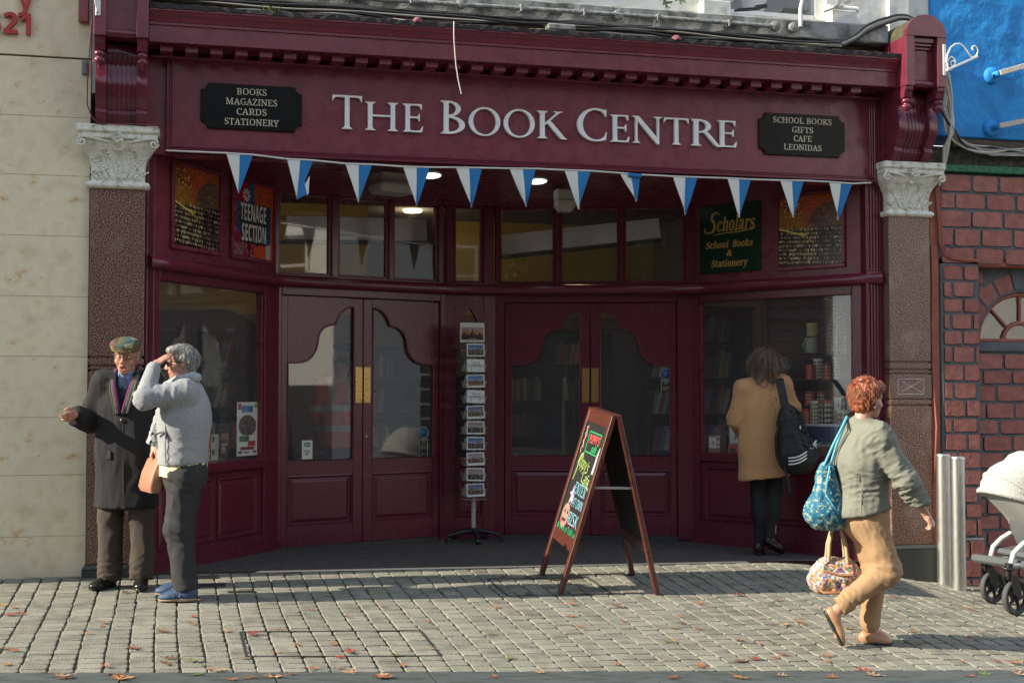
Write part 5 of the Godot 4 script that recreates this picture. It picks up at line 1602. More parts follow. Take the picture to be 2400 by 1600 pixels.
func window_goods():
	var red := mat("orange_red", lc(0.42, 0.08, 0.035), 0.4)
	var tl := [print_mat("print_a", leaf_print(Color(0.86, 0.83, 0.72), Color(0.12, 0.12, 0.11), Color(0.66, 0.42, 0.12)), 0.4), print_mat("print_b", leaf_print(Color(0.13, 0.13, 0.13), Color(0.78, 0.77, 0.70), Color(0.78, 0.77, 0.70)), 0.4), print_mat("print_c", leaf_print(Color(0.84, 0.82, 0.72), Color(0.45, 0.46, 0.12), Color(0.75, 0.25, 0.12)), 0.4), print_mat("print_d", leaf_print(Color(0.74, 0.25, 0.13), Color(0.92, 0.72, 0.55), Color(0.92, 0.72, 0.55)), 0.4)]
	var t := frame_of(PE, PF)
	# floor board of the window bed and a stepped stand
	var bed := thing("window_bed", "dark boarded floor of the display window behind the woman in camel", "shelf")
	var bb := MB.new()
	bb.prism(PackedVector2Array([Vector2(0.0, 0.05), Vector2(1.75, 0.05), Vector2(1.75, 0.9), Vector2(0.0, 0.75)]), 0.70, 0.735, t * Transform3D(Basis(Vector3.RIGHT, Vector3(0, 0, -1), Vector3.UP), Vector3.ZERO))
	obj(bb, bed, "board", mats.dark_wood)
	var bed2 := thing("window_bed", "green topped floor of the display window beside the man", "shelf")
	bb = MB.new()
	bb.prism(PackedVector2Array([Vector2(0.0, 0.05), Vector2(1.70, 0.05), Vector2(1.70, 0.6), Vector2(0.0, 0.6)]), 0.76, 0.785, frame_of(PA, PB) * Transform3D(Basis(Vector3.RIGHT, Vector3(0, 0, -1), Vector3.UP), Vector3.ZERO))
	obj(bb, bed2, "board", mat("bed_green", lc(0.05, 0.10, 0.06), 0.8))
	# slatted wall with hooks
	var sl := thing("slat_wall", "brown slatted display wall with hooks behind the window", "display wall", Vector3(0, 0, 0))
	var sm := mat("slat_brown", lc(0.13, 0.062, 0.035), 0.5, {"tex": ntexture(noise(0.02, 221, 4), [[0.0, Color(0.7, 0.7, 0.7)], [1, Color(1.15, 1.15, 1.15)]]), "tri": 1.0, "stretch": Vector3(0.5, 5, 5)})
	for i in 14:
		lbox(sl, "slat", Vector3(5.30, 0.74 + i * 0.105, -1.30), Vector3(6.14, 0.838 + i * 0.105, -1.27), sm, 0.004)
	lbox(sl, "backing", Vector3(5.30, 0.74, -1.33), Vector3(6.14, 2.22, -1.302), sm, 0.0)
	lbox(sl, "post", Vector3(5.26, 0.72, -1.34), Vector3(5.298, 2.24, -1.25), mats.dark_wood, 0.004)
	lbox(sl, "shelf", Vector3(5.52, 1.430, -1.268), Vector3(6.12, 1.452, -0.98), mats.dark_wood, 0.003)
	lbox(sl, "shelf", Vector3(5.50, 1.205, -1.268), Vector3(6.12, 1.225, -1.0), mats.dark_wood, 0.003)
	# hung apron
	var ap := thing("apron", "long cloth apron with a black leaf print hanging in the window", "apron", Vector3(5.83, 2.12, -0.97))
	var b := MB.new()
	var rows := 10
	for i in rows:
		for j in 6:
			var q := []
			for c in [[j, i + 1], [j + 1, i + 1], [j + 1, i], [j, i]]:
				var v: float = c[1] / float(rows); var u: float = c[0] / 6.0
				var w := lerpf(0.10, 0.20, smoothstep(0.0, 0.6, v))
				q.append(Vector3((u - 0.5) * w + v * -0.02, -v * 0.44 + 0.01 * sin(u * 9.0), 0.018 * sin(u * 11.0 + v * 2.0) * v))
			b.smooth(0)
			b.quv(q[0], q[1], q[2], q[3], Rect2(j / 6.0 * 3.0, i / float(rows) * 6.0, 0.5, 0.6))
	var am := print_mat("apron_print", leaf_print(Color(0.88, 0.85, 0.74), Color(0.10, 0.10, 0.09), Color(0.68, 0.46, 0.14)), 0.9)
	am.cull_mode = BaseMaterial3D.CULL_DISABLED
	obj(b, ap, "cloth", am)
	b = MB.new(); b.tube([Vector3(-0.14, 0.05, 0.01), Vector3(0.04, 0.02, 0.0), Vector3(0.04, -0.02, 0)], 0.006, 6)
	obj(b, ap, "hook", mats.white_paint)
	# cups on hooks and shelf
	mug("pale yellow mug hung high beside the apron", Vector3(5.66, 1.84, -1.12), mat("mug_yellow", lc(0.55, 0.46, 0.16), 0.3), 0.4, false, 1.25)
	mug("large pale green mug below the yellow mug", Vector3(5.64, 1.69, -1.10), mat("mug_green", lc(0.34, 0.40, 0.30), 0.3), 3.4, false, 1.4)
	mug("cream jug mug tipped on a hook beside the slatted wall", Vector3(5.43, 1.55, -1.16), mat("mug_cream", lc(0.46, 0.44, 0.33), 0.3), 0.3, true, 1.15)
	mug("olive mug hung behind the cream one", Vector3(5.50, 1.53, -1.20), mat("mug_olive", lc(0.16, 0.18, 0.12), 0.3), 0.3, true, 1.15)
	mug("teal mug near the elbow of the camel coat", Vector3(5.42, 1.235, -1.08), mat("mug_teal", lc(0.03, 0.11, 0.10), 0.3), 0.2, false, 1.1)
	tin("orange red tin with wire handle on the upper shelf", Vector3(5.63, 1.453, -1.10), 0.042, 0.115, red, red)
	tin("tall leaf printed tin beside the orange one", Vector3(5.715, 1.453, -1.12), 0.042, 0.17, tl[0], tl[0])
	tin("red and black printed tin leaning on the upper shelf", Vector3(5.80, 1.453, -1.13), 0.045, 0.13, tl[3], red)
	tin("olive leaf printed tin at the end of the upper shelf", Vector3(5.90, 1.453, -1.12), 0.040, 0.19, tl[2], tl[2])
	# tins and boxes on the bed, in the frame of the window
	var ys := 0.737
	var loc := func(u: float, y: float, z: float) -> Vector3: return t * Vector3(u, y, -z)
	lbox(bed, "riser", Vector3(1.0, 0.7355, -0.36), Vector3(1.56, 1.065, -0.10), mats.dark_wood, 0.004, t)
	tin("pale tin with red and olive leaves at the front of the window", loc.call(1.17, 1.066, 0.17), 0.045, 0.18, tl[2], tl[2])
	tin("black tin with white leaf print and orange lid", loc.call(1.27, 1.066, 0.18), 0.062, 0.185, tl[1], red)
	tin("small orange printed tin nearest the camel sleeve", loc.call(1.09, 1.066, 0.16), 0.035, 0.11, tl[3], tl[3])
	tin("orange patterned tin on the lower shelf", Vector3(5.62, 1.226, -1.10), 0.042, 0.10, tl[3], red)
	tin("dark patterned tin on the lower shelf with a red lid", Vector3(5.73, 1.226, -1.10), 0.045, 0.10, tl[1], red)
	tin("white bowl tin with big leaves at the end of the window", loc.call(1.44, 1.066, 0.2), 0.06, 0.10, tl[2], tl[2])
	var kraft := mat("kraft", lc(0.22, 0.14, 0.075), 0.8)
	var wl := mat("card_white", lc(0.62, 0.62, 0.56), 0.7)
	for e in [[0.18, 0.15, 0.13, 0.21, 0.0, "brown gift box with white label at the window corner"], [0.32, 0.30, 0.16, 0.30, 0.0, "taller brown gift box set behind the first"], [1.36, 0.30, 0.12, 0.24, 0.332, "kraft gift box on the stand behind the tins"], [1.47, 0.32, 0.12, 0.24, 0.332, "second kraft gift box on the stand at the end"]]:
		var bxn := thing("gift_box", e[5], "box", loc.call(e[0], ys + e[4], e[1]), 0.0, "boxes in the window")
		bxn.rotation.y = atan2(-(PF - PE).y, (PF - PE).x)
		lbox(bxn, "carton", Vector3(-e[2] / 2, 0, -0.05), Vector3(e[2] / 2, e[3], 0.05), kraft, 0.002)
		lbox(bxn, "label", Vector3(-e[2] / 2 + 0.012, e[3] * 0.45, 0.0505), Vector3(e[2] / 2 - 0.04, e[3] - 0.015, 0.0515), wl, 0.0)
		var o := lbox(bxn, "print", Vector3(-0.012, e[3] * 0.58, 0.0518), Vector3(0.0, e[3] * 0.75, 0.0522), mats.black, 0.0)
		var o2 := card(bxn, "pattern", tl[0], at3(e[2] / 2 - 0.02, e[3] * 0.72, 0.0505), 0.032, e[3] * 0.5)
	var rb := thing("red_box", "orange red box with a black window next to the camel coat", "box", loc.call(0.385, ys, 0.13))
	rb.rotation.y = atan2(-(PF - PE).y, (PF - PE).x)
	lbox(rb, "carton", Vector3(-0.05, 0, -0.04), Vector3(0.05, 0.13, 0.04), red, 0.002)
	lbox(rb, "print", Vector3(-0.025, 0.02, 0.0405), Vector3(0.03, 0.10, 0.0415), mats.black, 0.0)
	# beach picture card leaning on the glass
	var sea := print_image(96, 72, func(im: Image, r: RandomNumberGenerator):
		im.fill(Color(0.75, 0.78, 0.76))
		fillr(im, 4, 5, 88, 26, Color(0.03, 0.16, 0.38)); fillr(im, 66, 5, 26, 26, Color(0.12, 0.35, 0.5))
		fillr(im, 4, 31, 88, 8, Color(0.03, 0.26, 0.34)); fillr(im, 4, 39, 88, 3, Color(0.5, 0.6, 0.58)); fillr(im, 4, 42, 88, 20, Color(0.45, 0.30, 0.2))
		for i in 40: fillr(im, 8 + r.randi() % 52, 9 + 6 * (r.randi() % 3), 3, 2, Color(0.01, 0.06, 0.2))
		for i in 30: fillr(im, 4 + r.randi() % 80, 36 + r.randi() % 6, 8, 1, Color(0.7, 0.76, 0.74))
		fillr(im, 8, 52, 12, 14, Color(0.7, 0.7, 0.68)); fillr(im, 12, 56, 5, 10, Color(0.12, 0.12, 0.14)))
	var bp := thing("picture_card", "card with a blue sea and beach photograph leaning inside the window", "card", loc.call(1.29, 0.905, 0.07))
	bp.rotation.y = atan2(-(PF - PE).y, (PF - PE).x)
	card(bp, "print", print_mat("sea_print", sea), Transform3D.IDENTITY, 0.43, 0.33)
	# cards in the first window
	var t1 := frame_of(PA, PB)
	var yaw1 := atan2(-(PB - PA).y, (PB - PA).x)
	var nm := print_image(64, 96, func(im: Image, r: RandomNumberGenerator):
		im.fill(Color(0.16, 0.07, 0.05))
		fillr(im, 0, 0, 64, 34, Color(0.52, 0.38, 0.26))
		for i in 60: fillr(im, r.randi() % 64, 20 + r.randi() % 22, 2, 6 + r.randi() % 8, Color(0.14, 0.05, 0.04))
		for k in 6:
			for x in 64: fillr(im, x, 60 + k * 8 - x * 0.25, 1, 2, Color(0.45, 0.10, 0.07)))
	var orange := print_image(48, 96, func(im: Image, r: RandomNumberGenerator):
		im.fill(Color(0.75, 0.32, 0.14)); fillr(im, 0, 52, 48, 44, Color(0.7, 0.66, 0.58))
		for i in 40: fillr(im, r.randi() % 44, 54 + r.randi() % 40, 5, 4, Color(0.2 + r.randf() * 0.5, 0.3 + r.randf() * 0.2, 0.2))
		fillr(im, 16, 10, 16, 8, Color(0.9, 0.8, 0.7)))
	var pale := print_image(48, 96, func(im: Image, r: RandomNumberGenerator):
		im.fill(Color(0.66, 0.68, 0.62)); fillr(im, 6, 8, 16, 20, Color(0.3, 0.2, 0.16)); fillr(im, 6, 56, 16, 20, Color(0.25, 0.2, 0.2))
		for i in 24: fillr(im, 26, 8 + i * 3, 14 + r.randi() % 6, 1, Color(0.4, 0.4, 0.4)))
	for e in [[0.55, 0.105, 0.185, pale, "pale leaflet showing two small photographs beside the grey jacket", "leaf_pale"], [0.68, 0.13, 0.19, nm, "dark card reading never miss out, next to the grey jacket", "never_a"], [0.82, 0.11, 0.19, orange, "orange and white leaflet between the dark cards", "leaf_orange"], [0.94, 0.10, 0.185, pale, "grey leaflet with small photographs between orange one and dark card", "leaf_pale"], [1.08, 0.11, 0.195, nm, "dark card reading never miss out, next to the long notice", "never_a"]]:
		var o := thing("leaflet", e[4], "leaflet", t1 * Vector3(e[0], 0.905, -0.075), yaw1, "leaflets in the first window")
		o.rotation.x = 0.0
		card(o, "print", print_mat(e[5], e[3]), Transform3D.IDENTITY, e[1], e[2] + 0.02)
		if e[5] == "never_a":
			var k := 0
			for s in ["NEVER", "MISS", "OUT"]:
				put_text(o, "lettering", s, mats.plaque_cream, at3(-0.008 if k == 0 else -0.02, 0.018 - k * 0.028, 0.002), 0.022, 0.078 if k == 0 else 0.056, 0.0006, "Droid Sans")
				k += 1
	# long notice taped to the glass
	var nt := print_image(80, 200, func(im: Image, r: RandomNumberGenerator):
		im.fill(Color(0.80, 0.82, 0.78))
		fillr(im, 18, 14, 42, 24, Color(0.10, 0.35, 0.58)); fillr(im, 5, 6, 11, 22, Color(0.72, 0.14, 0.14)); fillr(im, 65, 6, 12, 16, Color(0.45, 0.62, 0.18))
		for y in range(44, 124):
			var hw := 33.0 * sqrt(maxf(0.0, 1.0 - pow((y - 88) / 40.0, 2.0)))
			for x in range(int(40 - hw), int(40 + hw), 3): fillr(im, x, y, 3, 1, Color(0.12, 0.11, 0.10).lerp(Color(0.66, 0.62, 0.56), r.randf() * r.randf() * 1.4))
		fillr(im, 10, 126, 36, 22, Color(0.10, 0.32, 0.14)); fillr(im, 42, 145, 28, 20, Color(0.70, 0.20, 0.14)); fillr(im, 14, 167, 52, 11, Color(0.50, 0.05, 0.12))
		for i in 7: fillr(im, 22, 17 + i * 3, 20 + r.randi() % 14, 1, Color(0.7, 0.78, 0.85))
		for i in 5: fillr(im, 14, 130 + i * 4, 16 + r.randi() % 12, 1, Color(0.7, 0.8, 0.7))
		fillr(im, 6, 182, 14, 9, Color(0.15, 0.12, 0.15)); fillr(im, 26, 184, 20, 6, Color(0.4, 0.4, 0.42)); fillr(im, 62, 182, 12, 9, Color(0.35, 0.08, 0.12)))
	var n := thing("window_notice", "long white notice with a round photograph taped inside the window", "notice", t1 * Vector3(1.36, 1.04, -0.044), yaw1)
	card(n, "print", print_mat("notice_print", nt), Transform3D.IDENTITY, 0.315, 0.435)
	# small stickers on the door glass
	for e in [[PB, PC, 1.445, 0.89, "blue rosette sticker with ribbon tail on the first pair of doors"], [PD, PE, 1.522, 1.42, "blue rosette sticker with ribbon tail on the second pair of doors"]]:
		var s := thing("door_sticker", e[4], "sticker", frame_of(e[0], e[1]) * Vector3(e[2], e[3], -0.0185), atan2(-(e[1] - e[0]).y, (e[1] - e[0]).x), "stickers on the door glass")
		var disc := MB.new()
		disc.lathe([[0.0, 0.0012], [0.046, 0.0012], [0.046, 0.0]], 24, Transform3D(Basis(Vector3.RIGHT, PI / 2), Vector3(0, 0.085, 0)))
		obj(disc, s, "rosette", mat("sticker_blue", lc(0.03, 0.11, 0.22), 0.4))
		var ring := []
		for i in 25: ring.append(Vector3(cos(TAU * i / 24.0) * 0.049, 0.085 + sin(TAU * i / 24.0) * 0.049, 0.001))
		var rbn := MB.new()
		rbn.tube(ring, 0.0035, 5, false)
		rbn.tube([Vector3(-0.043, 0.04, 0.001), Vector3(-0.043, -0.13, 0.001), Vector3(0.0, -0.10, 0.001), Vector3(0.043, -0.13, 0.001), Vector3(0.043, 0.04, 0.001)], 0.003, 5)
		obj(rbn, s, "ribbon_edge", mat("sticker_grey", lc(0.38, 0.42, 0.40), 0.5))
		put_text(s, "lettering", "MEMBER", mats.sticker_grey, at3(0, 0.022, 0.001), 0.016, 0.07, 0.0006, "Droid Sans", true)
		put_text(s, "lettering", "2018", mats.sticker_grey, at3(0, 0.0, 0.001), 0.013, 0.035, 0.0006, "Droid Sans", true)
		for k in 3: lbox(s, "printed_line", Vector3(-0.028, -0.035 - k * 0.014, 0.0), Vector3(0.028, -0.029 - k * 0.014, 0.001), mat("sticker_gold", lc(0.25, 0.20, 0.09), 0.5), 0.0)
	var po := thing("door_card", "small white card with a green block on the first door glass", "card", frame_of(PB, PC) * Vector3(0.279, 0.848, -0.0185), atan2(-(PC - PB).y, (PC - PB).x))
	card(po, "sheet", wl, Transform3D.IDENTITY, 0.10, 0.16)
	lbox(po, "green_block", Vector3(-0.028, 0.025, 0.0013), Vector3(0.028, 0.06, 0.002), mat("post_green", lc(0.01, 0.13, 0.05), 0.5), 0.0)
	put_text(po, "lettering", "post", wl, at3(0, 0.043, 0.0022), 0.02, 0.04, 0.0005, "Droid Sans", true)
	put_text(po, "lettering", "Top Up", mats.black, at3(0, -0.012, 0.0015), 0.018, 0.055, 0.0005, "Droid Sans", true)
	put_text(po, "lettering", "Here", mats.black, at3(0, -0.036, 0.0015), 0.018, 0.036, 0.0005, "Droid Sans", true)

# Roman capitals in pieces; cap height 1, width given later
func arc_pts(cx: float, cy: float, rx: float, ry: float, a0: float, a1: float, n: int) -> PackedVector2Array:
	var p := PackedVector2Array()
	for i in n + 1:
		var a := lerpf(a0, a1, float(i) / n)
		p.append(Vector2(cx + cos(a) * rx, cy + sin(a) * ry))
	return p

func stem(x: float, w: float, o := 0.075, top := true, bottom := true) -> PackedVector2Array:
	var p := PackedVector2Array()
	if bottom: p.append_array(PackedVector2Array([Vector2(x - o, 0), Vector2(x + w + o, 0), Vector2(x + w + o, 0.022), Vector2(x + w + 0.028, 0.045), Vector2(x + w, 0.11)]))
	else: p.append_array(PackedVector2Array([Vector2(x, 0), Vector2(x + w, 0)]))
	if top: p.append_array(PackedVector2Array([Vector2(x + w, 0.89), Vector2(x + w + 0.028, 0.955), Vector2(x + w + o, 0.978), Vector2(x + w + o, 1), Vector2(x - o, 1), Vector2(x - o, 0.978), Vector2(x - 0.028, 0.955), Vector2(x, 0.89)]))
	else: p.append_array(PackedVector2Array([Vector2(x + w, 1), Vector2(x, 1)]))
	if bottom: p.append_array(PackedVector2Array([Vector2(x, 0.11), Vector2(x - 0.028, 0.045), Vector2(x - o, 0.022)]))
	return p

func half_ring(cx: float, cy: float, ro: Vector2, ri: Vector2, a0: float, a1: float, dx := 0.0) -> PackedVector2Array:
	var p := arc_pts(cx, cy, ro.x, ro.y, a0, a1, 16)
	var q := arc_pts(cx + dx, cy, ri.x, ri.y, a1, a0, 16)
	p.append_array(q)
	return p

func pv(a: Array) -> PackedVector2Array:
	var p := PackedVector2Array()
	for i in range(0, a.size(), 2): p.append(Vector2(a[i], a[i + 1]))
	return p

func glyph(c: String) -> Array:
	# [natural width, pieces]
	match c:
		"T": return [0.84, [stem(0.355, 0.13, 0.08, false, true), pv([0.0, 0.80, 0.03, 0.86, 0.07, 0.925, 0.13, 0.945, 0.71, 0.945, 0.77, 0.925, 0.81, 0.86, 0.84, 0.80, 0.835, 1.0, 0.79, 0.998, 0.05, 0.998, 0.005, 1.0])]]
		"H": return [0.98, [stem(0.09, 0.13, 0.085), stem(0.76, 0.13, 0.085), pv([0.2, 0.495, 0.78, 0.495, 0.78, 0.55, 0.2, 0.55])]]
		"E": return [0.62, [stem(0.085, 0.13, 0.08), pv([0.2, 0.95, 0.46, 0.95, 0.52, 0.92, 0.55, 0.82, 0.58, 0.82, 0.575, 1.0, 0.2, 1.0]), pv([0.2, 0.50, 0.43, 0.50, 0.475, 0.47, 0.49, 0.40, 0.515, 0.40, 0.515, 0.66, 0.49, 0.66, 0.475, 0.59, 0.43, 0.555, 0.2, 0.555]), pv([0.2, 0.0, 0.585, 0.0, 0.62, 0.21, 0.59, 0.21, 0.54, 0.10, 0.48, 0.055, 0.2, 0.055])]]
		"B": return [0.70, [stem(0.09, 0.135, 0.085), half_ring(0.22, 0.765, Vector2(0.35, 0.235), Vector2(0.215, 0.185), -PI / 2, PI / 2), half_ring(0.22, 0.275, Vector2(0.47, 0.275), Vector2(0.315, 0.215), -PI / 2, PI / 2)]]
		"O": return [1.0, [half_ring(0.5, 0.5, Vector2(0.5, 0.52), Vector2(0.365, 0.465), PI / 2, PI * 1.5), half_ring(0.5, 0.5, Vector2(0.5, 0.52), Vector2(0.365, 0.465), -PI / 2, PI / 2)]]
		"K": return [0.86, [stem(0.085, 0.13, 0.08), pv([0.20, 0.50, 0.24, 0.50, 0.62, 0.93, 0.68, 0.975, 0.74, 0.98, 0.74, 1.0, 0.47, 1.0, 0.47, 0.98, 0.55, 0.965, 0.53, 0.92, 0.20, 0.545]), pv([0.285, 0.56, 0.33, 0.50, 0.66, 0.03, 0.72, -0.01, 0.86, 0.0, 0.86, 0.018, 0.80, 0.045, 0.42, 0.60, 0.37, 0.645])]]
		"C": return [0.80, [half_ring(0.5, 0.5, Vector2(0.5, 0.52), Vector2(0.355, 0.465), PI * 0.30, PI * 1.68), pv([0.78, 0.995, 0.775, 0.765, 0.75, 0.765, 0.735, 0.83, 0.69, 0.88, 0.70, 0.965]), pv([0.79, 0.265, 0.765, 0.035, 0.66, 0.005, 0.69, 0.11, 0.745, 0.17, 0.765, 0.27])]]
		"N": return [0.98, [stem(0.105, 0.062, 0.09, false, true), pv([0.0, 1.0, 0.0, 0.98, 0.07, 0.96, 0.11, 0.90, 0.80, -0.02, 0.86, -0.02, 0.86, 0.14, 0.24, 0.965, 0.21, 1.0]), pv([0.80, 0.05, 0.86, 0.05, 0.86, 0.89, 0.885, 0.955, 0.96, 0.978, 0.96, 1.0, 0.70, 1.0, 0.70, 0.978, 0.775, 0.955, 0.80, 0.89])]]
		_: return [0.82, [stem(0.085, 0.13, 0.08), half_ring(0.21, 0.745, Vector2(0.36, 0.255), Vector2(0.225, 0.20), -PI / 2, PI / 2), pv([0.31, 0.52, 0.39, 0.48, 0.67, 0.06, 0.75, -0.01, 0.86, -0.01, 0.86, 0.012, 0.80, 0.04, 0.52, 0.47, 0.46, 0.54])]]

func plaque(called: String, label: String, x0: float, x1: float, y0: float, y1: float, lines: Array):
	var t := thing(called, label, "sign", Vector3((x0 + x1) / 2, (y0 + y1) / 2, -0.0175), 0.0, "black plaques on the sign board")
	var hx := (x1 - x0) / 2; var hy := (y1 - y0) / 2
	var r := 0.05
	var p := PackedVector2Array()
	for c in [[hx, hy, PI * 1.5, PI], [-hx, hy, 0.0, -PI / 2], [-hx, -hy, PI / 2, 0.0], [hx, -hy, PI, PI / 2]]:
		for i in 6:
			var a := lerpf(c[2], c[3], i / 5.0)
			p.append(Vector2(c[0] + cos(a) * r, c[1] + sin(a) * r))
	var b := MB.new()
	b.prism(p, 0.0, 0.024, Transform3D.IDENTITY, 0.003)
	obj(b, t, "board", mats.plaque_black)
	for l in lines:
		put_text(t, "lettering", l[0], mats.plaque_cream, at3(0, l[1] - (y0 + y1) / 2, 0.0255), 0.047, l[2], 0.003)

func signs_and_print():
	var t := thing("shop_name_lettering", "large white raised letters spelling the shop name on the burgundy board", "sign", Vector3(0, 0, -0.0175))
	for e in [["T", 1.192, 1.414, 1], ["H", 1.437, 1.688, 0], ["E", 1.724, 1.88, 0], ["B", 2.015, 2.207, 1], ["O", 2.234, 2.482, 0], ["O", 2.509, 2.756, 0], ["K", 2.777, 3.017, 0], ["C", 3.1, 3.345, 1], ["E", 3.373, 3.531, 0], ["N", 3.553, 3.809, 0], ["T", 3.82, 4.029, 0], ["R", 4.047, 4.295, 0], ["E", 4.277, 4.442, 0]]:
		var g := glyph(e[0])
		var h := 0.252 if e[3] else 0.213
		var k: float = (e[2] - e[1]) / g[0]
		var b := MB.new()
		var z := 0.030
		for p in g[1]:
			var q := PackedVector2Array()
			for v in p: q.append(Vector2(e[1] + v.x * k, 3.302 + v.y * h))
			b.prism(q, 0.0, z, Transform3D.IDENTITY)
			z += 0.0004
		obj(b, t, "letter", mats.sign_white)
	plaque("name_plaque", "black notched plaque listing books, magazines, cards and stationery", 0.234, 0.967, 3.262, 3.594, [["BOOKS", 3.540, 0.215], ["MAGAZINES", 3.465, 0.372], ["CARDS", 3.392, 0.215], ["STATIONERY", 3.316, 0.392]])
	plaque("name_plaque", "black notched plaque listing school books, gifts and cafe", 4.642, 5.400, 3.260, 3.600, [["SCHOOL BOOKS", 3.545, 0.52], ["GIFTS", 3.470, 0.185], ["CAFE", 3.400, 0.158], ["LEONIDAS", 3.327, 0.335]])
	# --- framed posters over the display windows ---
	var shop_photo := print_image(160, 160, func(im: Image, r: RandomNumberGenerator):
		im.fill(Color(0.18, 0.11, 0.08))
		for y in 74:
			for x in range(0, 160, 2):
				var c := Color(0.80, 0.36, 0.16).lerp(Color(0.50, 0.24, 0.12), absf(x - 95.0) / 110.0)
				if pow((x - 130.0) / 60.0, 2) + pow((y - 80.0) / 62.0, 2) < 1.0: c = Color(0.30, 0.20, 0.15).lerp(Color(0.55, 0.38, 0.24), r.randf())
				if x < 60 and y > 20 + x * 0.4: c = Color(0.62, 0.42, 0.16)
				fillr(im, x, y, 2, 1, c)
		for i in 260:
			var x := r.randi() % 160; var y := r.randi() % 74
			fillr(im, x, y, 2 + r.randi() % 9, 1 + r.randi() % 3, im.get_pixel(x, y).lerp([Color(0.12, 0.07, 0.05), Color(0.9, 0.6, 0.3), Color(0.5, 0.2, 0.1)][r.randi() % 3], 0.45))
		for i in 26: fillr(im, 4 + r.randi() % 60, 4 + r.randi() % 40, 3, 3, Color(0.95, 0.85, 0.6))
		for i in 50: # hanging sculpture
			var x := 105.0 + r.randfn() * 16.0; var y := 56.0 + r.randfn() * 12.0
			for k in 14: fillr(im, x + k * r.randf_range(-1, 1), y + k, 1, 1, Color(0.3, 0.28, 0.3))
		for row in 9:
			var y0 := 74.0 + row * 9.5
			for x in range(0, 160, 3):
				var lum := r.randf()
				var yy := y0 + (x - 60.0) * 0.05
				fillr(im, x, yy, 2, 4 + r.randi() % 4, Color(1.0, 0.93, 0.68) * (0.15 + lum * 0.85) if x < 100 else Color(0.8, 0.72, 0.6) * lum)
			for x in 160: fillr(im, x, y0 + 7.5 + (x - 60.0) * 0.05, 1, 1, Color(0.06, 0.035, 0.02))
		for x in range(0, 66): fillr(im, x, 70.0 + x * 0.30, 1, 4, Color(0.92, 0.80, 0.35))
		for x in range(62, 84): fillr(im, x, 84.0 + (x - 62) * 1.0, 2, 2, Color(0.88, 0.68, 0.14))
		for k in 5: fillr(im, 126 + k * 5, 126 + k * 6, 30, 2, Color(0.3, 0.14, 0.08)))
	var teen := print_image(128, 128, func(im: Image, r: RandomNumberGenerator):
		im.fill(Color(0.80, 0.30, 0.16))
		fillr(im, 0, 0, 60, 40, Color(0.62, 0.10, 0.22)); fillr(im, 48, 0, 18, 40, Color(0.14, 0.36, 0.52)); fillr(im, 10, 34, 110, 62, Color(0.10, 0.34, 0.50))
		fillr(im, 0, 86, 66, 42, Color(0.55, 0.08, 0.20))
		for i in 90: fillr(im, r.randi() % 60, 90 + r.randi() % 36, 2 + r.randi() % 5, 3 + r.randi() % 8, Color(0.75, 0.5, 0.58).lerp(Color(0.5, 0.05, 0.15), r.randf()))
		for i in 60: fillr(im, 66 + r.randi() % 58, 4 + r.randi() % 30, 3, 3, [Color(0.2, 0.45, 0.2), Color(0.6, 0.5, 0.15), Color(0.3, 0.15, 0.4), Color(0.75, 0.3, 0.15)][r.randi() % 4])
		for k in 9:
			var a := TAU * k / 9.0
			for q in 3: fillr(im, 42 + cos(a) * (6 + q * 2) - 2, 22 + sin(a) * (6 + q * 2) - 2, 4, 4, Color(0.86, 0.85, 0.8))
		fillr(im, 39, 19, 6, 6, Color(0.8, 0.35, 0.1))
		for i in 50: fillr(im, r.randi() % 16, 40 + r.randi() % 50, 3, 3, [Color(0.15, 0.4, 0.55), Color(0.75, 0.12, 0.25), Color(0.15, 0.1, 0.1)][r.randi() % 3])
		fillr(im, 48, 96, 5, 30, Color(0.08, 0.05, 0.06)); fillr(im, 62, 96, 24, 14, Color(0.72, 0.30, 0.2)); fillr(im, 70, 100, 9, 7, Color(0.4, 0.28, 0.08)); fillr(im, 73, 102, 4, 4, Color(0.03, 0.03, 0.03))
		fillr(im, 104, 98, 16, 30, Color(0.68, 0.72, 0.72)); fillr(im, 106, 90, 12, 12, Color(0.08, 0.4, 0.6))
		for i in 20: fillr(im, 4 + r.randi() % 26, 108 + r.randi() % 16, 4, 3, Color(0.35, 0.42, 0.32)))
	var la := frame_of(PA, PB); var ra := frame_of(PE, PF)
	var pm := print_mat("photo_print", shop_photo, 0.25)
	for e in [[la, 0.575, 2.737, "poster", "framed photograph of a book shop interior beside the white capital", pm], [la, 1.375, 2.737, "poster", "colourful framed poster with big block lettering over the first window", print_mat("teen_print", teen, 0.25)], [ra, 1.225, 2.725, "poster", "framed photograph of a book shop interior beside the green sign", pm]]:
		var o := thing(e[3], e[4], "poster", (e[0] as Transform3D) * Vector3(e[1], e[2], -0.019), atan2((e[0] as Transform3D).basis.x.z * -1.0, (e[0] as Transform3D).basis.x.x), "posters over the display windows")
		card(o, "print", e[5], at3(0, 0, 0.004), 0.60, 0.60, 0.006)
		var b := MB.new()
		for q in [[-0.335, -0.335, 0.335, -0.301], [-0.335, 0.301, 0.335, 0.335], [-0.335, -0.3005, -0.301, 0.3005], [0.301, -0.3005, 0.335, 0.3005]]:
			b.bx(Vector3(q[0], q[1], 0.0), Vector3(q[2], q[3], 0.028), 0.006)
		obj(b, o, "frame", mats.paint)
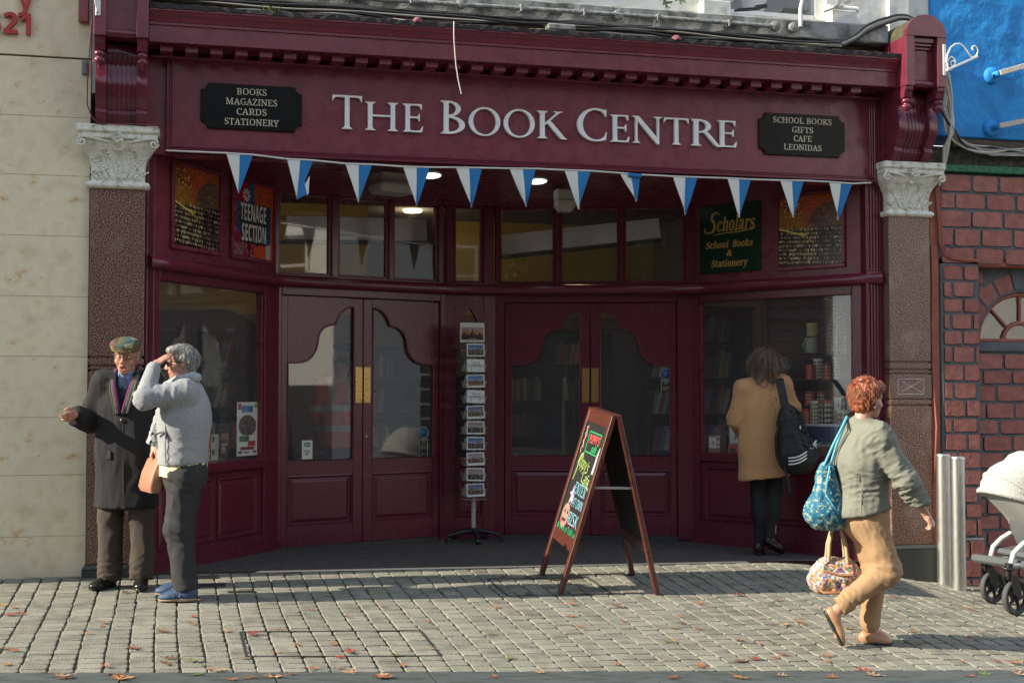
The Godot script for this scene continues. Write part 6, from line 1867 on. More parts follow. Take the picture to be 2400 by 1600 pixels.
		if "block" in e[4]:
			lbox(o, "print_backing", Vector3(-0.20, -0.03, 0.0102), Vector3(0.21, 0.14, 0.0108), mats.black, 0.0)
			lbox(o, "print_backing", Vector3(-0.19, -0.19, 0.0102), Vector3(0.20, -0.0301, 0.0108), mats.black, 0.0)
			put_text(o, "lettering", "TEENAGE", mats.sign_white, at3(0.0, 0.06, 0.012) * Transform3D(Basis.from_scale(Vector3(1, 1.45, 1)), Vector3.ZERO), 0.095, 0.385, 0.001, "Droid Sans", true)
			put_text(o, "lettering", "SECTION", mats.sign_white, at3(0.01, -0.105, 0.012) * Transform3D(Basis.from_scale(Vector3(1, 1.45, 1)), Vector3.ZERO), 0.095, 0.365, 0.001, "Droid Sans", true)
	# green board with gilt lettering
	var gb := thing("green_sign_board", "dark green board with gilt lettering over the second window", "sign", ra * Vector3(0.42, 2.72, -0.019), atan2(-ra.basis.x.z, ra.basis.x.x))
	lbox(gb, "board", Vector3(-0.318, -0.31, 0.0), Vector3(0.318, 0.31, 0.016), mat("sign_green", lc(0.006, 0.038, 0.022), 0.2), 0.004)
	var gold := mat("gilt", lc(0.62, 0.38, 0.08), 0.5)
	put_text(gb, "lettering", "cholars", gold, at3(0.07, 0.125, 0.018) , 0.125, 0.39, 0.002, "Droid Serif", true, 0.30)
	var sw := MB.new()
	sw.tube([Vector3(-0.10, 0.215, 0.018), Vector3(-0.135, 0.24, 0.018), Vector3(-0.175, 0.225, 0.018), Vector3(-0.185, 0.185, 0.018), Vector3(-0.16, 0.145, 0.018), Vector3(-0.15, 0.105, 0.018), Vector3(-0.175, 0.065, 0.018), Vector3(-0.235, 0.055, 0.018), Vector3(-0.265, 0.08, 0.018), Vector3(-0.255, 0.105, 0.018)], [0.003, 0.008, 0.010, 0.012, 0.014, 0.013, 0.010, 0.008, 0.007, 0.004], 6)
	sw.tube([Vector3(-0.17, 0.035, 0.018), Vector3(-0.05, 0.048, 0.018), Vector3(0.10, 0.05, 0.018), Vector3(0.24, 0.062, 0.018), Vector3(0.28, 0.085, 0.018)], [0.002, 0.005, 0.006, 0.005, 0.002], 6)
	obj(sw, gb, "flourish", gold)
	put_text(gb, "lettering", "School  Books", gold, at3(0, -0.055, 0.018), 0.062, 0.49, 0.002, "Droid Serif", true, 0.22)
	put_text(gb, "lettering", "&", gold, at3(0, -0.135, 0.018), 0.055, 0.0, 0.002, "Droid Serif", true, 0.22)
	put_text(gb, "lettering", "Stationery", gold, at3(0.0, -0.225, 0.018), 0.062, 0.38, 0.002, "Droid Serif", true, 0.22)

func bunting():
	var t := thing("bunting", "string of white and blue pennants hung under the sign board", "bunting", Vector3(0, 0, 0.055))
	var white := mat("flag_white", lc(0.66, 0.66, 0.61), 0.8, {"two": true, "back": Color(0.3, 0.3, 0.28)})
	var blue := mat("flag_blue", lc(0.015, 0.165, 0.40), 0.8, {"two": true, "back": Color(0.05, 0.15, 0.3)})
	# left top, right top, tip (x, y)
	var fl := [[0.418, 3.074, 0.61, 3.07, 0.508, 2.776], [0.856, 3.05, 1.049, 3.048, 0.929, 2.751], [1.285, 3.033, 1.485, 3.035, 1.384, 2.741], [1.719, 3.029, 1.924, 3.031, 1.821, 2.731], [2.124, 3.039, 2.329, 3.044, 2.243, 2.735], [2.543, 3.049, 2.753, 3.055, 2.671, 2.756], [2.981, 3.054, 3.195, 3.056, 3.094, 2.751], [3.432, 3.049, 3.604, 3.043, 3.565, 2.827], [3.874, 3.04, 4.083, 3.041, 3.973, 2.736], [4.337, 3.044, 4.542, 3.042, 4.434, 2.727], [4.795, 3.045, 5.004, 3.05, 4.904, 2.742], [5.231, 3.048, 5.438, 3.042, 5.297, 2.74]]
	var cord := [Vector3(-0.008, 3.074, 0)]
	for i in fl.size():
		var f: Array = fl[i]
		cord.append(Vector3(f[0], f[1], 0)); cord.append(Vector3(f[2], f[3], 0))
	cord.append(Vector3(5.607, 3.056, 0))
	var b := MB.new()
	b.tube(cord, 0.007, 6)
	obj(b, t, "cord", white)
	for i in fl.size():
		var f: Array = fl[i]
		var A := Vector2(f[0], f[1]); var B := Vector2(f[2], f[3]); var C := Vector2(f[4], f[5])
		var o: MeshInstance3D = null
		var ph := rng.randf() * TAU; var am := rng.randf_range(0.008, 0.022)
		for half in 2:
			b = MB.new(); b.smooth(0)
			var n := 8
			for r in n:
				for c in 3:
					var q := []
					for e in [[c, r + 1], [c + 1, r + 1], [c + 1, r], [c, r]]:
						var v: float = e[1] / float(n)
						var u: float = (e[0] / 3.0 + half) * 0.5
						var top := A.lerp(B, u)
						var p := top.lerp(C, v)
						var z := am * sin(u * 7.0 + v * 3.0 + ph) * v + 0.012 * v
						if i == 1 and half == 1 and v > 0.55: # torn, folded tail of the second pennant
							p.x += (v - 0.55) * 0.10 * (u - 0.5) * 4.0; p.y += (v - 0.55) * 0.12 * (u - 0.5) * 2.0
						q.append(Vector3(p.x, p.y, z))
					if e_area(q): b.quad(q[0], q[1], q[2], q[3])
			if half == 0: o = obj(b, t, "pennant", white)
			else: obj(b, o, "blue_half", blue)
		if i == 7:
			b = MB.new(); b.tube([Vector3(3.50, 3.035, 0.01), Vector3(3.605, 3.032, 0.01)], 0.016, 8)
			obj(b, o, "rolled_edge", blue)
		if i == 1:
			b = MB.new(); b.tri(Vector3(0.985, 2.86, 0.02), Vector3(1.005, 2.78, 0.02), Vector3(1.012, 2.80, 0.022)); b.tri(Vector3(0.985, 2.86, 0.02), Vector3(1.012, 2.80, 0.022), Vector3(1.02, 2.93, 0.02))
			obj(b, o, "torn_tail", white)

func e_area(q: Array) -> bool:
	return (q[1] - q[0]).cross(q[3] - q[0]).length() + (q[2] - q[1]).cross(q[3] - q[2]).length() > 1e-9

func stroke(parent: Node3D, called: String, pts: Array, r: float, m: Material):
	var b := MB.new()
	var q := []
	for i in range(0, pts.size(), 2): q.append(Vector3(pts[i], pts[i + 1], 0.0))
	b.tube(q, r, 5)
	obj(b, parent, called, m)

func blob(parent: Node3D, called: String, pts: Array, m: Material, z := 0.0):
	var b := MB.new()
	b.prism(pv(pts), z, z + 0.001)
	obj(b, parent, called, m)

func sandwich_board():
	var c := Vector2(3.043, 0.678)
	var t := thing("sandwich_board", "wooden framed chalkboard sandwich sign with coloured chalk drawing", "sign board", Vector3(c.x, gy(c.x, c.y), c.y))
	t.basis = gnormal(c.x, c.y) * Basis(Vector3.UP, -0.075)
	var wood := mat("board_wood", lc(0.105, 0.032, 0.02), 0.32, {"tex": ntexture(noise(0.02, 231, 5), [[0.0, Color(0.45, 0.42, 0.4)], [0.6, Color(1, 1, 1)], [1, Color(1.25, 1.2, 1.15)]]), "tri": 1.6, "stretch": Vector3(5, 0.6, 5)})
	var slate := mat("slate", lc(0.014, 0.015, 0.014), 0.5, {"tex": ntexture(noise(0.02, 233, 4), [[0.0, Color(0.8, 0.8, 0.8)], [1, Color(1.8, 1.8, 1.8)]]), "tri": 2.0})
	var hw := 0.36; var H := 1.245; var sp := 0.362
	var sl := atan2(sp - 0.03, H); var Lp := sqrt(H * H + sp * sp)
	for s in [-1.0, 1.0]:
		# panel frame: x along the width, y up the slope, z outwards
		var v := Vector3(-s * sin(sl), cos(sl), 0)
		var u := Vector3(0, 0, -s)
		var pf := Transform3D(Basis(u, v, u.cross(v)), Vector3(s * sp, 0.0, 0))
		var p := sub(t, "panel", pf)
		for e in [-1.0, 1.0]:
			lbox(p, "leg", Vector3(e * hw - (0.055 if e > 0 else 0.0), 0.0, -0.03), Vector3(e * hw + (0.0 if e > 0 else 0.055), Lp - 0.005, 0.004), wood, 0.004)
		lbox(p, "rail", Vector3(-hw + 0.056, Lp - 0.10, -0.028), Vector3(hw - 0.056, Lp - 0.006, 0.002), wood, 0.004)
		lbox(p, "rail", Vector3(-hw + 0.056, 0.30, -0.028), Vector3(hw - 0.056, 0.39, 0.002), wood, 0.004)
		lbox(p, "chalkboard", Vector3(-hw + 0.05, 0.385, -0.020), Vector3(hw - 0.05, Lp - 0.098, -0.010), slate, 0.0)
		if s < 0: chalk(p, Lp)
		else: lbox(p, "latch", Vector3(hw - 0.05, 0.13, -0.034), Vector3(hw - 0.028, 0.21, -0.0305), mats.brass, 0.002)
	var hb := MB.new()
	hb.bx(Vector3(-0.035, H - 0.012, -hw), Vector3(0.035, H + 0.012, hw), 0.005)
	obj(hb, t, "top_batten", wood)
	lbox(t, "spreader", Vector3(-0.145, 0.735, 0.31), Vector3(0.145, 0.752, 0.325), mat("spreader_grey", lc(0.33, 0.32, 0.28), 0.6), 0.002)

func chalk(p: Node3D, Lp: float):
	# drawing on the face; u runs -0.36..0.36, v up the slope
	var z := at3(0, 0, -0.0085)
	var d := sub(p, "chalk_drawing", z)
	var bl := mat("chalk_blue", lc(0.17, 0.36, 0.44), 0.9)
	var gr := mat("chalk_lime", lc(0.28, 0.38, 0.11), 0.9)
	var rd := mat("chalk_red", lc(0.48, 0.075, 0.07), 0.9)
	var gn := mat("chalk_green", lc(0.02, 0.30, 0.10), 0.9)
	var wh := mat("chalk_white", lc(0.42, 0.47, 0.46), 0.9)
	var bn := mat("chalk_brown", lc(0.27, 0.17, 0.13), 0.9)
	var pu := mat("chalk_purple", lc(0.42, 0.30, 0.50), 0.9)
	# framed name
	stroke(d, "chalk_frame", [-0.13, 0.985, 0.215, 0.985, 0.215, 1.135, -0.13, 1.135, -0.13, 0.985], 0.006, gn)
	put_text(d, "lettering", "POPPY'S", rd, at3(0.045, 1.085, 0.001), 0.065, 0.29, 0.001, "Droid Sans", true, 0.1)
	put_text(d, "lettering", "café", gn, at3(0.105, 1.02, 0.001), 0.05, 0.14, 0.001, "Droid Sans", true, 0.3)
	# handwritten line
	put_text(d, "lettering", "Poppy's", gr, at3(-0.06, 0.90, 0.001) * Transform3D(Basis(Vector3(0, 0, 1), -0.12) * Basis.from_scale(Vector3(1, 1.4, 1)), Vector3.ZERO), 0.062, 0.34, 0.001, "Droid Sans", false, 0.45)
	put_text(d, "lettering", "Cafe", gr, at3(0.115, 0.80, 0.001) * Transform3D(Basis(Vector3(0, 0, 1), -0.12) * Basis.from_scale(Vector3(1, 1.4, 1)), Vector3.ZERO), 0.062, 0.22, 0.001, "Droid Sans", false, 0.35)
	stroke(d, "chalk_stroke", [-0.235, 0.76, -0.215, 0.82, -0.20, 0.90, -0.185, 0.955, -0.15, 0.97, -0.125, 0.93], 0.006, gr)
	stroke(d, "chalk_stroke", [0.20, 0.78, 0.22, 0.745, 0.245, 0.755, 0.265, 0.735], 0.005, gr)
	put_text(d, "lettering", "ENTER", bl, at3(0.06, 0.715, 0.001) * Transform3D(Basis.from_scale(Vector3(1, 1.4, 1)), Vector3.ZERO), 0.060, 0.34, 0.001, "Droid Serif", false)
	put_text(d, "lettering", "AT OWN", bl, at3(0.10, 0.615, 0.001) * Transform3D(Basis.from_scale(Vector3(1, 1.3, 1)), Vector3.ZERO), 0.052, 0.30, 0.001, "Droid Sans", false)
	put_text(d, "lettering", "RISK", bl, at3(0.10, 0.50, 0.001) * Transform3D(Basis.from_scale(Vector3(1, 1.5, 1)), Vector3.ZERO), 0.060, 0.28, 0.001, "Droid Sans", false)
	# gravestone, bat, turnip lantern, grass with flowers, bits of border
	blob(d, "chalk_gravestone", [0.215, 0.855, 0.30, 0.86, 0.30, 1.03, 0.285, 1.06, 0.255, 1.05, 0.235, 1.0, 0.225, 0.93], wh)
	blob(d, "chalk_bat", [-0.20, 0.665, -0.15, 0.68, -0.13, 0.735, -0.11, 0.69, -0.10, 0.64, -0.075, 0.68, -0.06, 0.63, -0.09, 0.58, -0.10, 0.615, -0.13, 0.60, -0.15, 0.645], pu)
	var e := []
	for i in 20:
		var a := TAU * i / 20.0
		e.append(-0.155 + cos(a) * 0.105); e.append(0.505 + sin(a) * (0.085 if sin(a) > 0 else 0.10))
	blob(d, "chalk_lantern", e, bn)
	for q in [[-0.205, 0.515], [-0.125, 0.515]]: blob(d, "chalk_eye", [q[0], q[1], q[0] + 0.04, q[1], q[0] + 0.02, q[1] + 0.035], mats.black, 0.0012)
	stroke(d, "chalk_mouth", [-0.215, 0.47, -0.195, 0.455, -0.18, 0.475, -0.16, 0.45, -0.14, 0.475, -0.12, 0.455, -0.10, 0.475], 0.006, mats.black)
	blob(d, "chalk_stalk", [-0.17, 0.592, -0.145, 0.592, -0.135, 0.63, -0.125, 0.66, -0.145, 0.66, -0.155, 0.625], gr)
	var r := RandomNumberGenerator.new(); r.seed = 12
	var b := MB.new()
	for i in 70:
		var x := r.randf_range(-0.30, 0.30); var h := r.randf_range(0.02, 0.05)
		b.bx(Vector3(x, 0.392, 0), Vector3(x + 0.004, 0.392 + h, 0.0008))
	obj(b, d, "chalk_grass", gn).set_meta("kind", "stuff")
	for i in 16:
		var x := r.randf_range(-0.29, 0.29); var y := r.randf_range(0.425, 0.455)
		blob(d, "chalk_flower", [x, y, x + 0.014, y + 0.002, x + 0.012, y + 0.015, x - 0.002, y + 0.013], rd, 0.001)
	stroke(d, "chalk_skeleton", [-0.26, 1.16, -0.235, 1.13, -0.265, 1.11, -0.23, 1.08, -0.265, 1.05, -0.235, 1.02, -0.27, 0.99, -0.25, 0.96], 0.004, mat("chalk_pink", lc(0.5, 0.28, 0.22), 0.9))
	stroke(d, "chalk_skeleton", [-0.225, 1.17, -0.25, 1.14, -0.215, 1.10, -0.25, 1.06, -0.22, 1.0], 0.004, mats.chalk_pink)

func postcard_rack():
	var at := Vector3(2.69, floor_y(2.69, -1.84), -1.84)
	var t := thing("postcard_rack", "tall wire postcard spinner on a dark castor base between the doors", "rack", at)
	var wire := mat("rack_wire", lc(0.42, 0.42, 0.38), 0.4)
	var plastic := mat("rack_base", lc(0.015, 0.016, 0.017), 0.5)
	var b := MB.new()
	b.tube([Vector3(0, 0.08, 0), Vector3(0, 1.78, 0)], 0.020, 12)
	obj(b, t, "pole", wire)
	b = MB.new()
	b.lathe([[0.0, 0.125], [0.03, 0.125], [0.045, 0.105], [0.05, 0.07], [0.0, 0.07]], 16)
	obj(b, t, "hub", plastic)
	for k in 5:
		var a := TAU * k / 5.0 + PI / 2 + 0.05
		var d := Vector3(cos(a), 0, sin(a))
		b = MB.new()
		b.tube([d * 0.03 + Vector3(0, 0.10, 0), d * 0.14 + Vector3(0, 0.088, 0), d * 0.255 + Vector3(0, 0.062, 0)], [0.022, 0.019, 0.014], 8)
		var o := obj(b, t, "base_arm", plastic)
		b = MB.new()
		var sd := Vector3(-d.z, 0, d.x)
		b.tube([d * 0.25 - sd * 0.022 + Vector3(0, 0.026, 0), d * 0.25 + sd * 0.022 + Vector3(0, 0.026, 0)], 0.025, 12)
		obj(b, o, "castor", plastic)
	# printed fronts: sky over land or sea, or a pale engraving
	var prints := []
	for k in 6:
		prints.append(print_mat("card%d" % k, print_image(60, 42 + k, func(im: Image, r: RandomNumberGenerator):
			im.fill(Color(0.82, 0.83, 0.81))
			if k == 3:
				for i in 90: fillr(im, 18 + r.randi() % 26, 10 + r.randi() % 22, 2 + r.randi() % 6, 1, Color(0.5, 0.5, 0.5).lerp(Color(0.75, 0.75, 0.75), r.randf()))
			else:
				for y in range(4, 38):
					var q := (y - 4) / 34.0
					var sky := [Color(0.18, 0.33, 0.55), Color(0.50, 0.42, 0.42), Color(0.22, 0.40, 0.62), Color.WHITE, Color(0.25, 0.30, 0.45), Color(0.55, 0.46, 0.48)][k] as Color
					var land := [Color(0.24, 0.19, 0.14), Color(0.14, 0.13, 0.16), Color(0.50, 0.42, 0.27), Color.WHITE, Color(0.33, 0.25, 0.16), Color(0.30, 0.20, 0.16)][k] as Color
					fillr(im, 4, y, 52, 1, sky.lerp(Color(0.75, 0.74, 0.72), q * 1.2) if q < 0.55 else land)
				for i in 14:
					var x := 6 + r.randi() % 46
					fillr(im, x, 16 + r.randi() % 10, 2 + r.randi() % 8, 10, Color(0.30, 0.22, 0.16).lerp(Color(0.5, 0.42, 0.3), r.randf()))), 0.35))
	var kinds := [0, 3, 2, 3, 4, 1, 0, 5, 1, 4]
	var words := ["castle", "pencil drawing with a bridge", "sandy beach", "pencil drawing of a building", "brick tower", "sunset over water", "town square", "pink evening bay", "grey lake", "waterfront houses"]
	var ord := ["top", "second", "third", "fourth", "fifth", "sixth", "seventh", "eighth", "ninth", "lowest"]
	var paper := mat("card_back", lc(0.46, 0.43, 0.35), 0.8)
	for i in 10:
		var y := 1.70 - i * 0.1385
		# wire tier: ring and four pockets
		b = MB.new()
		for s in 4:
			var bs := Basis(Vector3.UP, s * PI / 2)
			for q in [[Vector3(-0.085, -0.045, 0.075), Vector3(-0.085, 0.015, 0.098), Vector3(0.085, 0.015, 0.098), Vector3(0.085, -0.045, 0.075)], [Vector3(-0.04, 0.015, 0.098), Vector3(-0.04, -0.05, 0.085), Vector3(-0.04, -0.05, 0.05)], [Vector3(0.04, 0.015, 0.098), Vector3(0.04, -0.05, 0.085), Vector3(0.04, -0.05, 0.05)], [Vector3(-0.085, -0.045, 0.075), Vector3(0.085, -0.045, 0.075)], [Vector3(0, -0.045, 0.075), Vector3(0, -0.045, 0.0)]]:
				var w := []
				for p in q: w.append(bs * p + Vector3(0, y, 0))
				b.tube(w, 0.0022, 5)
		obj(b, t, "wire_tier", wire)
		var cd := thing("postcard", "%s postcard facing out on the spinner, showing a %s" % [ord[i], words[i]], "postcard", at + Vector3(0.0, y, 0.082), 0.03 * sin(i * 2.1), "postcards on the spinner")
		cd.rotation.x = -0.12
		card(cd, "print", prints[kinds[i]], Transform3D(Basis(Vector3(0, 0, 1), 0.04 * sin(i * 3.7)), Vector3(0, 0.012, 0.0)), 0.162, 0.115, 0.003)
		for s in [-1.0, 1.0]:
			if (i == 0 and s < 0) or (i == 7 and s < 0): continue
			var st := thing("postcard_stack", "stack of postcards on the %s side of the spinner in its %s tier" % ["window" if s < 0 else "far", ord[i]], "postcard", at + Vector3(s * 0.082, y, 0), s * PI / 2, "postcards on the spinner")
			for k in 4 + (i * 3) % 4:
				lbox(st, "postcard_sheet", Vector3(-0.073, -0.042, 0.0035 * k - 0.02), Vector3(0.073, 0.062, 0.0035 * k - 0.0185), paper, 0.0, Transform3D(Basis(Vector3.RIGHT, -0.16 - 0.03 * k), Vector3.ZERO))
	for q in [[-0.05, 0.05], [0.05, 0.05], [-0.05, -0.05], [0.05, -0.05]]:
		b = MB.new(); b.tube([Vector3(q[0], 0.38, q[1]), Vector3(q[0], 1.80, q[1])], 0.0028, 5)
		obj(b, t, "upright_wire", wire)
	b = MB.new(); b.tube([Vector3(-0.1, 0.38, 0.07), Vector3(0.1, 0.38, 0.07), Vector3(0.1, 0.38, -0.07), Vector3(-0.1, 0.38, -0.07), Vector3(-0.1, 0.38, 0.07)], 0.003, 5)
	obj(b, t, "foot_ring", wire)
	var top := thing("postcard", "largest postcard clipped on top of the spinner, harbour with masts", "postcard", at + Vector3(-0.02, 1.87, 0.03), 0.02, "postcards on the spinner")
	card(top, "print", print_mat("card_top", print_image(80, 62, func(im: Image, r: RandomNumberGenerator):
		im.fill(Color(0.80, 0.79, 0.76))
		for y in range(14, 54):
			var q := (y - 14) / 40.0
			fillr(im, 4, y, 72, 1, Color(0.62, 0.58, 0.56).lerp(Color(0.72, 0.45, 0.28), q * 1.4) if q < 0.62 else Color(0.17, 0.10, 0.08))
		for i in 30: fillr(im, 5 + r.randi() % 68, 30 + r.randi() % 10, 3, 10, Color(0.28, 0.14, 0.09))
		for i in 9: fillr(im, 8 + r.randi() % 62, 18 + r.randi() % 6, 1, 22, Color(0.25, 0.15, 0.12))
		fillr(im, 38, 20, 3, 22, Color(0.22, 0.11, 0.08))), 0.35), Transform3D.IDENTITY, 0.225, 0.175, 0.003)
	b = MB.new(); b.tube([Vector3(-0.04, -0.09, 0.008), Vector3(-0.04, -0.055, 0.008), Vector3(0.04, -0.055, 0.008), Vector3(0.04, -0.09, 0.008)], 0.0025, 5)
	obj(b, top, "clip", wire)

func wheel(parent: Node3D, c: Vector3, r: float, turn: float):
	var w := sub(parent, "wheel", Transform3D(Basis(Vector3.UP, turn) * Basis(Vector3.RIGHT, PI / 2), c))
	var b := MB.new()
	b.lathe([[r - 0.022, -0.018], [r - 0.008, -0.022], [r - 0.001, -0.012], [r, 0.0], [r - 0.001, 0.012], [r - 0.008, 0.022], [r - 0.022, 0.018], [r - 0.026, 0.0], [r - 0.022, -0.018]], 36)
	obj(b, w, "tyre", mat("tyre_grey", lc(0.055, 0.058, 0.055), 0.75))
	b = MB.new()
	b.lathe([[r - 0.027, -0.013], [r - 0.042, -0.010], [r - 0.042, 0.010], [r - 0.027, 0.013]], 36)
	b.lathe([[0.0, 0.024], [0.02, 0.024], [0.026, 0.016], [0.026, -0.016], [0.02, -0.024], [0.0, -0.024]], 18)
	for k in 5:
		var a := TAU * k / 5.0
		var d := Vector3(cos(a), 0, sin(a))
		b.tube([d * 0.018, d * (r * 0.45), d * (r - 0.036)], [0.018, 0.011, 0.017], 8)
	obj(b, w, "rim", mat("pram_black", lc(0.014, 0.014, 0.015), 0.35))

func pushchair():
	var y0 := gy(6.0, 1.2)
	var t := thing("pushchair", "white framed pushchair with pale fleece hood, partly out of view", "pushchair", Vector3(5.99, y0, 1.2))
	var white := mat("pram_white", lc(0.62, 0.62, 0.60), 0.25)
	var black: Material = mat("pram_black", lc(0.014, 0.014, 0.015), 0.35)
	var grey := mat("pram_grey", lc(0.09, 0.10, 0.10), 0.45)
	var fleece := mat("pram_fleece", lc(0.50, 0.50, 0.46), 0.95, {"tex": ntexture(noise(0.06, 241, 4), [[0.0, Color(0.55, 0.56, 0.55)], [0.4, Color(0.95, 0.95, 0.94)], [1, Color(1, 1, 1)]]), "tri": 1.4, "bump": ntex.fine, "bscale": 0.8, "rim": 0.5})
	var b: MB
	# front swivel wheels with their fork legs
	for e in [[0.085, -0.22, 0.122], [-0.03, 0.235, 0.128]]:
		var c := Vector3(e[0], e[2] + gy(5.99 + e[0], 1.2 + e[1]) - y0, e[1])
		wheel(t, c, e[2], 0.25)
		b = MB.new()
		var dir := Vector3(-0.42, 1.0, 0).normalized()
		for s in [-1.0, 1.0]:
			b.prism(pv([-0.016, -0.014, 0.018, -0.012, 0.034, 0.06, 0.038, 0.135, 0.012, 0.175, -0.030, 0.165, -0.034, 0.08]), -0.004, 0.006, Transform3D(Basis(Vector3.UP, 0.25) * Basis(Vector3(0, 0, 1), 0.36), c + Vector3(0, 0, 0) + Basis(Vector3.UP, 0.25) * Vector3(0, 0, s * 0.034 - 0.001)), 0.0)
		b.tube([c + dir * 0.15 + Vector3(0, 0, -0.03), c + dir * 0.15 + Vector3(0, 0, 0.03)], 0.02, 10)
		b.tube([c + Vector3(-0.06, 0.15, 0.0), c + Vector3(-0.052, 0.245, 0.0)], 0.027, 12)
		b.lathe([[0.0, 0.0], [0.055, 0.0], [0.058, 0.008], [0.05, 0.014], [0.0, 0.014]], 16, Transform3D(Basis(Vector3(0, 0, 1), -0.1), c + Vector3(-0.055, 0.20, 0)))
		obj(b, t, "swivel_fork", black)
	# chassis tubes
	for s in [-1.0, 1.0]:
		var z: float = s * 0.20
		b = MB.new()
		var x := 0.06 if s < 0 else -0.04
		b.tube([Vector3(x, 0.36, z), Vector3(x + 0.02, 0.43, z), Vector3(x + 0.09, 0.49, z), Vector3(x + 0.20, 0.545, z), Vector3(x + 0.42, 0.66, z), Vector3(x + 0.75, 0.86, z)], 0.019, 12)
		obj(b, t, "frame_tube", white)
		b = MB.new()
		b.bx(Vector3(-0.045, -0.03, -0.028), Vector3(0.045, 0.03, 0.028), 0.01, Transform3D(Basis(Vector3(0, 0, 1), 0.5), Vector3(x + 0.21, 0.55, z)))
		obj(b, t, "hinge_block", black)
		b = MB.new()
		b.tube([Vector3(x + 0.0, 0.345, z), Vector3(x + 0.3, 0.335, z), Vector3(x + 0.75, 0.33, z)], 0.02, 10)
		obj(b, t, "chassis_rail", white)
	b = MB.new()
	b.bx(Vector3(-0.03, 0.315, -0.27), Vector3(0.065, 0.375, 0.27), 0.02, Transform3D(Basis(Vector3.UP, 0.22), Vector3.ZERO))
	obj(b, t, "axle_beam", grey)
	b = MB.new()
	b.bx(Vector3(0.02, 0.0, -0.18), Vector3(0.42, 0.05, 0.18), 0.02, Transform3D(Basis(Vector3(0, 0, 1), 0.12), Vector3(0.07, 0.37, 0)))
	obj(b, t, "footrest", grey)
	# seat shell and back wheels, mostly out of the picture
	b = MB.new()
	b.loft([rrect(0.08, -0.15, 0.15, 0.06, 0.46, 0.30), rrect(0.14, -0.18, 0.18, 0.08, 0.56, 0.32), rrect(0.19, -0.20, 0.20, 0.08, 0.70, 0.36), rrect(0.19, -0.20, 0.20, 0.08, 0.80, 0.42)])
	obj(b, t, "seat_shell", grey)
	for e in [[0.80, -0.27], [0.80, 0.27]]: wheel(t, Vector3(e[0], 0.15 + gy(5.99 + e[0], 1.2 + e[1]) - y0, e[1]), 0.15, 0.0)
	# hood: three padded bows sweeping from the front edge upwards
	b = MB.new()
	var rings := []
	for i in 15:
		var q := i / 14.0
		var a := lerpf(0.30, 2.3, q)
		var puff := 0.030 * absf(sin(q * PI * 3.0)) + 0.006 * sin(q * 31.0)
		var ring := []
		for j in 17:
			var w := j / 16.0
			var ph := PI * w
			var R := lerpf(0.45, 0.36, q) + puff * sin(ph)
			var out := Vector3(-cos(a), sin(a), 0)
			var e := pow(sin(ph), 0.55)
			ring.append(Vector3(0.31, 0.74, 0) + out * (R * e) + Vector3(0, 0, -cos(ph) * 0.235))
		rings.append(ring)
	b.smooth(0)
	for i in 14:
		for j in 16:
			b.quad(rings[i][j], rings[i + 1][j], rings[i + 1][j + 1], rings[i][j + 1])
	obj(b, t, "hood", fleece)
	b = MB.new()
	b.tube(rings[0], 0.022, 8); b.tube(rings[2], 0.015, 8)
	obj(b, t, "hood_edge", fleece)
	b = MB.new()
	var lining := []
	for i in 4:
		var lr := []
		for j in 17:
			var w := j / 16.0
			lr.append((rings[0][j] as Vector3).lerp(Vector3(0.22, 0.60, -cos(PI * w) * 0.2), i / 3.0))
		lining.append(lr)
	b.smooth(0)
	for i in 3:
		for j in 16: b.quad(lining[i][j], lining[i][j + 1], lining[i + 1][j + 1], lining[i + 1][j])
	obj(b, t, "hood_lining", mat("pram_lining", lc(0.34, 0.35, 0.32), 0.9, {"two": true}))

func leaf_mesh(v: int) -> ArrayMesh:
	# lobed oak leaf lying flat, tip along +x, curled
	var r := RandomNumberGenerator.new(); r.seed = 500 + v
	var half := [[-0.5, 0.0], [-0.42, 0.05], [-0.30, 0.10], [-0.20, 0.34], [-0.12, 0.30], [-0.10, 0.09], [0.02, 0.10], [0.16, 0.42], [0.24, 0.36], [0.17, 0.10], [0.28, 0.09], [0.40, 0.20], [0.42, 0.13], [0.36, 0.05], [0.55, 0.0]]
	var p := PackedVector2Array()
	for e in half: p.append(Vector2(e[0] + r.randf_range(-0.03, 0.03), e[1] * r.randf_range(0.8, 1.15)))
	for i in range(half.size() - 2, 0, -1): p.append(Vector2(half[i][0] + r.randf_range(-0.03, 0.03), -half[i][1] * r.randf_range(0.8, 1.15)))
	var cu := r.randf_range(0.15, 0.9); var cv := r.randf_range(0.1, 0.8); var sk := r.randf_range(-0.3, 0.3)
	var f := func(q: Vector2) -> Vector3: return Vector3(q.x, 0.03 + cu * q.x * q.x * 0.55 + cv * q.y * q.y * 1.4 + sk * q.x * q.y, -q.y)
	var b := MB.new()
	b.smooth(0)
	var idx := Geometry2D.triangulate_polygon(p)
	for k in range(0, idx.size(), 3):
		var A := p[idx[k]]; var B := p[idx[k + 1]]; var C := p[idx[k + 2]]
		if (B - A).cross(C - A) < 0.0:
			var w := B; B = C; C = w
		# split once so that the curl shows
		var ab := (A + B) / 2; var bc := (B + C) / 2; var ca := (C + A) / 2
		for q in [[A, ab, ca], [ab, B, bc], [ca, bc, C], [ab, bc, ca]]:
			b.tri(f.call(q[0]), f.call(q[1]), f.call(q[2]))
	b.tube([f.call(Vector2(-0.5, 0)), f.call(Vector2(-0.5, 0)) + Vector3(-0.22, 0.03, r.randf_range(-0.08, 0.08))], 0.012, 4)
	return b.done()

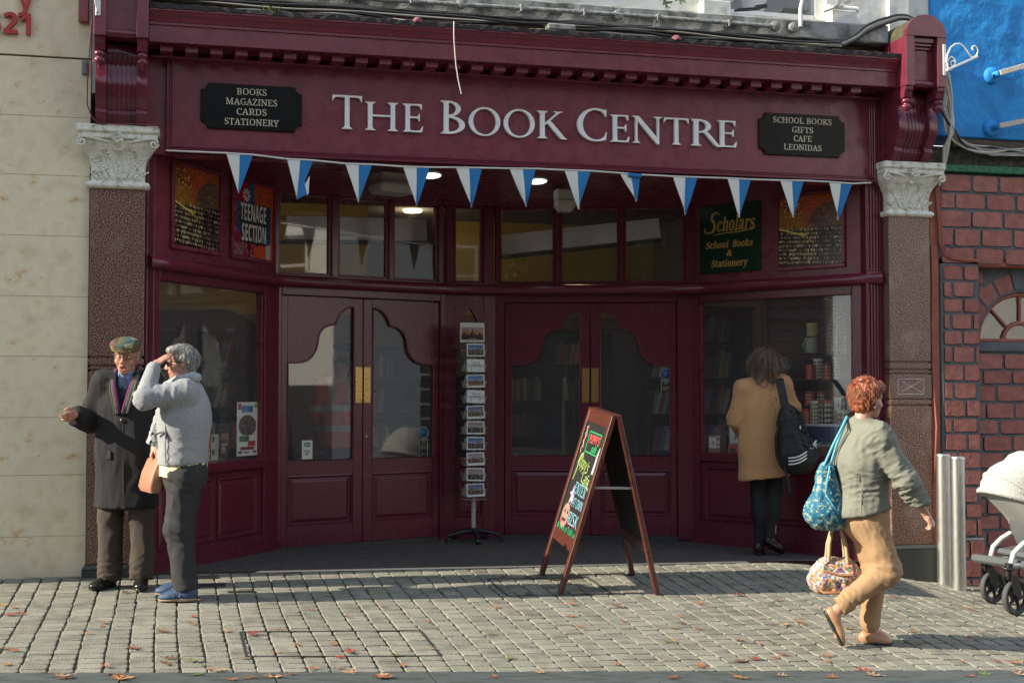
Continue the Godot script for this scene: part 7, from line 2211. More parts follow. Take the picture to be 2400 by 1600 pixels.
func leaves():
	var lm := []
	for v in 8: lm.append(leaf_mesh(v))
	var lt := ntexture(noise(0.03, 251, 4), [[0.0, Color(0.65, 0.6, 0.55)], [1, Color(1.1, 1.1, 1.1)]])
	var cl := {"o": Vector3(0.40, 0.155, 0.05), "O": Vector3(0.46, 0.19, 0.07), "r": Vector3(0.36, 0.065, 0.035), "R": Vector3(0.34, 0.055, 0.04), "b": Vector3(0.19, 0.085, 0.04), "B": Vector3(0.24, 0.115, 0.06), "t": Vector3(0.46, 0.29, 0.17), "T": Vector3(0.50, 0.30, 0.16), "g": Vector3(0.15, 0.20, 0.05), "G": Vector3(0.17, 0.26, 0.06), "y": Vector3(0.46, 0.30, 0.05)}
	var word := {"o": "orange brown", "O": "large orange brown", "r": "red", "R": "large deep red", "b": "dark brown", "B": "large curled brown", "t": "pale tan", "T": "large pale tan", "g": "green", "G": "large green", "y": "yellow"}
	for k in cl:
		var c: Vector3 = cl[k]
		mat("leaf_" + k + ("_big" if k == k.to_upper() else ""), lc(c.x, c.y, c.z), 0.65, {"tex": lt, "tri": 4.0, "two": true, "back": Color(0.12, 0.1, 0.05)})
	var r := RandomNumberGenerator.new(); r.seed = 91
	var data := "-0.95,1.15,y -0.88,1.23,o -0.88,1.47,r -0.82,1.45,r -0.33,1.75,o -0.34,1.86,o -0.42,2.07,o 0,2.01,B 0.18,1.59,r 0.17,1.81,o 0.36,2.02,t 0.5,2.12,R -0.15,2.46,R -0.79,2.45,B -0.75,2.5,o -0.75,2.84,o 0.04,2.7,b 0.02,2.83,B -0.28,2.88,o 0.16,2.77,G 0.2,2.86,g 0.23,2.95,o 0.28,2.98,T 0.43,2.71,o -0.24,0.74,b -0.45,3.14,B -0.23,3.07,B -0.17,3.14,T 0.17,3.07,g 0.33,3.19,o 0.42,3.15,B -0.47,3.1,T -0.2,3.17,O 2.41,0.37,o 1.07,0.95,y 1.38,1.35,r 2.12,1.39,o 1.11,1.64,b 1.58,1.81,o 0.67,2.02,o 1.48,2.51,t 0.73,2.39,o 0.93,2.39,o 1,2.58,R 0.59,2.57,o 0.93,2.69,r 1.24,2.66,g 0.9,2.93,y 1.33,2.89,o 0.94,3.01,T 1.24,2.89,o 0.76,2.95,o 0.63,3.07,o 0.54,3.13,T 1.09,3.13,T 1.07,3.16,B 1.1,3.17,O 1.9,2.14,g 1.86,2.73,G 1.68,3.14,o 0.91,1.42,o 3.96,0.35,g 4.5,0.73,o 4.26,0.99,b 3.95,1.11,R 4.17,1.28,r 4.38,1.25,g 3.57,1.3,t 3.56,1.36,o 3.27,1.72,o 3.81,1.77,t 3.81,1.94,o 3.9,1.96,T 4.03,1.87,o 4.04,1.95,o 3.78,2.06,t 3.12,2.02,o 3.26,2.05,o 3.22,1.9,b 3.41,2.34,o 3.5,2.42,r 3.6,2.39,g 2.93,2.36,g 2.97,2.35,y 3.21,2.81,B 3.31,2.77,R 3.55,2.68,r 3.46,2.74,o 2.93,2.91,O 3.81,2.71,o 3.75,2.83,o 3.88,3,R 4.29,2.06,y 4.36,2.11,o 3.87,3.14,T 3.04,3.2,O 2.66,3.18,B 3.31,3.14,t 3.59,3.19,o 5.05,1.24,g 5.16,1.12,r 4.94,1.55,o 4.57,2.45,o 5.63,1.35,o 5.65,1.39,o 4.62,2.84,o 4.96,2.87,O 5.2,2.13,o 4.7,2.15,o 5.03,2.28,r 4.59,3.12,G 4.46,3.18,o 4.8,3.14,T 4.86,2.84,r 6.42,0.15,o 6.45,0.21,r 2.95,1.41,B 2.54,1.68,o 2.51,1.96,T 2.84,1.83,o 2.44,2.87,o 2.7,1.2,o 2.65,1.33,o 2.68,0.76,o 2.6,0.38,b 2.84,0.62,o 2.75,0.5,G 2.68,0.39,g 2.42,0.37,b 2.45,0.97,b 2.8,-0.12,o 1.95,3.04,T 2.85,0.99,t"
	for e in data.split(" "):
		var q := e.split(",")
		var x := float(q[0]); var z := float(q[1]); var k := q[2]
		var big := k == k.to_upper()
		var s := r.randf_range(0.085, 0.115) if big else r.randf_range(0.05, 0.078)
		var zone := "on the kerb stones" if z > 3.0 else ("on the setts near the kerb" if z > 2.3 else ("in the middle of the paving" if z > 1.2 else "on the setts near the shopfront"))
		var side := "before the stone wall" if x < -0.2 else ("below the woman in grey" if x < 0.8 else ("below the first doors" if x < 2.2 else ("around the sandwich board" if x < 3.4 else ("behind the walking woman" if x < 4.35 else "ahead of the walking woman"))))
		var o := put(self, "fallen_leaf", lm[r.randi() % 8], mats["leaf_" + k + ("_big" if big else "")])
		tag(o, "%s fallen leaf %s, %s" % [word[k], zone, side], "leaf", "leaves fallen on the street")
		var y := gy(x, z) + 0.006 if z < 3.0 else gy(x, 3.0) + 0.003
		if z < -0.05: y = floor_y(x, z) + 0.001
		o.transform = Transform3D(gnormal(x, minf(z, 3.0)) * Basis(Vector3.UP, r.randf() * TAU) * Basis(Vector3.RIGHT, r.randf_range(-0.15, 0.15)) * Basis.from_scale(Vector3(s, s * r.randf_range(0.7, 1.3), s)), Vector3(x, y, z))
	# two green leaves still on a twig that hangs into the top of the picture
	var tw := thing("hanging_twig", "twig with green oak leaves hanging from above the cornice", "branch", Vector3(3.10, 3.83, 2.0))
	var b := MB.new(); b.tube([Vector3(-0.02, 0.0, 0), Vector3(-0.03, 0.15, 0.01), Vector3(0.02, 0.4, 0.05), Vector3(0.15, 0.9, 0.2)], [0.002, 0.003, 0.005, 0.008], 6)
	obj(b, tw, "stem", mats.bark)
	for e in [[-0.03, 0.0, 0.12, -1.2], [0.07, 0.02, 0.11, -0.4], [-0.06, 0.05, 0.10, -2.3]]:
		put(tw, "leaf", lm[int(e[2] * 100) % 8], mats["leaf_G_big"], Transform3D(Basis(Vector3(0, 0, 1), e[3]) * Basis(Vector3.RIGHT, 1.1) * Basis.from_scale(Vector3.ONE * e[2]), Vector3(e[0], e[1], 0)))

class Net:
	var v := PackedVector3Array()
	var idx := PackedInt32Array()
	var col := PackedColorArray()
	# prims: ["c", a, b, ra, rb, k, fz] tapered bone (fz flattens it front to back), ["e", centre, radii, basis, k] ellipsoid; a type starting with "-" is cut away
	func add(prims: Array, cell: float, color, opt := {}):
		var lo := Vector3(1e9, 1e9, 1e9); var hi := -lo
		for p in prims:
			if p[0].begins_with("-"): continue
			if p[0] == "c":
				for e in 2:
					var r: float = p[3 + e]
					lo = lo.min(p[1 + e] - Vector3(r, r, r)); hi = hi.max(p[1 + e] + Vector3(r, r, r))
			else:
				var r := maxf(p[2].x, maxf(p[2].y, p[2].z))
				lo = lo.min(p[1] - Vector3(r, r, r)); hi = hi.max(p[1] + Vector3(r, r, r))
		lo -= Vector3.ONE * cell * 2.5; hi += Vector3.ONE * cell * 2.5
		var nx := int((hi.x - lo.x) / cell) + 2; var ny := int((hi.y - lo.y) / cell) + 2; var nz := int((hi.z - lo.z) / cell) + 2
		var f := PackedFloat32Array(); f.resize(nx * ny * nz); f.fill(1.0)
		for p in prims:
			var minus: bool = p[0].begins_with("-")
			var kind: String = p[0].trim_prefix("-")
			var a: Vector3 = p[1]; var b: Vector3; var ra := 0.0; var rb := 0.0; var k := 0.02; var fz := 1.0
			var rad := Vector3.ONE; var inv := Basis.IDENTITY
			var plo: Vector3; var phi: Vector3
			if kind == "c":
				b = p[2]; ra = p[3]; rb = p[4]
				if p.size() > 5: k = p[5]
				if p.size() > 6: fz = p[6]
				var r := maxf(ra, rb)
				plo = a.min(b) - Vector3(r, r, r); phi = a.max(b) + Vector3(r, r, r)
			else:
				rad = p[2]
				if p.size() > 3 and p[3] != null: inv = (p[3] as Basis).inverse()
				if p.size() > 4: k = p[4]
				var r := maxf(rad.x, maxf(rad.y, rad.z))
				plo = a - Vector3(r, r, r); phi = a + Vector3(r, r, r)
			var pad := k + cell * 2.0
			var x0 := clampi(int((plo.x - pad - lo.x) / cell), 0, nx - 1); var x1 := clampi(int((phi.x + pad - lo.x) / cell) + 1, 0, nx - 1)
			var y0 := clampi(int((plo.y - pad - lo.y) / cell), 0, ny - 1); var y1 := clampi(int((phi.y + pad - lo.y) / cell) + 1, 0, ny - 1)
			var z0 := clampi(int((plo.z - pad - lo.z) / cell), 0, nz - 1); var z1 := clampi(int((phi.z + pad - lo.z) / cell) + 1, 0, nz - 1)
			var sc := Vector3(1, 1, 1.0 / fz)
			var A := a * sc; var AB := (b - a) * sc
			var ab2 := maxf(AB.length_squared(), 1e-9)
			var rm := minf(rad.x, minf(rad.y, rad.z))
			for zi in range(z0, z1 + 1):
				for yi in range(y0, y1 + 1):
					var base := (zi * ny + yi) * nx
					var q := Vector3(lo.x + x0 * cell, lo.y + yi * cell, lo.z + zi * cell)
					for xi in range(x0, x1 + 1):
						var d: float
						if kind == "c":
							var w := q * sc - A
							var t := clampf(w.dot(AB) / ab2, 0.0, 1.0)
							d = (w - AB * t).length() - lerpf(ra, rb, t)
						else:
							var w := inv * (q - a)
							var l := Vector3(w.x / rad.x, w.y / rad.y, w.z / rad.z)
							var g := Vector3(l.x / rad.x, l.y / rad.y, l.z / rad.z).length()
							var ll := l.length()
							d = ll * (ll - 1.0) / g if g > 1e-6 else -rm
						var c := f[base + xi]
						if minus:
							var e := -d
							var h := maxf(k - absf(c - e), 0.0) / k
							f[base + xi] = maxf(c, e) + h * h * k * 0.25
						else:
							var h := maxf(k - absf(c - d), 0.0) / k
							f[base + xi] = minf(c, d) - h * h * k * 0.25
						q.x += cell
		for cut in opt.get("cuts", []):
			# keep the side that the normal points away from
			var n: Vector3 = cut[0]; var c: float = cut[1]
			for zi in nz:
				for yi in ny:
					var base := (zi * ny + yi) * nx
					for xi in nx:
						if f[base + xi] < 0.3:
							var e := n.dot(lo + Vector3(xi, yi, zi) * cell) - c
							if e > f[base + xi]: f[base + xi] = e
		# surface nets
		var at := PackedInt32Array(); at.resize(nx * ny * nz); at.fill(-1)
		var first := v.size()
		var off := [0, 1, nx, nx + 1, nx * ny, nx * ny + 1, nx * ny + nx, nx * ny + nx + 1]
		var cp := [Vector3(0, 0, 0), Vector3(1, 0, 0), Vector3(0, 1, 0), Vector3(1, 1, 0), Vector3(0, 0, 1), Vector3(1, 0, 1), Vector3(0, 1, 1), Vector3(1, 1, 1)]
		var ed := [[0, 1], [2, 3], [4, 5], [6, 7], [0, 2], [1, 3], [4, 6], [5, 7], [0, 4], [1, 5], [2, 6], [3, 7]]
		var lim := cell * 1.9
		for zi in nz - 1:
			for yi in ny - 1:
				var base := (zi * ny + yi) * nx
				for xi in nx - 1:
					var i0 := base + xi
					if absf(f[i0]) > lim: continue
					var m := 0
					for e in 8:
						if f[i0 + off[e]] < 0.0: m |= 1 << e
					if m == 0 or m == 255: continue
					var s := Vector3.ZERO; var c := 0
					for e in ed:
						var fa := f[i0 + off[e[0]]]; var fb := f[i0 + off[e[1]]]
						if (fa < 0.0) != (fb < 0.0):
							s += (cp[e[0]] as Vector3).lerp(cp[e[1]], fa / (fa - fb)); c += 1
					at[i0] = v.size()
					v.append(lo + (Vector3(xi, yi, zi) + s / c) * cell)
		var sx := 1; var sy := nx; var sz := nx * ny
		var fi := idx.size()
		for zi in range(1, nz - 1):
			for yi in range(1, ny - 1):
				var base := (zi * ny + yi) * nx
				for xi in range(1, nx - 1):
					var i0 := base + xi
					var d0 := f[i0]
					if absf(d0) > lim: continue
					var neg := d0 < 0.0
					if neg != (f[i0 + sx] < 0.0): _q(at[i0 - sy - sz], at[i0 - sz], at[i0], at[i0 - sy], neg)
					if neg != (f[i0 + sy] < 0.0): _q(at[i0 - sx - sz], at[i0 - sx], at[i0], at[i0 - sz], neg)
					if neg != (f[i0 + sz] < 0.0): _q(at[i0 - sx - sy], at[i0 - sy], at[i0], at[i0 - sx], neg)
		if opt.has("disp"):
			var nn := normals(first, fi)
			var dis: Callable = opt.disp
			for i in range(first, v.size()): v[i] += nn[i - first] * dis.call(v[i], nn[i - first])
		for i in range(first, v.size()):
			col.append(color.call(v[i]) if color is Callable else color)
	func _q(a: int, b: int, c: int, d: int, flip: bool):
		if a < 0 or b < 0 or c < 0 or d < 0: return
		if flip: idx.append_array(PackedInt32Array([a, c, b, a, d, c]))
		else: idx.append_array(PackedInt32Array([a, b, c, a, c, d]))
	func normals(first: int, fi: int) -> PackedVector3Array:
		var n := PackedVector3Array(); n.resize(v.size() - first)
		for k in range(fi, idx.size(), 3):
			var a := idx[k]; var b := idx[k + 1]; var c := idx[k + 2]
			var g := (v[c] - v[a]).cross(v[b] - v[a])
			n[a - first] += g; n[b - first] += g; n[c - first] += g
		for i in n.size(): n[i] = n[i].normalized()
		return n
	func mesh() -> ArrayMesh:
		var arr := []; arr.resize(Mesh.ARRAY_MAX)
		arr[Mesh.ARRAY_VERTEX] = v; arr[Mesh.ARRAY_NORMAL] = normals(0, 0); arr[Mesh.ARRAY_COLOR] = col; arr[Mesh.ARRAY_INDEX] = idx
		var m := ArrayMesh.new()
		m.add_surface_from_arrays(Mesh.PRIMITIVE_TRIANGLES, arr)
		return m

func V(x: float, y: float, z := 0.0) -> Vector3: return Vector3(x, y, z)

func folds(freq: Vector3, amp: float, sd: int) -> Callable:
	var n := noise(1.0, sd, 2)
	n.fractal_type = FastNoiseLite.FRACTAL_RIDGED
	return func(p: Vector3, _n: Vector3) -> float: return amp * n.get_noise_3dv(p * freq)

# creases that ring a limb joint: points [centre, axis, reach, strength]
func creases(base: Callable, joints: Array) -> Callable:
	var ns := noise(1.0, 7, 2)
	ns.fractal_type = FastNoiseLite.FRACTAL_RIDGED
	return func(p: Vector3, n: Vector3) -> float:
		var d: float = base.call(p, n)
		for j in joints:
			var w: Vector3 = p - j[0]
			var l := w.length()
			if l < j[2]:
				var al: float = w.dot(j[1])
				d += ns.get_noise_3dv((w - j[1] * al) * 5.0 + j[1] * al * 17.0 + j[0] * 9.0) * j[3] * 1.3 * (1.0 - l / j[2])
		return d

func head_prims(c: Vector3, bs: Basis, open := 0.0, s := 1.0) -> Array:
	var T := func(x: float, y: float, z: float) -> Vector3: return c + bs * (Vector3(x, y, z) * s)
	var o := [["e", T.call(0, 0.032, -0.012), Vector3(0.074, 0.088, 0.094) * s, bs, 0.03], ["e", T.call(0, -0.05, 0.022), Vector3(0.056, 0.062, 0.062) * s, bs, 0.03], ["e", T.call(0, -0.097, 0.055), Vector3(0.026, 0.02, 0.024) * s, bs, 0.025], ["c", T.call(-0.034, 0.030, 0.074), T.call(0.034, 0.030, 0.074), 0.016 * s, 0.016 * s, 0.02], ["e", T.call(-0.038, -0.026, 0.058), Vector3(0.028, 0.026, 0.026) * s, bs, 0.02], ["e", T.call(0.038, -0.026, 0.058), Vector3(0.028, 0.026, 0.026) * s, bs, 0.02], ["c", T.call(0, -0.068, 0.060), T.call(0, -0.054, 0.070), 0.028 * s, 0.022 * s, 0.02], ["-e", T.call(-0.031, 0.008, 0.094), Vector3(0.019, 0.012, 0.017) * s, bs, 0.012], ["-e", T.call(0.031, 0.008, 0.094), Vector3(0.019, 0.012, 0.017) * s, bs, 0.012], ["c", T.call(0, 0.014, 0.086), T.call(0, -0.026, 0.106), 0.009 * s, 0.0135 * s, 0.012], ["e", T.call(-0.013, -0.030, 0.094), Vector3(0.010, 0.009, 0.011) * s, bs, 0.008], ["e", T.call(0.013, -0.030, 0.094), Vector3(0.010, 0.009, 0.011) * s, bs, 0.008], ["c", T.call(-0.02, -0.060, 0.083), T.call(0.02, -0.060, 0.083), 0.007 * s, 0.007 * s, 0.006], ["c", T.call(-0.016, -0.072 - open * 0.012, 0.082), T.call(0.016, -0.072 - open * 0.012, 0.082), 0.007 * s, 0.007 * s, 0.006], ["-e", T.call(0, -0.066 - open * 0.006, 0.096), Vector3(0.021, 0.0025 + open * 0.008, 0.016) * s, bs, 0.003]]
	for k in [-1.0, 1.0]:
		o.append(["e", T.call(k * 0.076, -0.002, -0.012), Vector3(0.010, 0.032, 0.019) * s, bs * Basis(Vector3.UP, -0.35 * k), 0.008])
		o.append(["-e", T.call(k * 0.086, 0.002, -0.006), Vector3(0.006, 0.018, 0.009) * s, bs, 0.004])
	o.append(["c", T.call(0, -0.06, -0.025), T.call(0, -0.19, -0.045), 0.052 * s, 0.058 * s, 0.03])
	return o

func hand_prims(w: Vector3, bs: Basis, curl: Array, thumb := 0.5, s := 1.0) -> Array:
	# hand space: y along the fingers, x towards the thumb, z out of the back of the hand
	var T := func(p: Vector3) -> Vector3: return w + bs * (p * s)
	var o := [["c", T.call(Vector3(0, -0.03, 0)), T.call(Vector3(0, 0.02, 0)), 0.026 * s, 0.028 * s, 0.015], ["e", T.call(Vector3(0.0, 0.05, 0)), Vector3(0.041, 0.048, 0.017) * s, bs, 0.012]]
	var fx := [0.030, 0.0105, -0.0105, -0.030]; var fl := [0.068, 0.077, 0.071, 0.056]
	for i in 4:
		var p := Vector3(fx[i], 0.082 - absf(fx[i] - 0.008) * 0.25, 0)
		var a := 0.0
		var seg := [0.46, 0.30, 0.24]
		for j in 3:
			a += curl[i] * [0.9, 1.1, 0.7][j]
			var q: Vector3 = p + Vector3(0, cos(a), -sin(a)) * fl[i] * seg[j]
			o.append(["c", T.call(p), T.call(q), (0.0095 - j * 0.001) * s, (0.0085 - j * 0.001) * s, 0.004])
			p = q
	var tp := [Vector3(0.026, 0.02, -0.004), Vector3(0.044, 0.05, -0.014 - 0.012 * thumb), Vector3(0.050 - 0.016 * thumb, 0.078, -0.022 - 0.024 * thumb), Vector3(0.050 - 0.036 * thumb, 0.098, -0.026 - 0.03 * thumb)]
	for j in 3: o.append(["c", T.call(tp[j]), T.call(tp[j + 1]), [0.013, 0.0105, 0.0095][j] * s, [0.0105, 0.0095, 0.008][j] * s, 0.006])
	return o

func add_eyes(parent: Node3D, c: Vector3, bs: Basis, iris: Color, s := 1.0):
	for k in [-1.0, 1.0]:
		var b := MB.new(Color(0.55, 0.50, 0.46))
		var p: Vector3 = c + bs * (Vector3(k * 0.031, 0.009, 0.073) * s)
		b.ellipsoid(p, Vector3.ONE * 0.0125 * s, 12)
		b.tint(iris)
		b.ellipsoid(p + bs * Vector3(0, 0, 0.0088 * s), Vector3.ONE * 0.0056 * s, 10)
		obj(b, parent, "eye", mats.skin)

# short strands over the scalp: flow gives the lie of the hair at a unit direction (head space)
func hair_strands(parent: Node3D, c: Vector3, bs: Basis, rad: Vector3, n: int, length: float, thick: float, cols: Array, ok: Callable, flow: Callable, sd: int, lift := 0.3, drop := 0.0):
	var r := RandomNumberGenerator.new(); r.seed = sd
	var b := MB.new(cols[0])
	var made := 0
	for i in n * 4:
		if made >= n: break
		var d := Vector3(r.randfn(), r.randfn(), r.randfn()).normalized()
		if not ok.call(d): continue
		made += 1
		var p := d * rad
		var nrm := (d / rad).normalized()
		var f: Vector3 = flow.call(d)
		f = (f - nrm * f.dot(nrm)).normalized()
		f = (f + Vector3(r.randfn(), r.randfn(), r.randfn()) * 0.22).normalized()
		var pts := []
		var L := length * r.randf_range(0.6, 1.2)
		var dir := (f + nrm * lift).normalized()
		for k in 5:
			pts.append(c + bs * p)
			p += dir * L / 4.0
			# keep to the skull, let it fall
			var q := Vector3(p.x / rad.x, p.y / rad.y, p.z / rad.z)
			if q.length() < 1.03: p *= 1.03 / q.length()
			dir = (dir + Vector3(0, -drop, 0) - nrm * 0.22 + Vector3(r.randfn(), r.randfn(), r.randfn()) * 0.07).normalized()
		b.tint(cols[r.randi() % cols.size()])
		b.tube(pts, [thick * 0.8, thick, thick * 0.9, thick * 0.6, thick * 0.15], 4, false)
	obj(b, parent, "hair_strands", mats.hair)

func cloth(key: String, c: Color, rough := 0.9, opt := {}) -> StandardMaterial3D:
	opt.vc = true
	if not opt.has("tri"): opt.tri = 3.0
	if not opt.has("bump"): opt.bump = ntex.fine; opt.bscale = 0.25
	opt.world = false
	return mat(key, c, rough, opt)

func net_part(parent: Node3D, called: String, n: Net, m: Material) -> MeshInstance3D:
	return put(parent, called, n.mesh(), m)

func shoe(n: Net, heel: Vector3, toe: Vector3, w: float, h: float, col, sole: Color, up := Vector3.UP, cell := 0.008):
	var d := (toe - heel).normalized()
	var L := (toe - heel).length()
	var s := d.cross(up).normalized()
	var bs := Basis(s, up, -d)
	n.add([["e", heel + d * L * 0.22 + up * h * 0.55, Vector3(w * 0.46, h * 0.62, L * 0.24), bs, 0.02], ["e", heel + d * L * 0.50 + up * h * 0.42, Vector3(w * 0.47, h * 0.50, L * 0.32), bs, 0.03], ["e", heel + d * L * 0.76 + up * h * 0.30, Vector3(w * 0.52, h * 0.36, L * 0.25), bs, 0.03]], cell, col, {"cuts": [[-up, -heel.dot(up) - 0.012]]})
	n.add([["e", heel + d * L * 0.24 + up * 0.010, Vector3(w * 0.45, 0.013, L * 0.25), bs, 0.02], ["e", heel + d * L * 0.70 + up * 0.010, Vector3(w * 0.54, 0.013, L * 0.32), bs, 0.04]], cell * 0.8, sole, {"cuts": [[-up, -heel.dot(up)]]})

func body_under(n: Net, j: Dictionary, skin):
	# the whole body under the clothes, one surface; j holds joints
	var p := [["c", j.neck, j.chest, 0.055, 0.12, 0.05, 0.7], ["c", j.chest, j.hip, 0.125, 0.12, 0.06, 0.7]]
	for s in ["l", "r"]:
		p.append(["c", j.chest.lerp(j["sh" + s], 0.3), j["sh" + s], 0.07, 0.05, 0.04])
		p.append(["c", j["sh" + s], j["el" + s], 0.043, 0.036, 0.03])
		p.append(["c", j["el" + s], j["wr" + s], 0.036, 0.025, 0.02])
		p.append(["c", j.hip.lerp(j["hp" + s], 0.8), j["kn" + s], 0.072, 0.05, 0.04])
		p.append(["c", j["kn" + s], j["an" + s], 0.048, 0.034, 0.03])
		p.append(["c", j["an" + s], j["an" + s].lerp(j["to" + s], 0.75), 0.034, 0.026, 0.02])
	n.add(p, 0.018, skin)

func people():
	var st := ntexture(noise(0.08, 301, 3), [[0.0, Color(0.86, 0.82, 0.80)], [1, Color(1.06, 1.04, 1.02)]])
	mat("skin", Color(1, 1, 1), 0.5, {"vc": true, "tex": st, "tri": 2.0, "world": false})
	mats.skin.subsurf_scatter_enabled = true; mats.skin.subsurf_scatter_strength = 0.03
	mat("hair", Color(1, 1, 1), 0.45, {"vc": true})
	man_in_cap(); print("  man")
	woman_in_grey(); print("  grey")
	woman_in_camel(); print("  camel")
	walking_woman(); print("  walker")
	shop_visitor(); print("  visitor")

func person(label: String, at: Vector3) -> Node3D:
	var t := thing("person", label, "person", at, deg_to_rad(-14.3))
	t.scale = Vector3(0.95, 1, 0.95)
	return t

func face_color(c: Vector3, bs: Basis, base: Color, lip: Color) -> Callable:
	return func(p: Vector3) -> Color:
		var q := bs.inverse() * (p - c)
		if q.z > 0.07 and absf(q.x) < 0.024 and q.y < -0.052 and q.y > -0.086: return lip
		if q.z > 0.06 and q.y < -0.005 and q.y > -0.045: return base.lerp(Color(0.50, 0.20, 0.15), 0.22)
		return base

func man_in_cap():
	var t := person("man in black overcoat and patchwork flat cap gesturing beside the granite pillar", Vector3(-0.246, gy(-0.246, 0.526) + 0.004, 0.526))
	var sk := Color(0.46, 0.25, 0.18)
	var hc := V(0.0, 1.545, 0.03)
	var hb := Basis(Vector3.UP, 0.02) * Basis(Vector3.RIGHT, 0.04) * Basis(Vector3(0, 0, 1), -0.05)
	var j := {"neck": V(0, 1.43, 0), "chest": V(0, 1.22, 0), "hip": V(0, 0.92, 0), "shl": V(0.17, 1.38, 0), "ell": V(0.22, 1.10, -0.04), "wrl": V(0.21, 0.87, 0.06), "shr": V(-0.17, 1.38, 0), "elr": V(-0.275, 1.12, 0.0), "wrr": V(-0.30, 1.155, 0.20), "hpl": V(0.10, 0.88, 0), "hpr": V(-0.10, 0.88, 0), "knl": V(0.115, 0.48, 0.01), "knr": V(-0.105, 0.48, 0.01), "anl": V(0.115, 0.08, -0.02), "anr": V(-0.105, 0.08, -0.02), "tol": V(0.15, 0.03, 0.14), "tor": V(-0.16, 0.03, 0.13)}
	var n := Net.new()
	body_under(n, j, sk)
	n.add(head_prims(hc, hb, 0.9, 1.0), 0.0045, face_color(hc, hb, sk, Color(0.36, 0.12, 0.10)))
	# pointing hand, fingers towards the viewer and a little curled
	n.add(hand_prims(V(-0.298, 1.168, 0.222), Basis(V(0.35, 0.9, 0.25).normalized(), V(-0.02, 0.10, 0.99).normalized(), V(0.9, -0.33, 0.12).normalized()).orthonormalized(), [0.15, 0.35, 0.5, 0.6], 0.4), 0.0045, sk)
	n.add(hand_prims(V(0.21, 0.86, 0.06), Basis(V(-0.3, 0, 0.95), V(0.0, -1, 0.0), V(0.95, 0, 0.3)), [0.35, 0.4, 0.45, 0.5], 0.5), 0.006, sk)
	net_part(t, "body", n, mats.skin)
	add_eyes(t, hc, hb, Color(0.05, 0.08, 0.10))
	# dark mouth opening, teeth and brows
	var b := MB.new(Color(0.05, 0.01, 0.01))
	b.ellipsoid(hc + hb * V(0, -0.072, 0.076), Vector3(0.016, 0.008, 0.008), 10)
	obj(b, t, "mouth", mats.skin)
	# overcoat
	n = Net.new()
	var ov := func(p: Vector3) -> Color: return Color(0.014, 0.0145, 0.0145)
	n.add([["c", V(0, 1.29, -0.01), V(0, 1.18, 0.0), 0.150, 0.185, 0.08, 0.66], ["c", V(0, 1.20, 0), V(0, 0.95, 0), 0.195, 0.200, 0.08, 0.68], ["c", V(0, 0.95, 0), V(0, 0.55, 0.0), 0.200, 0.222, 0.1, 0.70], ["c", V(-0.05, 1.385, -0.02), j.shr + V(0.0, -0.005, -0.01), 0.078, 0.072, 0.05], ["c", V(0.05, 1.385, -0.02), j.shl + V(0.0, -0.005, -0.01), 0.078, 0.072, 0.05], ["c", j.shr, j.elr, 0.076, 0.070, 0.05], ["c", j.elr, j.wrr + V(0, 0, 0.0), 0.070, 0.066, 0.04], ["c", j.shl, j.ell, 0.082, 0.074, 0.05], ["c", j.ell, j.wrl + V(0, 0.02, 0), 0.074, 0.062, 0.04], ["-c", V(0, 1.44, 0.0), V(0, 1.53, 0.02), 0.075, 0.10, 0.02], ["-c", V(0.01, 1.18, 0.155), V(0, 1.47, 0.085), 0.022, 0.078, 0.02]], 0.011, ov, {"cuts": [[V(0, -1, 0), -0.535], [V(-0.35, 0.12, 0.93).normalized(), V(-0.35, 0.12, 0.93).normalized().dot(V(-0.302, 1.16, 0.22))]], "disp": creases(folds(V(6, 1.6, 6), 0.008, 41), [[j.elr, V(-0.4, -0.3, 0.6).normalized(), 0.18, 0.014], [j.shr, V(-0.5, -0.8, 0.1).normalized(), 0.16, 0.010], [j.ell, V(0, 1, 0), 0.17, 0.010]])})
	net_part(t, "overcoat", n, cloth("coat_black", Color(1, 1, 1), 0.92, {"tri": 6.0}))
	# lapels, front edge, pocket flap, buttons
	var lap := mat("lapel", lc(0.011, 0.0115, 0.0115), 0.9)
	for s in [-1.0, 1.0]:
		b = MB.new()
		var pl := pv([0.012, 1.155, 0.055, 1.235, 0.105, 1.335, 0.128, 1.365, 0.098, 1.385, 0.112, 1.425, 0.080, 1.462, 0.060, 1.44, 0.052, 1.36, 0.030, 1.26])
		var q := PackedVector2Array()
		for e in pl: q.append(Vector2(e.x * s, e.y))
		b.prism(q, -0.004, 0.004, Transform3D(Basis(Vector3.RIGHT, -0.30), V(0, 0.062, 0.506)), 0.0)
		obj(b, t, "lapel", lap)
	b = MB.new(); b.tube([V(0.012, 1.16, 0.139), V(0.016, 1.0, 0.145), V(0.02, 0.80, 0.148), V(0.03, 0.54, 0.158)], 0.004, 6)
	obj(b, t, "front_edge", mat("coat_edge", lc(0.03, 0.03, 0.03), 0.9))
	for y in [1.125, 1.005, 0.885]:
		b = MB.new(); b.lathe([[0.0, 0.004], [0.012, 0.004], [0.014, 0.0], [0.014, -0.006]], 12, Transform3D(Basis(Vector3.RIGHT, PI / 2), V(0.005, y, 0.146)))
		obj(b, t, "button", mat("button", lc(0.05, 0.045, 0.04), 0.3))
	b = MB.new(); b.bx(V(-0.085, -0.028, -0.004), V(0.085, 0.028, 0.006), 0.004, Transform3D(Basis(Vector3.UP, -0.55) * Basis(Vector3(0, 0, 1), 0.06), V(-0.135, 0.89, 0.112)))
	obj(b, t, "pocket_flap", lap)
	# shirt, tie and scarf
	b = MB.new()
	b.loft([rrect(0.050, -0.05, 0.072, 0.03, 1.26, 0.0, 6), rrect(0.056, -0.055, 0.078, 0.03, 1.36, 0.0, 6), rrect(0.056, -0.06, 0.070, 0.045, 1.455, 0.0, 6)])
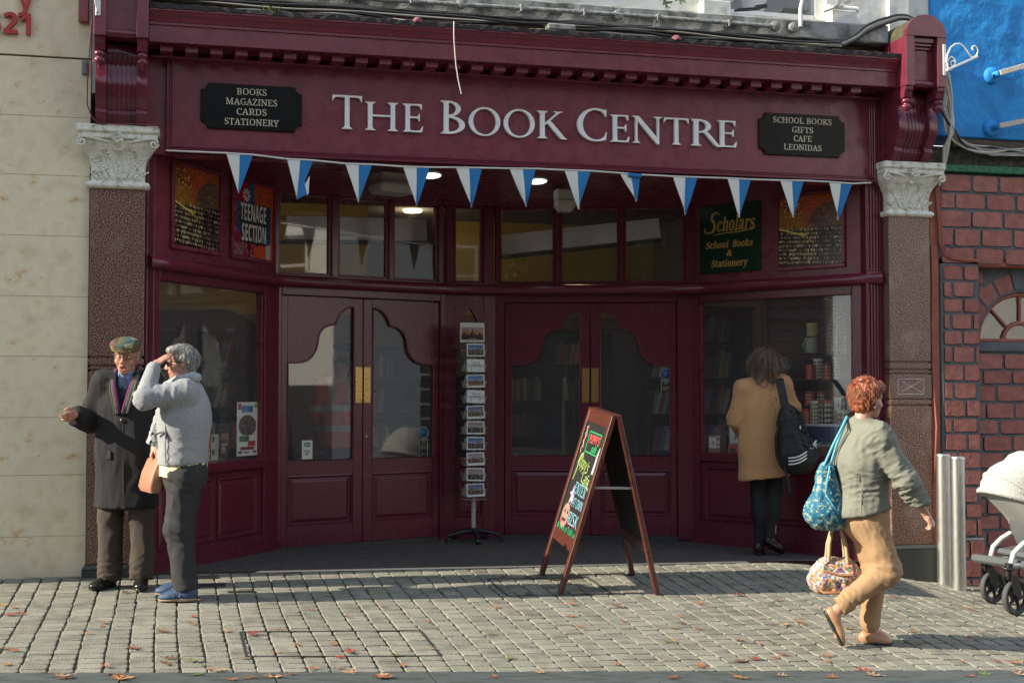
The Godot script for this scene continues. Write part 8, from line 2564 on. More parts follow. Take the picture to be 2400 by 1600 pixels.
	obj(b, t, "shirt", mat("shirt_blue", lc(0.16, 0.27, 0.46), 0.8))
	b = MB.new()
	b.prism(pv([-0.014, 1.415, 0.014, 1.415, 0.018, 1.39, 0.026, 1.25, -0.026, 1.25, -0.018, 1.39]), 0.080, 0.090)
	obj(b, t, "tie", mat("tie", lc(0.03, 0.045, 0.09), 0.5, {"tex": ntexture(noise(0.03, 311, 1), [[0.45, Color(0.5, 0.5, 0.5)], [0.55, Color(2, 2.2, 2.6)]]), "tri": 6.0, "stretch": Vector3(1, 4, 1), "world": false}))
	var scf := [Color(0.05, 0.012, 0.05), Color(0.16, 0.02, 0.09), Color(0.10, 0.11, 0.09), Color(0.045, 0.04, 0.03), Color(0.12, 0.12, 0.10)]
	b = MB.new(scf[0])
	for s in [-1.0, 1.0]:
		for k in 4:
			b.tint(scf[(k + (0 if s < 0 else 1)) % 5])
			var o := k * 0.011
			b.tube([V(s * (0.055 + o * 0.3), 1.475, -0.055), V(s * (0.078 + o * 0.4), 1.455, -0.005), V(s * (0.075 + o * 0.5), 1.41, 0.075), V(s * (0.050 + o), 1.33, 0.118), V(s * (0.026 + o), 1.24, 0.140), V(s * (0.008 + o), 1.17, 0.150)], [0.012, 0.015, 0.015, 0.013, 0.011, 0.009], 8)
	obj(b, t, "scarf", cloth("scarf_stripe", Color(1, 1, 1), 0.95))
	# trousers
	n = Net.new()
	n.add([["c", V(0, 0.93, 0), V(0, 0.85, 0), 0.15, 0.16, 0.05, 0.75], ["c", V(0.10, 0.86, 0), j.knl, 0.098, 0.083, 0.03], ["c", j.knl, V(0.115, 0.07, 0.0), 0.083, 0.078, 0.03], ["c", V(-0.10, 0.86, 0), j.knr, 0.098, 0.083, 0.03], ["c", j.knr, V(-0.11, 0.07, 0.0), 0.083, 0.078, 0.03]], 0.010, func(p: Vector3) -> Color: return Color(0.060, 0.045, 0.034), {"cuts": [[V(0, -1, 0), -0.058]], "disp": creases(folds(V(6, 3, 6), 0.008, 43), [[V(0.115, 0.12, 0), V(0, 1, 0), 0.18, 0.015], [V(-0.11, 0.12, 0), V(0, 1, 0), 0.18, 0.015]])})
	net_part(t, "trousers", n, cloth("trouser_brown", Color(1, 1, 1), 0.9, {"tri": 8.0}))
	for s in [[V(0.10, 0.0, -0.08), V(0.155, 0.0, 0.19)], [V(-0.095, 0.0, -0.08), V(-0.19, 0.0, 0.17)]]:
		n = Net.new(); shoe(n, s[0], s[1], 0.10, 0.085, Color(0.012, 0.012, 0.011), Color(0.01, 0.01, 0.01))
		net_part(t, "shoe", n, mat("shoe_black", Color(1, 1, 1), 0.25, {"vc": true}))
	# flat cap in tweed patches
	var pat := [Color(0.10, 0.055, 0.03), Color(0.33, 0.24, 0.12), Color(0.05, 0.12, 0.11), Color(0.06, 0.035, 0.025), Color(0.30, 0.26, 0.16), Color(0.16, 0.05, 0.03), Color(0.08, 0.10, 0.05)]
	n = Net.new()
	var cc := hc + hb * V(0, 0.086, 0.010)
	n.add([["e", cc, Vector3(0.106, 0.054, 0.126), hb, 0.03], ["e", cc + hb * V(0, -0.014, 0.055), Vector3(0.098, 0.036, 0.080), hb, 0.03], ["e", cc + hb * V(0, -0.036, 0.100), Vector3(0.080, 0.009, 0.054), hb * Basis(Vector3.RIGHT, 0.25), 0.012]], 0.006, func(p: Vector3) -> Color:
		var q := hb.inverse() * (p - cc)
		if q.y < -0.022: return Color(0.13, 0.10, 0.04)
		var a := int(floor((q.x + 0.5) / 0.052)); var c := int(floor((q.z * 0.6 + q.y * 1.4 + 0.5) / 0.042))
		return pat[posmod(a * 3 + c * 2 + a * c, 7)], {"disp": folds(V(9, 9, 9), 0.003, 45)})
	net_part(t, "flat_cap", n, cloth("cap_tweed", Color(1, 1, 1), 0.95, {"tri": 9.0}))
	hair_strands(t, hc + hb * V(0, 0.02, -0.012), hb, Vector3(0.077, 0.085, 0.098), 420, 0.045, 0.0014, [Color(0.42, 0.40, 0.37), Color(0.30, 0.29, 0.27), Color(0.5, 0.48, 0.45)], func(d: Vector3) -> bool: return d.y < 0.45 and d.y > -0.5 and d.z < 0.25 and absf(d.x) > 0.55, func(d: Vector3) -> Vector3: return Vector3(0, -1, -0.6), 51, 0.12)
	# spectacles
	b = MB.new()
	for k in [-1.0, 1.0]:
		var ring := []
		for i in 17:
			var a := TAU * i / 16.0
			ring.append(hc + hb * V(k * 0.034 + cos(a) * 0.025, 0.004 + sin(a) * 0.017, 0.107))
		b.tube(ring, 0.0018, 5, false)
		b.tube([hc + hb * V(k * 0.059, 0.008, 0.105), hc + hb * V(k * 0.080, 0.010, 0.06), hc + hb * V(k * 0.084, 0.006, -0.01)], 0.0016, 5)
	b.tube([hc + hb * V(-0.010, 0.008, 0.108), hc + hb * V(0.010, 0.008, 0.108)], 0.0016, 5)
	obj(b, t, "spectacles", mat("spec_frame", lc(0.10, 0.05, 0.025), 0.3))

func woman_in_grey():
	var t := person("woman in grey tweed jacket shading her eyes with one hand", Vector3(0.085, gy(0.085, 0.98) + 0.004, 0.98))
	var sk := Color(0.50, 0.28, 0.20)
	var hc := V(0.020, 1.520, 0.0)
	# faces -x, tipped slightly down and towards the viewer
	var hb := Basis(Vector3.UP, -PI / 2 + 0.22) * Basis(Vector3.RIGHT, 0.06)
	var j := {"neck": V(0.075, 1.41, 0), "chest": V(0.05, 1.22, 0), "hip": V(0.05, 0.86, 0), "shl": V(0.085, 1.335, 0.155), "ell": V(-0.165, 1.295, 0.245), "wrl": V(-0.125, 1.49, 0.17), "shr": V(0.06, 1.335, -0.15), "elr": V(0.02, 1.08, -0.20), "wrr": V(-0.17, 0.985, -0.10), "hpl": V(0.06, 0.84, 0.08), "hpr": V(0.06, 0.84, -0.08), "knl": V(0.03, 0.46, 0.085), "knr": V(0.01, 0.46, -0.08), "anl": V(0.10, 0.085, 0.07), "anr": V(0.03, 0.085, -0.08), "tol": V(-0.06, 0.03, 0.10), "tor": V(-0.12, 0.03, -0.06)}
	var n := Net.new()
	body_under(n, j, sk)
	n.add(head_prims(hc, hb, 0.1, 0.96), 0.0045, face_color(hc, hb, sk, Color(0.42, 0.14, 0.12)))
	# flat hand across the brow
	n.add(hand_prims(V(-0.122, 1.505, 0.165), Basis(V(-0.60, 0.15, -0.65).normalized(), V(0.72, 0.55, -0.42).normalized(), V(-0.2, 0.85, 0.45).normalized()).orthonormalized(), [0.10, 0.12, 0.15, 0.2], 0.1, 0.95), 0.0045, sk)
	n.add(hand_prims(V(-0.175, 0.985, -0.095), Basis(V(0.2, 0.1, 0.95), V(-0.35, -0.93, 0.1), V(-0.9, 0.3, -0.1)).orthonormalized(), [0.8, 0.85, 0.9, 0.9], 0.8, 0.95), 0.005, sk)
	net_part(t, "body", n, mats.skin)
	add_eyes(t, hc, hb, Color(0.05, 0.07, 0.08), 0.96)
	# jacket
	n = Net.new()
	var jc := func(p: Vector3) -> Color: return Color(0.46, 0.47, 0.47)
	n.add([["c", V(0.06, 1.26, 0), V(0.045, 1.16, 0), 0.128, 0.160, 0.06, 1.15], ["c", V(0.045, 1.18, 0), V(0.035, 0.90, 0), 0.168, 0.165, 0.08, 1.2], ["c", V(0.08, 1.345, 0.03), j.shl, 0.064, 0.070, 0.05], ["c", V(0.08, 1.345, -0.03), j.shr, 0.064, 0.068, 0.05], ["c", j.shl, j.ell, 0.074, 0.064, 0.05], ["c", j.ell, j.wrl + V(-0.002, -0.012, 0.004), 0.064, 0.048, 0.03], ["c", j.shr, j.elr, 0.070, 0.062, 0.05], ["c", j.elr, j.wrr + V(0.02, 0.01, 0), 0.062, 0.048, 0.03], ["-c", V(0.05, 1.42, 0.0), V(0.03, 1.52, 0.0), 0.066, 0.09, 0.015]], 0.010, jc, {"cuts": [[V(0.04, -1, 0).normalized(), V(0.04, -1, 0).normalized().dot(V(0.03, 0.868, 0))]], "disp": creases(folds(V(5, 3, 5), 0.006, 61), [[j.ell, V(0.3, 0.9, -0.2).normalized(), 0.16, 0.014], [V(0.0, 1.33, 0.21), V(1, 0, 0), 0.16, 0.012], [V(0.05, 0.95, 0.15), V(0.3, 1, 0).normalized(), 0.18, 0.008]])})
	var tw := ntexture(noise(0.085, 313, 4), [[0.0, Color(0.25, 0.26, 0.27)], [0.3, Color(0.60, 0.62, 0.64)], [0.5, Color(0.80, 0.81, 0.82)], [0.7, Color(1.0, 1.0, 0.98)], [1, Color(1.15, 1.15, 1.12)]])
	net_part(t, "jacket", n, cloth("tweed_grey", Color(1, 1, 1), 0.95, {"tex": tw, "tri": 3.2, "bump": ntex.fine, "bscale": 0.5, "rim": 0.3}))
	# zip, side seam, welt pocket
	var dark := mat("trim_dark", lc(0.03, 0.03, 0.032), 0.6)
	var b := MB.new(); b.tube([V(-0.035, 1.30, 0.165), V(-0.035, 1.18, 0.196), V(-0.035, 1.0, 0.200), V(-0.03, 0.88, 0.196)], 0.0035, 5)
	obj(b, t, "side_seam", mat("seam_grey", lc(0.16, 0.165, 0.17), 0.9))
	b = MB.new(); b.tube([V(-0.115, 1.062, 0.156), V(-0.07, 1.078, 0.182), V(-0.025, 1.080, 0.199)], 0.006, 6); b.bx(V(-0.034, 1.035, 0.196), V(-0.022, 1.075, 0.206), 0.002)
	obj(b, t, "pocket", dark)
	# pale yellow top below the hem
	b = MB.new()
	var rings := []
	for y in [0.80, 0.83, 0.88]:
		var ring := []
		for i in 28:
			var a := -TAU * i / 28.0
			ring.append(V(0.04 + cos(a) * 0.160, y + 0.012 * sin(a * 3.0) + 0.02 * cos(a), sin(a) * 0.185))
		rings.append(ring)
	b.loft(rings, true)
	obj(b, t, "top_hem", mat("pale_yellow", lc(0.66, 0.62, 0.36), 0.9))
	# dotted scarf
	var sd := ntexture(noise(0.09, 315, 1), [[0.0, Color(0.12, 0.14, 0.2)], [0.34, Color(0.2, 0.22, 0.3)], [0.4, Color(1, 1, 1)], [1, Color(1, 1, 1)]])
	n = Net.new()
	n.add([["c", V(0.10, 1.425, 0.04), V(0.02, 1.405, 0.065), 0.032, 0.034, 0.02], ["c", V(0.02, 1.405, 0.065), V(-0.055, 1.375, 0.04), 0.034, 0.032, 0.02], ["c", V(-0.055, 1.375, 0.04), V(-0.05, 1.38, -0.05), 0.032, 0.03, 0.02], ["c", V(0.115, 1.43, 0.03), V(0.115, 1.43, -0.05), 0.03, 0.03, 0.02], ["c", V(-0.115, 1.22, 0.02), V(-0.135, 1.10, 0.05), 0.028, 0.030, 0.02, 0.5], ["c", V(-0.135, 1.10, 0.05), V(-0.165, 1.005, 0.06), 0.030, 0.038, 0.02, 0.4]], 0.008, Color(0.52, 0.54, 0.52), {"cuts": [[V(-0.35, -0.94, 0), V(-0.35, -0.94, 0).dot(V(-0.17, 0.995, 0))]], "disp": folds(V(14, 14, 14), 0.007, 63)})
	net_part(t, "scarf", n, cloth("scarf_dots", Color(1, 1, 1), 0.9, {"tex": sd, "tri": 2.6}))
	# trousers
	n = Net.new()
	n.add([["c", V(0.05, 0.88, 0), V(0.055, 0.80, 0), 0.145, 0.15, 0.05, 1.15], ["c", V(0.06, 0.80, 0.075), j.knl, 0.108, 0.086, 0.04], ["c", j.knl, V(0.085, 0.06, 0.07), 0.086, 0.078, 0.04], ["c", V(0.06, 0.80, -0.075), j.knr, 0.108, 0.086, 0.04], ["c", j.knr, V(0.03, 0.06, -0.08), 0.086, 0.078, 0.04]], 0.010, Color(0.022, 0.022, 0.021), {"cuts": [[V(0.1, -1, 0).normalized(), -0.058]], "disp": creases(folds(V(6, 2.5, 6), 0.008, 65), [[V(0.085, 0.11, 0.07), V(0, 1, 0), 0.13, 0.006], [V(0.05, 0.76, 0.12), V(0.5, 0.8, 0).normalized(), 0.18, 0.012], [j.knl, V(0.3, 1, 0).normalized(), 0.2, 0.010]])})
	net_part(t, "trousers", n, cloth("trouser_black", Color(1, 1, 1), 0.75, {"tri": 8.0}))
	# blue strap shoes
	for s in [[V(0.165, 0.0, 0.085), V(-0.09, 0.0, 0.125)], [V(0.09, 0.02, -0.075), V(-0.15, 0.02, -0.02)]]:
		n = Net.new(); shoe(n, s[0], s[1], 0.092, 0.088, Color(0.022, 0.055, 0.115), Color(0.28, 0.19, 0.12))
		var so := net_part(t, "shoe", n, mat("shoe_blue", Color(1, 1, 1), 0.55, {"vc": true, "bump": ntex.fine, "bscale": 0.15, "tri": 6.0, "world": false}))
		b = MB.new()
		for q in [0.42, 0.58]:
			var c: Vector3 = (s[0] as Vector3).lerp(s[1], q)
			b.tube([c + V(0.0, 0.030, 0.046), c + V(0.01, 0.066, 0.026), c + V(0.01, 0.076, 0.0), c + V(0.0, 0.06, -0.03)], 0.007, 6)
		obj(b, so, "strap", mat("strap_blue", lc(0.05, 0.11, 0.2), 0.5))
	# cropped grey hair
	var ha := Color(0.22, 0.21, 0.19)
	n = Net.new()
	n.add([["e", hc + hb * V(0, 0.040, -0.020), Vector3(0.079, 0.084, 0.092), hb, 0.02], ["e", hc + hb * V(0, -0.01, -0.058), Vector3(0.060, 0.070, 0.045), hb, 0.03], ["e", hc + hb * V(0.03, 0.088, 0.045), Vector3(0.05, 0.03, 0.05), hb, 0.03], ["-e", hc + hb * V(0, -0.015, 0.095), Vector3(0.10, 0.072, 0.075), hb, 0.02]], 0.006, ha, {"disp": folds(V(26, 12, 26), 0.006, 67)})
	net_part(t, "hair", n, mats.hair)
	hair_strands(t, hc + hb * V(0, 0.030, -0.020), hb, Vector3(0.080, 0.092, 0.098), 1500, 0.050, 0.0015, [Color(0.34, 0.33, 0.30), Color(0.20, 0.19, 0.17), Color(0.52, 0.51, 0.47), Color(0.11, 0.10, 0.09)], func(d: Vector3) -> bool: return d.y > -0.75 and (d.z < 0.15 or d.y > 0.5), func(d: Vector3) -> Vector3: return Vector3(d.x * 0.4, -0.5 - 0.6 * maxf(0.0, -d.z), 0.9 if d.y > 0.55 else -0.25), 69, 0.16)
	# dark glasses
	b = MB.new()
	b.bx(V(-0.058, -0.012, 0.088), V(-0.006, 0.014, 0.098), 0.004, Transform3D(hb, hc + hb * V(0, 0.004, 0.0)))
	b.bx(V(0.006, -0.012, 0.088), V(0.058, 0.014, 0.098), 0.004, Transform3D(hb, hc + hb * V(0, 0.004, 0.0)))
	for k in [-1.0, 1.0]: b.tube([hc + hb * V(k * 0.058, 0.012, 0.092), hc + hb * V(k * 0.077, 0.012, 0.03), hc + hb * V(k * 0.080, 0.006, -0.01)], 0.0025, 5)
	obj(b, t, "sunglasses", mat("dark_glasses", lc(0.01, 0.009, 0.009), 0.15))
	# tan handbag hung from her far hand
	var g := thing("handbag", "tan leather handbag with black side held by the woman in grey", "handbag", t.transform * V(-0.20, 0.685, -0.06), deg_to_rad(-14.3) + 0.5)
	b = MB.new()
	b.loft([rrect(0.032, -0.15, 0.15, 0.02, 0.0, 0.0), rrect(0.045, -0.16, 0.16, 0.02, 0.03, 0.0), rrect(0.036, -0.155, 0.155, 0.018, 0.12, 0.01), rrect(0.014, -0.15, 0.15, 0.01, 0.215, 0.03)])
	obj(b, g, "body", mat("tan_leather", lc(0.36, 0.17, 0.10), 0.5, {"bump": ntex.fine, "bscale": 0.1, "tri": 4.0, "world": false}))
	b = MB.new(); b.bx(V(0.030, 0.02, -0.15), V(0.054, 0.20, 0.15), 0.008)
	obj(b, g, "dark_side", mats.trim_dark)
	b = MB.new(); b.tube([V(0.03, 0.21, -0.07), V(0.03, 0.27, -0.05), V(0.03, 0.295, 0.0), V(0.03, 0.27, 0.05), V(0.03, 0.21, 0.07)], 0.009, 8)
	obj(b, g, "handle", mats.tan_leather)

func woman_in_camel():
	var t := person("woman in camel coat with black rucksack looking into the display window", Vector3(4.878, floor_y(4.878, -0.49) + 0.003, -0.49))
	var sk := Color(0.48, 0.27, 0.20)
	var hc := V(0.03, 1.60, 0.0)
	var hb := Basis(Vector3.UP, PI - 0.55) * Basis(Vector3.RIGHT, 0.12)
	var j := {"neck": V(0.02, 1.47, 0), "chest": V(0.02, 1.27, 0), "hip": V(0.03, 0.92, 0), "shl": V(-0.165, 1.39, 0.0), "ell": V(-0.235, 1.13, -0.03), "wrl": V(-0.15, 1.02, -0.26), "shr": V(0.175, 1.425, 0.0), "elr": V(0.265, 1.215, -0.05), "wrr": V(0.16, 1.18, -0.28), "hpl": V(-0.05, 0.9, 0), "hpr": V(0.11, 0.9, 0), "knl": V(-0.04, 0.49, -0.03), "knr": V(0.105, 0.52, -0.02), "anl": V(-0.03, 0.10, 0.0), "anr": V(0.045, 0.15, 0.06), "tol": V(0.0, 0.03, -0.12), "tor": V(0.09, 0.085, 0.06)}
	var n := Net.new()
	body_under(n, j, sk)
	n.add(head_prims(hc, hb, 0.0, 0.95), 0.005, sk)
	n.add(hand_prims(j.wrl, Basis(V(0.9, 0.2, 0), V(0.2, -0.2, -0.95), V(0, 1, 0)).orthonormalized(), [0.4, 0.4, 0.5, 0.5], 0.5, 0.9), 0.006, sk)
	n.add(hand_prims(j.wrr, Basis(V(-0.9, 0.2, 0), V(-0.2, -0.1, -0.95), V(0, 1, 0)).orthonormalized(), [0.4, 0.4, 0.5, 0.5], 0.5, 0.9), 0.006, sk)
	net_part(t, "body", n, mats.skin)
	n = Net.new()
	n.add([["c", V(0.02, 1.32, 0.0), V(0.015, 1.20, 0.0), 0.13, 0.190, 0.08, 0.62], ["c", V(0.015, 1.22, 0), V(0.02, 0.92, 0), 0.20, 0.215, 0.1, 0.66], ["c", V(0.02, 0.92, 0), V(0.025, 0.60, 0), 0.215, 0.240, 0.1, 0.68], ["c", V(-0.02, 1.42, 0), j.shl + V(0, 0.0, 0), 0.08, 0.075, 0.05], ["c", V(0.06, 1.43, 0), j.shr + V(0, 0, 0), 0.08, 0.075, 0.05], ["c", j.shl, j.ell, 0.077, 0.070, 0.05], ["c", j.ell, j.wrl, 0.070, 0.055, 0.03], ["c", j.shr, j.elr, 0.077, 0.072, 0.05], ["c", j.elr, j.wrr, 0.072, 0.055, 0.03], ["c", V(-0.03, 1.465, 0.02), V(0.08, 1.475, 0.02), 0.045, 0.045, 0.03]], 0.011, Color(0.52, 0.28, 0.125), {"cuts": [[V(0.12, -1, 0).normalized(), V(0.12, -1, 0).normalized().dot(V(0.02, 0.645, 0))]], "disp": creases(folds(V(6, 1.5, 6), 0.008, 71), [[j.elr, V(0.5, 0.7, 0).normalized(), 0.18, 0.018], [j.ell, V(-0.2, 1, 0).normalized(), 0.17, 0.015]])})
	net_part(t, "camel_coat", n, cloth("camel_wool", Color(1, 1, 1), 0.95, {"tri": 6.0, "rim": 0.3}))
	# black leggings
	n = Net.new()
	n.add([["c", V(-0.04, 0.80, 0), j.knl, 0.085, 0.062, 0.03], ["c", j.knl, j.anl, 0.062, 0.045, 0.03], ["c", V(0.10, 0.80, 0), j.knr, 0.085, 0.064, 0.03], ["c", j.knr, j.anr, 0.064, 0.045, 0.03], ["e", V(-0.045, 0.36, 0.02), Vector3(0.055, 0.12, 0.06), null, 0.05], ["e", V(0.085, 0.38, 0.03), Vector3(0.055, 0.12, 0.06), null, 0.05]], 0.010, Color(0.008, 0.008, 0.009), {"disp": creases(folds(V(8, 5, 8), 0.004, 73), [[V(-0.03, 0.14, 0), V(0, 1, 0), 0.10, 0.004], [j.knr, V(0, 1, 0), 0.12, 0.005]])})
	net_part(t, "leggings", n, cloth("legging_black", Color(1, 1, 1), 0.8, {"tri": 8.0}))
	for s in [[V(-0.06, 0.0, 0.06), V(0.0, 0.0, -0.17), Vector3.UP], [V(-0.01, 0.115, 0.10), V(0.165, 0.002, 0.02), V(0.45, 0.75, -0.48).normalized()]]:
		n = Net.new(); shoe(n, s[0], s[1], 0.095, 0.10, Color(0.022, 0.008, 0.010), Color(0.012, 0.012, 0.012), s[2])
		var so := net_part(t, "boot", n, mat("boot_oxblood", Color(1, 1, 1), 0.28, {"vc": true}))
	var b := MB.new(); b.tube([j.anr + V(0.05, 0.10, 0.02), j.anr + V(0.045, 0.03, 0.035)], 0.005, 5)
	obj(b, t, "ankle_zip", mats.brass)
	# loose waved hair, fair at the ends
	n = Net.new()
	var hcol := func(p: Vector3) -> Color: return Color(0.075, 0.042, 0.024).lerp(Color(0.22, 0.145, 0.085), clampf((1.60 - p.y) * 5.0, 0.0, 1.0))
	n.add([["e", hc + V(-0.005, 0.045, 0.005), Vector3(0.088, 0.088, 0.092), null, 0.03], ["c", hc + V(-0.02, 0.0, 0.03), hc + V(-0.05, -0.15, 0.055), 0.078, 0.052, 0.05], ["c", hc + V(0.03, 0.0, 0.03), hc + V(0.04, -0.14, 0.055), 0.068, 0.042, 0.05], ["c", hc + V(-0.06, -0.05, 0.02), hc + V(-0.085, -0.16, 0.04), 0.04, 0.022, 0.03], ["-e", hc + hb * V(0, -0.03, 0.10), Vector3(0.07, 0.10, 0.06), hb, 0.02]], 0.007, hcol, {"disp": folds(V(30, 6, 30), 0.010, 75)})
	net_part(t, "hair", n, mats.hair)
	hair_strands(t, hc + V(-0.005, 0.025, 0.005), Basis.IDENTITY, Vector3(0.088, 0.096, 0.092), 1000, 0.24, 0.0018, [Color(0.075, 0.042, 0.024), Color(0.12, 0.075, 0.04), Color(0.20, 0.13, 0.075), Color(0.30, 0.21, 0.13)], func(d: Vector3) -> bool: return d.y > -0.3 and d.z > -0.5, func(d: Vector3) -> Vector3: return Vector3(d.x * 0.5 - 0.25, -1, 0.2), 77, 0.05, 0.7)
	# black rucksack with white stripes, slung from her near shoulder
	var g := thing("rucksack", "black rucksack with three white stripes on the camel coat", "rucksack", t.transform * V(0.245, 0.735, 0.255), deg_to_rad(-14.3))
	n = Net.new()
	n.add([["c", V(0.0, 0.13, 0), V(-0.05, 0.40, -0.02), 0.165, 0.10, 0.08, 0.62], ["c", V(-0.02, 0.07, 0), V(0.05, 0.08, 0), 0.11, 0.12, 0.06, 0.62], ["c", V(-0.05, 0.40, -0.02), V(-0.08, 0.52, -0.03), 0.085, 0.035, 0.05, 0.6]], 0.010, Color(0.009, 0.009, 0.010), {"disp": folds(V(7, 5, 7), 0.010, 79)})
	net_part(g, "bag", n, cloth("nylon_black", Color(1, 1, 1), 0.6, {"tri": 6.0}))
	for k in 3:
		b = MB.new()
		var p := []
		for i in 9:
			var q := i / 8.0
			p.append(V(lerpf(-0.085, 0.155, q), 0.035 + k * 0.026 + 0.15 * q * q - 0.01 * q, 0.112 - 0.075 * pow(maxf(0.0, q - 0.25), 2.0) * 1.8 - 0.02 * pow(1.0 - q, 3.0)))
		b.tube(p, 0.0065, 6)
		obj(b, g, "stripe", mats.white_paint)
	b = MB.new()
	for q in [[V(-0.085, 0.47, 0.0), V(-0.105, 0.60, -0.02), V(-0.115, 0.72, -0.10), V(-0.11, 0.735, -0.20)]]:
		var pr := []
		for i in q.size() - 1:
			var s := V(0.032, 0.008, 0.0)
			var o := V(0, 0.004, 0.007)
			b.quad(q[i] - s + o, q[i] + s + o, q[i + 1] + s + o, q[i + 1] - s + o); b.quad(q[i] + s - o, q[i] - s - o, q[i + 1] - s - o, q[i + 1] + s - o)
	obj(b, g, "shoulder_strap", mat("strap_black", lc(0.008, 0.008, 0.009), 0.6))
	b = MB.new(); b.tube([V(-0.13, 0.40, 0.01), V(-0.175, 0.25, 0.02), V(-0.17, 0.10, 0.03), V(-0.12, 0.02, 0.04), V(-0.10, -0.02, 0.05), V(-0.075, -0.13, 0.05), V(-0.07, -0.20, 0.05)], 0.011, 6)
	obj(b, g, "hanging_strap", mats.strap_black)
	b = MB.new(); b.ellipsoid(V(0.02, 0.335, 0.062), Vector3(0.006, 0.018, 0.004), 8)
	obj(b, g, "emblem", mats.white_paint)

